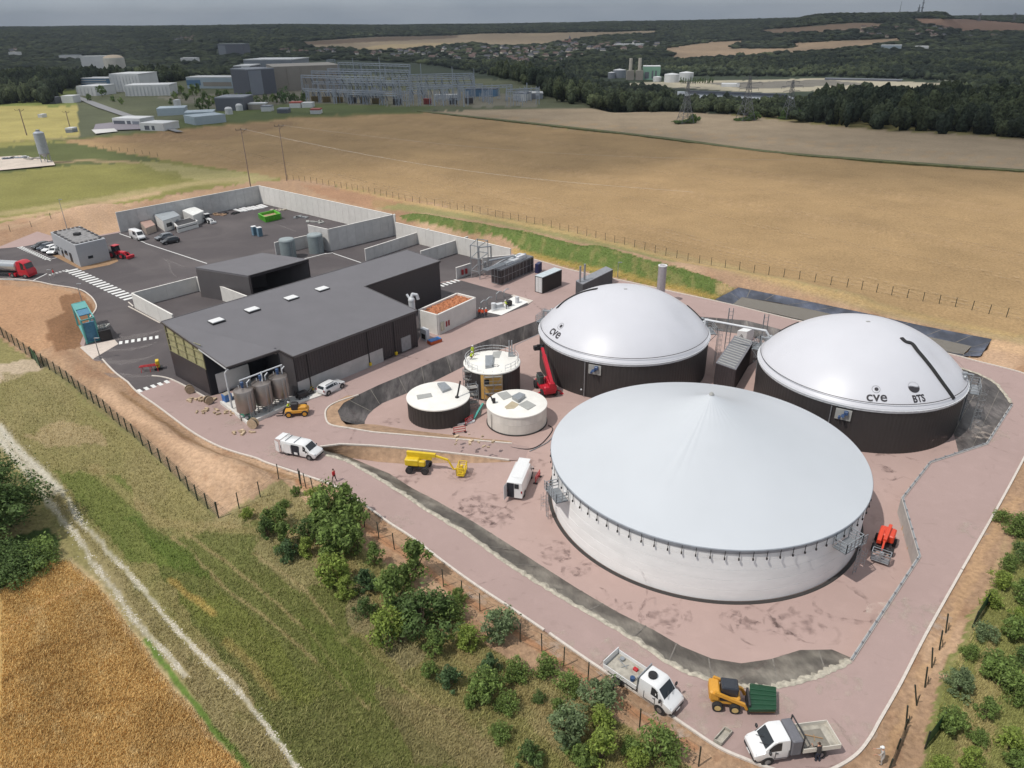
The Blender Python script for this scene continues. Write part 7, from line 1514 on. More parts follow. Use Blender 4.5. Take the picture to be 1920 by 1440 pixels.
blades('wheat_crop',80000,WH_,.28,tuple(1.55*v for v in al(206,172,120)),[],'ripe golden wheat standing in the bottom left corner','wheat',xr=(0,480),yr=(1040,1500),col2=tuple(1.5*v for v in al(192,150,98)),bend=.7,wd=.024)
RM=[(1985,880),(1920,1000),(1875,1090),(1835,1170),(1780,1265),(1755,1340),(1735,1450),(1735,1500),(2000,1500)]
blades('verge_grass',26000,RM,.25,tuple(1.6*v for v in al(122,134,76)),[],'green grass between the shrubs on the right edge','grass',xr=(1690,1980),yr=(880,1490),col2=tuple(1.5*v for v in al(158,150,104)),wd=.025)
BK=[(752,404),(860,418),(1000,440),(1120,470),(1240,502),(1400,548),(1345,566),(1264,545),(1180,524),(1073,500),(980,474),(940,450),(850,436),(760,416)]
blades('bank_grass',24000,BK,.22,tuple(1.7*v for v in al(92,118,54)),[],'lush grass on the bank behind the tanks','grass',xr=(740,1410),yr=(395,570),wd=.05,col2=tuple(1.5*v for v in al(128,136,76)))
# ================================================================ FAR COUNTRY
OPEN=[[(560,86),(666,73),(760,71),(900,63),(1127,60),(1233,57),(1226,63),(1127,68),(1066,77),(1020,84),(950,88),(879,82),(772,93),(712,97),(640,92)],[(560,78),(700,69),(860,66),(860,71),(700,78),(580,84)],[(1056,117),(1119,101),(1091,113)],[(1246,91),(1334,79),(1407,75),(1365,91),(1488,91),(1488,81),(1692,71),(1681,80),(1588,92),(1450,103),(1272,113)],[(1419,57),(1604,42),(1669,44),(1635,55),(1450,65)],[(1708,34),(1812,36),(1920,44),(2400,60),(2400,75),(1920,59),(1812,59),(1727,46)],[(1120,148),(1180,143),(1300,143),(1546,144),(1692,149),(1800,153),(1800,160),(1760,172),(1681,176),(1604,170),(1500,196),(1270,190),(1240,168),(1120,160)],[(0,128),(70,128),(60,145),(0,150)],
 [(100,196),(110,176),(150,160),(205,152),(322,156),(345,150),(345,143),(445,140),(445,118),(640,112),(780,118),(920,140),(1010,165),(1030,183),(1062,194),(1120,200),(1100,203),(1000,206),(790,212),(-900,460),(-900,330),(0,195)],[(150,104),(236,102),(236,140),(150,140)],[(404,80),(462,80),(462,104),(404,104)]]
NEARP=[(-1500,500),(-900,280),(0,197),(230,200),(300,244),(570,214),(790,208),(1000,203),(1100,201),(1270,207),(1400,216),(1500,228),(1640,241),(1800,253),(1920,262),(2900,345),(4000,900),(4000,3000),(-3000,3000)]
VIL=[(640,98),(700,100),(760,95),(850,88),(960,92),(1040,88),(1075,82),(1120,86),(1200,82),(1260,84),(1220,92),(1130,100),(1070,116),(1030,124),(930,116),(850,118),(780,112),(700,110)]
ico=bmesh.new(); bmesh.ops.create_icosphere(ico,subdivisions=2,radius=1); IV=np.array([v.co[:] for v in ico.verts]); IF=np.array([[v.index for v in f.verts] for f in ico.faces]); ico.free()
ic1=bmesh.new(); bmesh.ops.create_icosphere(ic1,subdivisions=1,radius=1); IV1=np.array([v.co[:] for v in ic1.verts]); IF1=np.array([[v.index for v in f.verts] for f in ic1.faces]); ic1.free()
def crowns(name,P,rad,hgt_,cols,IVx,IFx,label,jit=.22,lumps=1):
    g=np.random.default_rng(3); VV=[];FF=[];CC=[]; n=len(P); m=len(IVx)
    for l in range(lumps):
        sc=1. if lumps==1 else .62; off=np.zeros((n,3)) if lumps==1 else np.stack([g.normal(size=n)*rad*.45,g.normal(size=n)*rad*.45,g.uniform(-.35,.3,n)*hgt_*.6],1)
        r=1+g.normal(size=(n,m))*jit; S=np.stack([rad*sc,rad*sc,hgt_*.5*(.8 if lumps>1 else 1)],1)
        V=IVx[None]*r[:,:,None]*S[:,None,:]+(P+off)[:,None,:]; V[:,:,2]+=(hgt_*.52)[:,None]
        VV.append(V.reshape(-1,3)); FF.append((IFx[None]+(np.arange(n)*m)[:,None,None]+l*n*m).reshape(-1,3)); c=np.repeat(cols*g.uniform(.75,1.25,(n,1)),m,0)*g.uniform(.8,1.2,(n*m,1)); CC.append(c)
    o=npmesh(name,np.concatenate(VV),np.concatenate(FF),LEAFV,col=np.concatenate(CC),kind='stuff'); tag(o,label,'forest'); return o
LEAFV=bpy.data.materials.new('forest_foliage'); LEAFV.use_nodes=True; _n=LEAFV.node_tree; _a=_n.nodes.new('ShaderNodeAttribute'); _a.attribute_name='cover'; _b=_n.nodes['Principled BSDF']; _b.inputs['Roughness'].default_value=.9; _b.inputs['Specular IOR Level'].default_value=.05
_t=_n.nodes.new('ShaderNodeTexNoise'); _t.inputs['Scale'].default_value=.9; _t.inputs['Detail'].default_value=4; _tco=_n.nodes.new('ShaderNodeTexCoord'); _n.links.new(_tco.outputs['Object'],_t.inputs['Vector']); _r=_n.nodes.new('ShaderNodeMapRange'); _r.inputs[1].default_value=.35; _r.inputs[2].default_value=.65; _r.inputs[3].default_value=.45; _r.inputs[4].default_value=1.6; _n.links.new(_t.outputs[0],_r.inputs[0]); _v=_n.nodes.new('ShaderNodeVectorMath'); _v.operation='SCALE'; _n.links.new(_a.outputs['Color'],_v.inputs[0]); _n.links.new(_r.outputs[0],_v.inputs['Scale']); _n.links.new(_v.outputs[0],_b.inputs['Base Color'])
_bp=_n.nodes.new('ShaderNodeBump'); _bp.inputs['Strength'].default_value=1; _bp.inputs['Distance'].default_value=1.5; _n.links.new(_t.outputs[0],_bp.inputs['Height']); _n.links.new(_bp.outputs[0],_b.inputs['Normal'])
def forest_pts(d0,d1,sp,amin=-1.05,amax=1.0,jit=.8):
    g=np.random.default_rng(int(d0)); ys=np.arange(d0,d1,sp); X=[];Y=[]
    for y in ys: xs=np.arange(amin*y,amax*y,sp); X.append(xs+g.uniform(-jit,jit,len(xs))*sp*.5); Y.append(np.full(len(xs),y)+g.uniform(-jit,jit,len(xs))*sp*.5)
    X=np.concatenate(X);Y=np.concatenate(Y); Z=zt(X,Y); PX,PY=proj(X,Y,Z); PYn=np.where(Y<620,proj(X,Y,np.full(X.shape,ZR))[1],PY)
    k=~inpoly(PX,PYn,NEARP)
    for q in OPEN: k&=~inpoly(PX,PY,q)
    k&=~(inpoly(PX,PY,VIL)&(g.random(len(X))<.55))
    return X[k],Y[k],Z[k],PX[k],PY[k]
def tones(X,Y,n):
    g=np.random.default_rng(5); a=np.array([.027,.036,.025]);b=np.array([.072,.086,.044]); u=np.clip((fbm(X,Y,60,51)-.5)*2.2+.35+g.normal(size=n)*.22,0,1.3)[:,None]; return a*(1-u)+b*u
g_=np.random.default_rng(9)
X,Y,Z,PX,PY=forest_pts(300,800,7.5); n=len(X); hh_=g_.uniform(7.5,15,n)*(1-.5*sst((PX-1235)/50)*(1-sst((PX-1480)/70))); crowns('near_wood',np.stack([X,Y,Z-.5],1),g_.uniform(3.2,5.4,n),hh_,tones(X,Y,n),IV,IF,'belt of dark broadleaf trees beyond the stubble fields',.16,3)
X,Y,Z,PX,PY=forest_pts(800,2000,15); n=len(X); crowns('valley_wood',np.stack([X,Y,Z-1],1),g_.uniform(6,10,n),g_.uniform(8,14,n),tones(X,Y,n),IV1,IF1,'woods filling the valley behind the power plant',.2,2)
X,Y,Z,PX,PY=forest_pts(2000,7000,26,-.85,.85); n=len(X); crowns('distant_wood',np.stack([X,Y,Z-2],1),g_.uniform(11,18,n),g_.uniform(7,13,n),tones(X,Y,n)*.9,IV1,IF1,'dark woods along the far hills and the skyline',.22,1)

def stones(n):
    g=np.random.default_rng(4); V=[];Fc=[];C=[]
    pts=[]
    for T,wd in ((TR1,5.5),(TR2,5),([(-60,765),(0,815),(50,870),(100,915)],13)):
        L=[math.hypot(b[0]-a[0],b[1]-a[1]) for a,b in zip(T[:-1],T[1:])]; tot=sum(L)
        for _ in range(int(n*tot/2200*(wd/5))):
            u=g.random()*tot; i=0
            while u>L[i]: u-=L[i]; i+=1
            u/=L[i]; x=T[i][0]+(T[i+1][0]-T[i][0])*u; y=T[i][1]+(T[i+1][1]-T[i][1])*u
            if fbm(np.array([x]),np.array([y]),22,91,3)[0]<.40+.2*g.random(): continue
            pts.append((x+g.normal()*wd*.95,y+g.normal()*wd*.5))
    for x,y in pts:
        q=G(x,y); z=terr_h(q.x,q.y); s=g.uniform(.03,.12); b=len(V); a=g.uniform(0,6.3)
        for k in range(4): V.append((q.x+s*math.cos(a+k*PI/2)*g.uniform(.7,1.2),q.y+s*math.sin(a+k*PI/2)*g.uniform(.7,1.2),z-.02))
        V.append((q.x,q.y,z+s*.6)); Fc+=[(b+k,b+(k+1)%4,b+4) for k in range(4)]
        c=np.array(al(212,204,188))*g.uniform(.7,1.15); C+=[c]*5
    return tag(npmesh('chalk_stones',np.array(V),np.array(Fc),BLADE,col=np.array(C),kind='stuff'),'loose white chalk stones strewn along the two wheel ruts','stones')
stones(9000)
def fm(name,c,r=.7,**k): return mat(name,al(*c),r,var=k.pop('var',.06),scale=k.pop('scale',.15),**k)
FW=fm('far_white',(206,208,210)); FG=fm('far_grey',(132,138,148)); FDG=fm('far_dark_grey',(92,96,106)); FB=fm('far_beige',(150,144,136)); FLB=fm('far_light_blue',(168,182,192)); FBL=fm('far_blue',(90,124,156)); FRED=fm('far_red_roof',(160,76,66)); FGR=fm('far_green_clad',(128,168,146)); FST=mat('far_steel',al(164,172,184),.6,.2)
def farbox(name,label,cat,xl,xr,yb,yt,m,depth=20,roof=None,ybr=None,extra=None,group=None,strips=0):
    A=GT(xl,yb); B=GT(xr,ybr if ybr else yb); B.z=A.z; h=hat(A,yt); d=B-A; q=Vector((-d.y,d.x,0)).normalized()*depth; t=thing(name,label,cat,tuple(A)); 
    if group: t['group']=group
    pts=[(0,0),(d.x,d.y),(d.x+q.x,d.y+q.y),(q.x,q.y)]; mb=MB(); mb.prism(pts,-3,h); 
    if strips:
        u=d/strips
        for k in range(strips+1): p=u*k-q*.004; mb.beam((p.x,p.y,0),(p.x,p.y,h-.3),.5,.5)
    mb.build('walls',m,t); mb=MB(); mb.prism([(p[0]*1.01,p[1]*1.01) for p in pts],h,h+.7); mb.build('roof',roof or FW,t)
    if extra:
        for (u0,u1,z0,z1,mm) in extra:
            a=d*u0-q*.004;b=d*u1-q*.004; mb=MB(); mb.add([(a.x,a.y,h*z0),(b.x,b.y,h*z0),(b.x,b.y,h*z1),(a.x,a.y,h*z1)],[(0,1,2,3)]); mb.build('window_band',mm,t)
    return t
farbox('reactor_hall','white reactor hall beside the round dome building','building',156,204,131,106,FW,30,strips=6); 
A=GT(218,133); h=hat(A,108); t=thing('reactor_dome','round concrete reactor building with a low dome','building',tuple(A)); rr=15*(A-Vector((0,0,H))).length/F; mb=MB(); mb.lathe([(rr,-3),(rr,h*.92),(rr*.96,h)],32); mb.build('drum',fm('reactor_concrete',(172,170,162)),t,smooth=40); mb=MB(); mb.lathe([(rr*.96,h),(rr*.8,h*1.1),(rr*.45,h*1.19),(0,h*1.22)],32); mb.build('dome',fm('reactor_dome_top',(176,160,140)),t,smooth=60)
farbox('white_hall','tall white ribbed hall in the left works','building',212,266,173,140,FW,26,strips=9); farbox('white_hall','long low white ribbed hall right of the tall one','building',237,320,181,162,FW,22,strips=12,ybr=179)
farbox('white_hall','low white hall left of the tall ribbed one','building',147,181,180,163,FW,22,strips=5); farbox('office_block','blue-banded office block behind the white halls','building',153,202,160,148,FBL,18,extra=[(0.02,.98,.25,.4,FW),(0.02,.98,.65,.8,FW)])
farbox('small_building','small white building at the edge of the left trees','building',117,139,194,182,FW,10); farbox('small_building','dark low shed at the edge of the left trees','building',88,105,195,185,FDG,8,FDG)
farbox('tower_block','dark grey block far off above the trees','building',411,458,105,83,FDG,40,FG,extra=[(.02,.3,.1,.9,FG)])
farbox('turbine_hall','pale upper block of the turbine hall','building',462,552,150,113,FG,40,FW); farbox('turbine_hall','dark and white stepped block left of the turbine hall','building',444,474,166,125,FDG,30,FW,extra=[(.5,1,.05,1,FW)])
farbox('turbine_hall','tall slate-grey block in front of the beige hall','building',471,520,180,132,FDG,26,FG,ybr=176,extra=[(.02,.5,.02,.98,FG)]); farbox('turbine_hall','long beige concrete hall behind the gantries','building',518,640,172,127,FB,50,FB,ybr=166,strips=5)
farbox('office_block','long low blue and white block before the turbine hall','building',352,440,166,146,FLB,20,extra=[(0,.3,.3,.8,FBL),(.35,.95,.2,.6,FB)])
farbox('grey_cube','dark grey cube building beside the white tanks','building',406,459,209,185,FDG,20,FG); 
farbox('light_warehouse','light blue warehouse, leftmost of three','building',296,348,219,206,FLB,14,FLB,ybr=216); farbox('light_warehouse','light blue warehouse, middle of three','building',348,402,229,214,FLB,14,FLB,ybr=226); farbox('light_warehouse','light blue warehouse, nearest the stubble field','building',367,425,236,222,FLB,14,FLB,ybr=231)
for a in ((543,564,203,194,FW,FRED,'white hut with a red roof before the gantries'),(582,600,215,207,FW,FRED,'pale hut with a faded red roof near the field edge'),(490,508,210,201,FW,FG,'white hut beside the grey cube'),(520,540,214,206,FDG,FG,'dark hut on the grass strip'),(466,498,207,196,FB,FW,'beige low building right of the grey cube'),(566,586,203,195,FW,FW,'white flat hut right of the red-roofed one'),(327,333,204,190,FW,FW,'small white hut by the left road')):
    farbox('hut',a[6],'hut',a[0],a[1],a[2],a[3],a[4],7,a[5])
for i,(x,y) in enumerate(((433,203),(441,203),(450,204),(430,210),(368,218))):
    A=GT(x,y+5); t=thing('storage_drum',f'white storage drum, {ORD[i]} of the group by the grey cube','tank',tuple(A),0,'white storage drums by the grey cube'); mb=MB(); mb.lathe([(2.2,0),(2.2,3.4),(1.4,4.2),(0,4.4)],16); mb.build('shell',FW,t,smooth=40)
# pumping station on the left
farbox('pumping_station','low white pumping station with dark glazed front','building',213,264,236,224,FW,12,FW,extra=[(.03,.45,.15,.8,FDG),(.52,.66,.15,.8,FDG),(.72,.97,.1,.75,FG)]); farbox('pumping_station','white plant block with dark openings right of the station','building',264,308,246,233,FW,12,FW,extra=[(.2,.4,.1,.8,FDG),(.5,.62,.1,.8,FDG)])
sheet('forecourt',[(GT(*p).x,GT(*p).y) for p in [(180,236),(215,232),(262,236),(268,246),(175,249)]],[],ZR+.6,fm('forecourt_purple',(128,122,130))); sheet('pale_forecourt',[(GT(*p).x,GT(*p).y) for p in [(172,246),(215,244),(222,250),(180,254)]],[],ZR+.65,fm('forecourt_pale',(206,204,200)))
farbox('field_hut','small grey hut at the yellow field edge','hut',124,137,251,243,FG,5,FW); farbox('field_hut','tiny white hut in the yellow field','hut',72,80,222,217,FW,5,FW)
sheet('far_road',[(GT(*p).x,GT(*p).y) for p in [(140,184),(150,182),(210,204),(300,236),(345,250),(330,250),(250,226),(180,202)]],[],ZR+.55,fm('far_asphalt',(128,128,130)))
sheet('silo_yard',[P2(*p) for p in [(-60,300),(40,294),(100,304),(104,312),(0,322),(-60,330)]],[],ZR+.55,fm('dusty_slab',(200,186,172),var=.2))
g=G(88,306); h=hat(g,246); t=thing('silver_silo','tall silver silo on steel legs at the left edge','silo',tuple(g)); mb=MB(); rr=1.9; mb.lathe([(.3,h*.2),(rr,h*.32),(rr,h*.95),(rr*.5,h)],24); mb.build('shell',mat('silo_silver',al(170,176,186),.45,.3),t,smooth=40); mb=MB(); mb.box((0,0,h+.2),(1,1,.8)); mb.build('filter',GALV,t)
for k in range(4): a=PI/4+k*PI/2; mb=MB(); mb.beam((rr*.9*math.cos(a),rr*.9*math.sin(a),0),(rr*.9*math.cos(a),rr*.9*math.sin(a),h*.36),.25); mb.build('leg',GALV,t)
for i,(x,y) in enumerate(((20,300),(38,297),(60,301))):
    g=G(x,y); mb=MB(); [mb.box((random.uniform(-4,4),random.uniform(-2,2),.4),(random.uniform(2,5),random.uniform(1,2),.8),rz=random.uniform(0,3)) for k in range(5)]; tag(mb.build('block_stack',(FG,FW,FB)[i],loc=tuple(g)),f"{('grey','white','beige')[i]} block stack on the dusty yard by the silver silo",'blocks')
# substation
def lattice(mb,p,q,w_,n=0):
    mb.beam(p,q,w_)
GN=0
def gantry(label,a,b,n,yt,mid=None,w_=.55,ins=0):
    A=GT(*a);B=GT(*b); h=hat(A,yt); t=thing('steel_gantry',label,'gantry',tuple(A),0,'steel gantries of the switchyard'); D=B-A
    for k in range(n):
        p=D*(k/(n-1)); mb=MB(); 
        for s in (-.5,.5): mb.beam((p.x+s*1.6,p.y,p.z),(p.x+s*.5,p.y,h),.32)
        for j in range(5): z=h*j/5; mb.beam((p.x-.7,p.y,p.z*(1-j/5)+z),(p.x+.7,p.y,h*(j+1)/5),.15)
        mb.build('column',FST,t)
    for z in [h]+([h*mid] if mid else []):
        mb=MB(); off=Vector((0,.9,0)); 
        for o_ in (off,-off): 
            for zz in (0,-1.3): mb.beam((o_.x,o_.y,z+zz),(D.x+o_.x,D.y+o_.y,z+zz),.4)
        m_=int(D.length/4)
        for k in range(m_): p=D*(k/m_);q=D*((k+1)/m_); mb.beam((p.x,p.y-.9,z-1.3),(q.x,q.y-.9,z),.15)
        mb.build('beam',FST,t)
        if ins:
            mb=MB(); m_=int(D.length/5)
            for k in range(m_): p=D*((k+.5)/m_); mb=MB(); mb.beam((p.x,p.y,z-1.4),(p.x+1.2,p.y,z-4.6),.36); mb.build('insulator',fm('insulator_grey',(84,92,104)),t)
    return t
gantry('front switchyard gantry in the middle',(571,192),(724,199),6,141,.5,ins=1); gantry('front switchyard gantry ending left',(590,184),(700,188),5,133,.6,ins=1); gantry('gantry behind the front pair',(620,180),(770,186),6,129,.62,ins=1)
gantry('highest rear gantry with the long top beam',(640,172),(772,180),4,117,ins=1); gantry('rear gantry right of the tall mast',(715,182),(888,178),6,141,.6,ins=1); gantry('right-hand gantry with the widest span',(740,190),(890,186),6,147,ins=1)
gantry('low gantry at the right end of the switchyard',(860,190),(960,186),5,163); gantry('small gantry near the white control building',(950,190),(1010,187),4,168); gantry('short gantry rising behind the beige hall',(617,150),(632,150),2,112)
gantry('third row gantry left of the tall mast',(655,196),(745,200),4,150,.5,ins=1); gantry('low front gantry by the red crate',(765,200),(850,197),5,164,ins=1); gantry('low inner gantry on the right',(795,186),(905,183),6,160); gantry('middle row gantry at its right end',(690,190),(800,192),5,155,.55)
MASTS=[(667,170,108),(718,198,107),(792,180,119),(850,184,125),(890,182,128),(752,196,140),(640,186,122),(905,190,160),(923,190,157),(950,188,160),(975,190,163),(996,190,162),(832,200,158),(870,200,156),(815,200,166)]
for i,(x,yb,yt) in enumerate(sorted(MASTS)):
    A=GT(x,yb); h=hat(A,yt); mb=MB(); mb.cyl((0,0,0),(0,0,h),.45,.18,n=6); tag(mb.build('lightning_mast',FST,loc=tuple(A)),f'slim steel mast in the switchyard, {ORD[i]} from the left','mast','masts of the switchyard')
g2=np.random.default_rng(12); ap=None
for i in range(64):
    x=g2.uniform(575,1010); y=g2.uniform(186,201) if x>740 else g2.uniform(184,196); A=GT(x,y)
    if ap is None:
        ap=MB(); ap.beam((-1.5,0,0),(-1.5,0,4),.4); ap.beam((1.5,0,0),(1.5,0,4),.4); ap.beam((-2,0,4),(2,0,4),.4); ap.cyl((-1.5,0,4),(-1.5,0,7.5),.3,n=6); ap.cyl((1.5,0,4),(1.5,0,7.5),.3,n=6); ap.cyl((0,0,4),(0,0,7),.3,n=6); ap=ap.build('switch_post',FST); ap.location=A; tag(ap,'grey insulator post on a small steel stand in the switchyard','switchgear','insulator posts of the switchyard'); ap.scale=(.8,.8,1.1)
    else: o=ap.copy(); link(o); o.location=A; s=g2.uniform(.6,1.5); o.scale=(.8,.8,s); o.rotation_euler=(0,0,g2.uniform(0,3))
TY=fm('transformer_yellow',(120,104,66)); TD=fm('transformer_dark',(64,60,62)); TR=fm('transformer_red',(140,60,56))
for i,(x,y,m,nm) in enumerate(((592,191,TY,'yellow'),(613,192,TY,'yellow'),(636,193,TY,'yellow'),(662,194,TD,'dark'),(684,194,TY,'yellow'),(706,196,TY,'yellow'),(745,197,TD,'dark'),(802,196,TR,'red'),(850,196,TD,'dark'),(880,195,TD,'dark'))):
    A=GT(x,y); t=thing('transformer',f'{nm} transformer in the switchyard, {ORD[i]} from the left','transformer',tuple(A)); t['group']='transformers in the switchyard'; mb=MB(); mb.box((0,0,2),(5,3,3.4)); [mb.box((x_,0,2),(.5,4.2,2.6)) for x_ in (-1.6,0,1.6)]; mb.build('tank',m,t); mb=MB(); [mb.cyl((x_,0,3.6),(x_*1.3,0,5.8),.25,n=6) for x_ in (-1.5,0,1.5)]; mb.build('bushings',FG,t)
farbox('control_building','low white control building right of the switchyard','building',962,985,189,176,FW,10,FG); farbox('control_building','flat grey building behind the right switchyard','building',985,1018,186,176,FG,10,FW); farbox('cooling_unit_row','row of pale cooling fans among the gantries','fans',815,858,186,180,FW,6,FW); farbox('blue_switch_hall','blue switch hall at the right of the gantries','building',872,930,182,168,FBL,10,FDG)
# power station by the river
farbox('green_power_hall','pale green power hall with a white roof by the river','building',1205,1237,150,125,FGR,30,FW,extra=[(.1,.35,.1,.6,FDG),(.5,.6,.1,.7,FDG),(.7,.8,.1,.7,FDG)]); 
for x,lab in ((1181,'left twin flue stack beside the green hall'),(1198,'right twin flue stack beside the green hall')):
    A=GT(x,150); h=hat(A,109); k=(A-Vector((0,0,H))).length/F; t=thing('flue_stack',lab,'chimney',tuple(A),0,'twin flue stacks'); mb=MB(); mb.cyl((0,0,0),(0,0,h),3.1*k,2.7*k,n=16); mb.build('flue',fm('stack_beige',(190,184,172)),t,smooth=40); mb=MB(); mb.box((0,0,h*.22),(12*k,10*k,h*.44)); mb.build('boiler_house',FB,t)
for x,yb,yt,r_,lab in ((1259,154,139,12.5,'left big white storage tank by the river'),(1286,151,136,12,'right big white storage tank by the river'),(1161,146,131,11,'pale grey tank left of the twin stacks'),(1146,147,136,6,'small grey tank left of the pale one'),(1232,153,144,7,'small white tank below the green hall')):
    A=GT(x,yb); k=(A-Vector((0,0,H))).length/F; h=hat(A,yt); t=thing('oil_tank',lab,'tank',tuple(A)); mb=MB(); mb.lathe([(r_*k,-1),(r_*k,h)],28); mb.build('shell',FW if x>1200 else FG,t,smooth=40); mb=MB(); mb.lathe([(r_*k,h),(0,h*1.16)],28); mb.build('roof',FW,t)
farbox('quay_wall','dark quay wall along the far river bank','wall',1290,1470,176,171,FDG,6,FDG,ybr=183); farbox('dock_shed','white dock shed on the sandy wharf','shed',1352,1386,163,158,FW,20,FW); farbox('freight_train','dark line of wagons on the far side of the wharf','train',1546,1690,150,147,FDG,8,FG,ybr=153)
for x0,x1,y,lab in ((1800,1816,160,'short red coach, leftmost of three at the right edge'),(1826,1846,161,'red coach in the middle of the far siding'),(1879,1906,163,'long red coach at the right edge')): farbox('red_coach',lab,'train',x0,x1,y,y-5,fm('coach_red',(186,52,62)),5,FRED)
farbox('far_factory','pale blue factory on the right hillside','building',1650,1688,96,85,FLB,40,FW); farbox('far_factory','white factory right of the blue one on the hillside','building',1716,1740,95,87,FW,30,FW); farbox('far_factory','white works beyond the village, upper right','building',1150,1202,88,83,FW,50,FW); farbox('far_factory','white flat building among the left woods','building',340,368,120,109,FW,30,FW); farbox('far_factory','low white roofs among the left woods','building',112,146,112,104,FW,30,FG); farbox('far_factory','pale roof at the upper left edge of the woods','building',18,34,107,98,FW,25,FW)
A=GT(1068,82); h=hat(A,66); t=thing('church','brick church with a pointed spire above the village','church',tuple(A)); mb=MB(); mb.box((0,0,h*.3),(9,9,h*.6)); mb.box((-16,0,h*.18),(24,12,h*.36)); mb.build('nave',fm('church_brick',(150,110,100)),t); mb=MB(); mb.cyl((0,0,h*.6),(0,0,h),5.5,.2,n=6); mb.build('spire',FDG,t)
# village houses
hw=[fm('house_wall_white',(226,222,214)),fm('house_wall_cream',(206,194,176)),fm('house_roof_brown',(104,82,76)),fm('house_roof_slate',(84,84,92))]
hm=[]
for k in range(4):
    mb=MB(); a,b,h=6+k%2*2,4.5,5; mb.box((0,0,h/2),(2*a,2*b,h)); vs=[(-a-.5,-b-.5,h),(a+.5,-b-.5,h),(a+.5,b+.5,h),(-a-.5,b+.5,h),(-a,0,h+4),(a,0,h+4)]; mb.add(vs,[(0,1,5,4),(2,3,4,5),(3,0,4),(1,2,5)],1)
    me=bpy.data.meshes.new('house'); me.from_pydata(mb.v,[],mb.f); me.materials.append(hw[k%2]); me.materials.append(hw[2+k//2]); me.polygons.foreach_set('material_index',mb.m); hm.append(me)
VIL_=[(640,98),(700,100),(760,95),(850,88),(960,92),(1040,88),(1075,82),(1120,86),(1200,82),(1260,84),(1220,92),(1130,100),(1070,116),(1030,124),(930,116),(850,118),(780,112),(700,110)]
n_=0; g3=np.random.default_rng(21)
def house(x,y,lab,gr,s=1.):
    A=GT(x,y); A.z+=1.5; o=bpy.data.objects.new('house',hm[g3.integers(0,4)]); link(o); o.location=A; o.rotation_euler=(0,0,g3.uniform(0,3)); o.scale=(s,s,s); tag(o,lab,'house',gr)
while n_<150:
    x=g3.uniform(640,1260);y=g3.uniform(80,126)
    if inpoly(np.array([x]),np.array([y]),VIL)[0]: house(x,y,'small pale house among the trees of the distant village','houses of the distant village',g3.uniform(.8,1.25)); n_+=1
for x0,x1,y0,y1,n,lab,gr in ((328,365,71,79,14,'tiny white house on the far left hillside','houses on the far left hillside'),(528,640,96,101,22,'tiny house along the valley road left of the village','houses left of the village'),(1610,1780,52,72,26,'tiny house on the wooded right hillside','houses on the right hillside'),(20,40,95,103,3,'white house among the woods at the left edge','houses at the left edge'),(1770,1880,66,74,8,'tiny house low on the right slope','houses low on the right slope')):
    for k in range(n): house(g3.uniform(x0,x1),g3.uniform(y0,y1),lab,gr)
# pylons
def pylon(label,x,yb,yt,wd=.5,near=True,th=.2,grp='lattice pylons in the stubble field'):
    A=GT(x,yb); h=hat(A,yt); t=thing('lattice_pylon',label,'pylon',tuple(A),.25,grp); mb=MB(); b=h*.17
    for sx in (-1,1):
        for sy in (-1,1):
            mb.beam((sx*b,sy*b,0),(sx*b*.32,sy*b*.32,h*.55),th); mb.beam((sx*b*.32,sy*b*.32,h*.55),(sx*.3,sy*.3,h),th*.8)
    lv=[0,.14,.27,.38,.47,.55,.65,.75,.85,.95]; wz=lambda u: b*(1-.68*u/.55) if u<.55 else b*.32*(1-(u-.55)/.45)+.3
    for u,v in zip(lv[:-1],lv[1:]):
        a,c=wz(u),wz(v)
        for s in (-1,1): mb.beam((-a,s*a,u*h),(c,s*c,v*h),th*.55); mb.beam((a,s*a,u*h),(-c,s*c,v*h),th*.55); mb.beam((s*a,-a,u*h),(s*c,c,v*h),th*.55); mb.beam((-c,s*c,v*h),(c,s*c,v*h),th*.55)
    mb.build('lattice_tower',PYL,t); mb=MB()
    for u,L in ((.72,.26),(.84,.34),(.96,.2)):
        for s in (-1,1): mb.beam((0,0,u*h+h*.03),(s*L*h,0,u*h),th*.8); mb.beam((0,0,u*h-h*.02),(s*L*h,0,u*h),th*.7); mb.beam((s*L*h,0,u*h),(s*L*h,0,u*h-h*.06),th*.5)
    mb.build('crossarms',PYL,t); return A,h
PYL=mat('pylon_steel',al(122,124,128),.6,.3)
for x,yb,yt,lab in ((1284,232,152,'left lattice pylon in the stubble field, with a low hedge at its foot'),(1397,226,142,'middle lattice pylon in the stubble field, a round bush at its foot'),(1477,223,150,'right lattice pylon in the field, standing in dense bushes')):
    A,h=pylon(lab,x,yb,yt)
    for k,(dx,r_,hz) in enumerate(((-3,3.2,1.3),(1,3.6,1.6),(4.5,3.0,3.4 if x<1450 else 4.2),(-1.5 if x>1450 else 0,2.2,4.5 if x>1450 else 1.5))):
        o=leafmesh('bush',700,16,.2,LV['dark green'],k+int(x),1,.6); o.location=(A.x+dx,A.y-1+k*.5,A.z-.2); o.scale=(r_,r_*.8,hz); tag(o,f"dark bush at the foot of the {('left','middle','right')[(x>1300)+(x>1400)]} pylon, {ORD[k]} of four",'bush','bushes at the pylon feet')
for x,yb,yt,lab in ((1835,40,25,'tiny pylon on the right skyline, left of two'),(1900,41,24,'tiny pylon on the right skyline, right of two')): pylon(lab,x,yb,yt,th=1.6,grp='tiny skyline pylons')
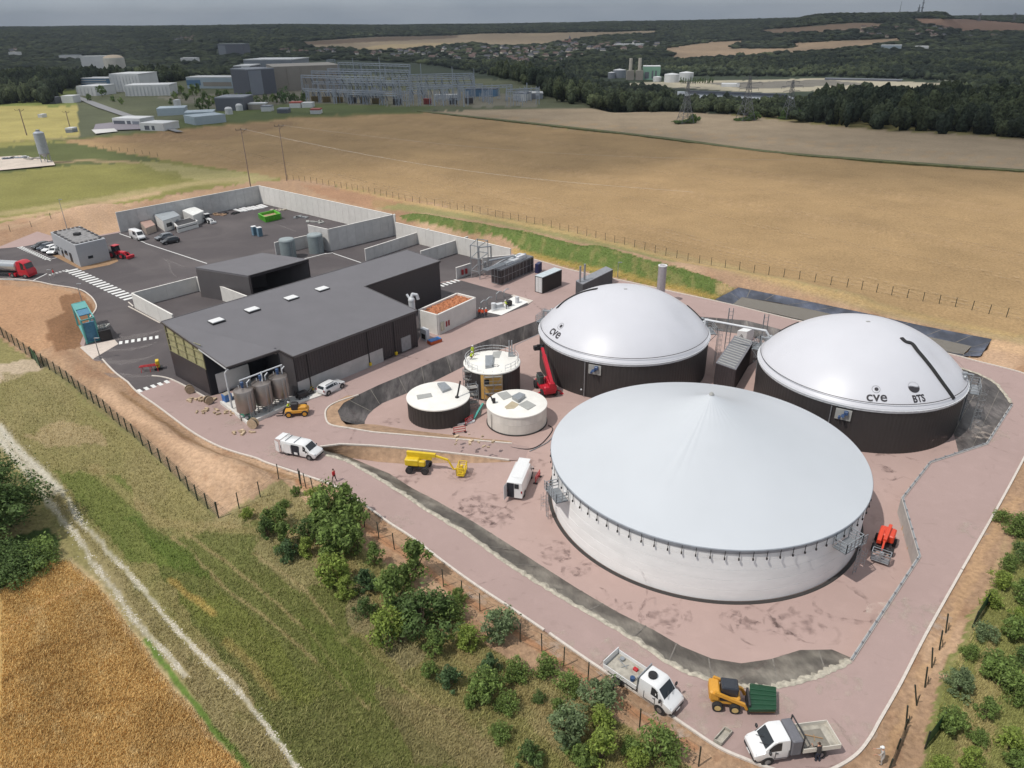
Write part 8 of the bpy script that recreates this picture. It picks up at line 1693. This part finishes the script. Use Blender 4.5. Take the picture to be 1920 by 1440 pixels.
for x,yb,yt,lab,r_ in ((1686,24,2,'thin radio mast on the wooded hill',1.0),(1727,24,-8,'tall radio tower on the wooded hill',2.2),(1721,24,8,'stubby tower beside the tall radio tower',2.4)):
    A=GT(x,yb+3); h=hat(A,yt); mb=MB(); mb.cyl((0,0,0),(0,0,h),r_*1.8,r_*.6,n=6); [mb.cyl((0,0,h*u),(0,0,h*u+3),r_*2.6,n=8) for u in (.35,.6) if r_>2]; tag(mb.build('radio_mast',FG,loc=tuple(A)),lab,'mast')
# separate trees that stand apart in the distance
def ftree(label,x,yb,yt,tone,grp,wd=.35,cone=0,seed=1,name='tree'):
    A=GT(x,yb); h=hat(A,yt); t=thing(name,label,'tree',tuple(A),0,grp); o=leafmesh('crown',500,18,.16,LV[tone],seed,1,.95,cone,.1); o.parent=t; o.scale=(h*wd,h*wd,h/1.75); mb=MB(); mb.cyl((0,0,-.3),(0,0,h*.4),.3,.15,n=6); mb.build('trunk',BARK,t)
for i,(x,yb,yt,tn) in enumerate(((376,208,184,'dark green'),(392,207,188,'dark green'),(500,196,177,'dark green'),(518,194,178,'dark green'),(537,193,162,'blue-green'),(553,192,174,'dark green'),(570,193,172,'dark green'),(455,190,174,'dark green'),(425,186,168,'dark green'),(484,194,178,'dark green'),(300,168,150,'mid green'),(192,180,160,'dark green'),(360,176,158,'mid green'))): pass
TL=sorted([(376,208,184,'dark green'),(392,207,188,'dark green'),(500,196,177,'dark green'),(518,194,178,'dark green'),(537,193,162,'blue-green'),(553,192,174,'dark green'),(570,193,172,'dark green'),(455,190,174,'dark green'),(425,186,168,'dark green'),(484,194,178,'dark green'),(340,176,160,'mid green'),(192,182,160,'dark green'),(362,180,158,'mid green'),(330,186,170,'mid green'),(350,190,174,'dark green'),(385,192,172,'dark green'),(398,196,178,'mid green'),(212,192,178,'dark green'),(228,195,182,'mid green'),(168,190,176,'dark green'),(470,192,172,'dark green'),(512,192,176,'mid green'),(322,196,184,'dark green'),(372,172,156,'dark green'),(445,192,176,'mid green'),(410,182,166,'dark green')])
for i,(x,yb,yt,tn) in enumerate(TL): ftree(f'{tn} tree before the works buildings, {ORD[i]} from the left',x,yb,yt,tn,'trees before the works',.42,0,i+40)
for i in range(14): x=1276+i*4.6; ftree(f'slim dark poplar on the wharf, {ORD[i]} from the left',x,156+.3*(i%3),144+(i%4),'dark green','poplars on the wharf',.22,.5,i+70,'poplar_tree')
# haze: one closed box of thin air
hz=bpy.data.materials.new('haze_air'); hz.use_nodes=True; hn=hz.node_tree; hn.nodes.clear(); ho=hn.nodes.new('ShaderNodeOutputMaterial'); hv=hn.nodes.new('ShaderNodeVolumePrincipled'); hv.inputs['Color'].default_value=(.78,.86,1,1); hv.inputs['Density'].default_value=HAZE; hv.inputs['Anisotropy'].default_value=.3; hn.links.new(hv.outputs[0],ho.inputs['Volume'])
mb=MB(); mb.box((0,4700,45),(26000,9700,260)); o=mb.build('haze',hz); o['kind']='stuff'; tag(o,'thin blue haze over the distant valley','haze')

# broken cloud high above: its shade lies over the far fields and the valley
def cloud(name,label,y0,y1,cell,amax):
    ys=np.arange(y0,y1,cell); xs=np.arange(-amax*y1,amax*y1,cell); X,Y=np.meshgrid(xs,ys); Xf=X.ravel();Yf=Y.ravel(); Z=zt(Xf,Yf); PX,PY=proj(Xf,Yf,Z)
    nz_=fbm(Xf,Yf,170,61); n2=fbm(Xf,Yf,60,62)
    yb=408-75*sst((PX-950)/300)-130*sst((330-PX)/160); d=sst((yb+(nz_-.5)*150-PY)/95)
    d*=np.clip(.8+(nz_-.42)*2.2,.35,1)
    def hole(P,k=1.): 
        m=inpoly(PX+(n2-.5)*26,PY+(nz_-.5)*10,P); d[m]*=(1-k)
    hole([(-900,150),(0,192),(215,190),(262,204),(200,262),(0,280),(-900,480)],.85); hole([(1200,126),(1300,130),(1560,140),(1800,150),(1780,175),(1600,176),(1440,180),(1180,160)],.9); hole([(1640,155),(1830,168),(1800,200),(1650,190)],.8)
    hole([(140,130),(340,140),(330,182),(320,250),(170,250)],.6); hole([(640,78),(1230,80),(1200,110),(1000,125),(800,120)],.5); hole([(1240,78),(1480,78),(1450,112),(1250,110)],.5); hole([(1100,140),(1180,140),(1160,185),(1080,175)],.5); hole([(430,195),(700,190),(700,205),(400,225)],.4)
    t=(520-Z)/sd.z; CX=Xf+sd.x*t; CY=Yf+sd.y*t; n=len(Xf); nc=len(xs); nr=len(ys)
    i=(np.arange(nr-1)[:,None]*nc+np.arange(nc-1)[None,:]).ravel(); q=np.stack([i,i+1,i+nc+1,i+nc],1); q=q[(d[q]>.02).any(1)]
    V=np.concatenate([np.stack([CX,CY,np.full(n,520.)],1),np.stack([CX,CY,520+cell*.5+70*d*(.6+.8*n2)],1)]); Fq=np.concatenate([q[:,::-1],q+n]); used=np.unique(Fq); mp_=np.full(2*n,-1); mp_[used]=np.arange(len(used)); dd=np.concatenate([d,d])[used]
    o=npmesh(name,V[used],mp_[Fq],CLOUDM,col=np.stack([dd]*3,1),smooth=True,kind='stuff'); tag(o,label,'cloud')
CLOUDM=bpy.data.materials.new('cloud_vapour'); CLOUDM.use_nodes=True; q_=CLOUDM.node_tree; q_.nodes.clear(); a_=q_.nodes.new('ShaderNodeAttribute'); a_.attribute_name='cover'; m1=q_.nodes.new('ShaderNodeMath'); m1.operation='MULTIPLY'; m1.inputs[1].default_value=.68; tr_=q_.nodes.new('ShaderNodeBsdfTransparent'); df_=q_.nodes.new('ShaderNodeBsdfTranslucent'); df_.inputs[0].default_value=(.8,.8,.8,1); ms_=q_.nodes.new('ShaderNodeMixShader'); oo=q_.nodes.new('ShaderNodeOutputMaterial')
q_.links.new(a_.outputs['Fac'],m1.inputs[0]); q_.links.new(m1.outputs[0],ms_.inputs[0]); q_.links.new(tr_.outputs[0],ms_.inputs[1]); q_.links.new(df_.outputs[0],ms_.inputs[2]); q_.links.new(ms_.outputs[0],oo.inputs[0])
cloud('cloud','broken cloud layer drifting over the stubble fields',150,1100,13,.95); cloud('cloud','wider cloud sheet over the valley and the far woods',1100,7500,65,.85)

def _ord(n): return f"{n}{'th' if 10<=n%100<=20 else {1:'st',2:'nd',3:'rd'}.get(n%10,'th')}"
_g={}
for o in COL.objects:
    if o.parent is None and o.get('label') and o.get('group'): _g.setdefault((o['group'],o['label']),[]).append(o)
for k_,L in _g.items():
    if len(L)>1:
        L.sort(key=lambda o:proj(*o.location)[0])
        for i,o in enumerate(L): o['label']=f"{k_[1]}, {_ord(i+1)} from the left"
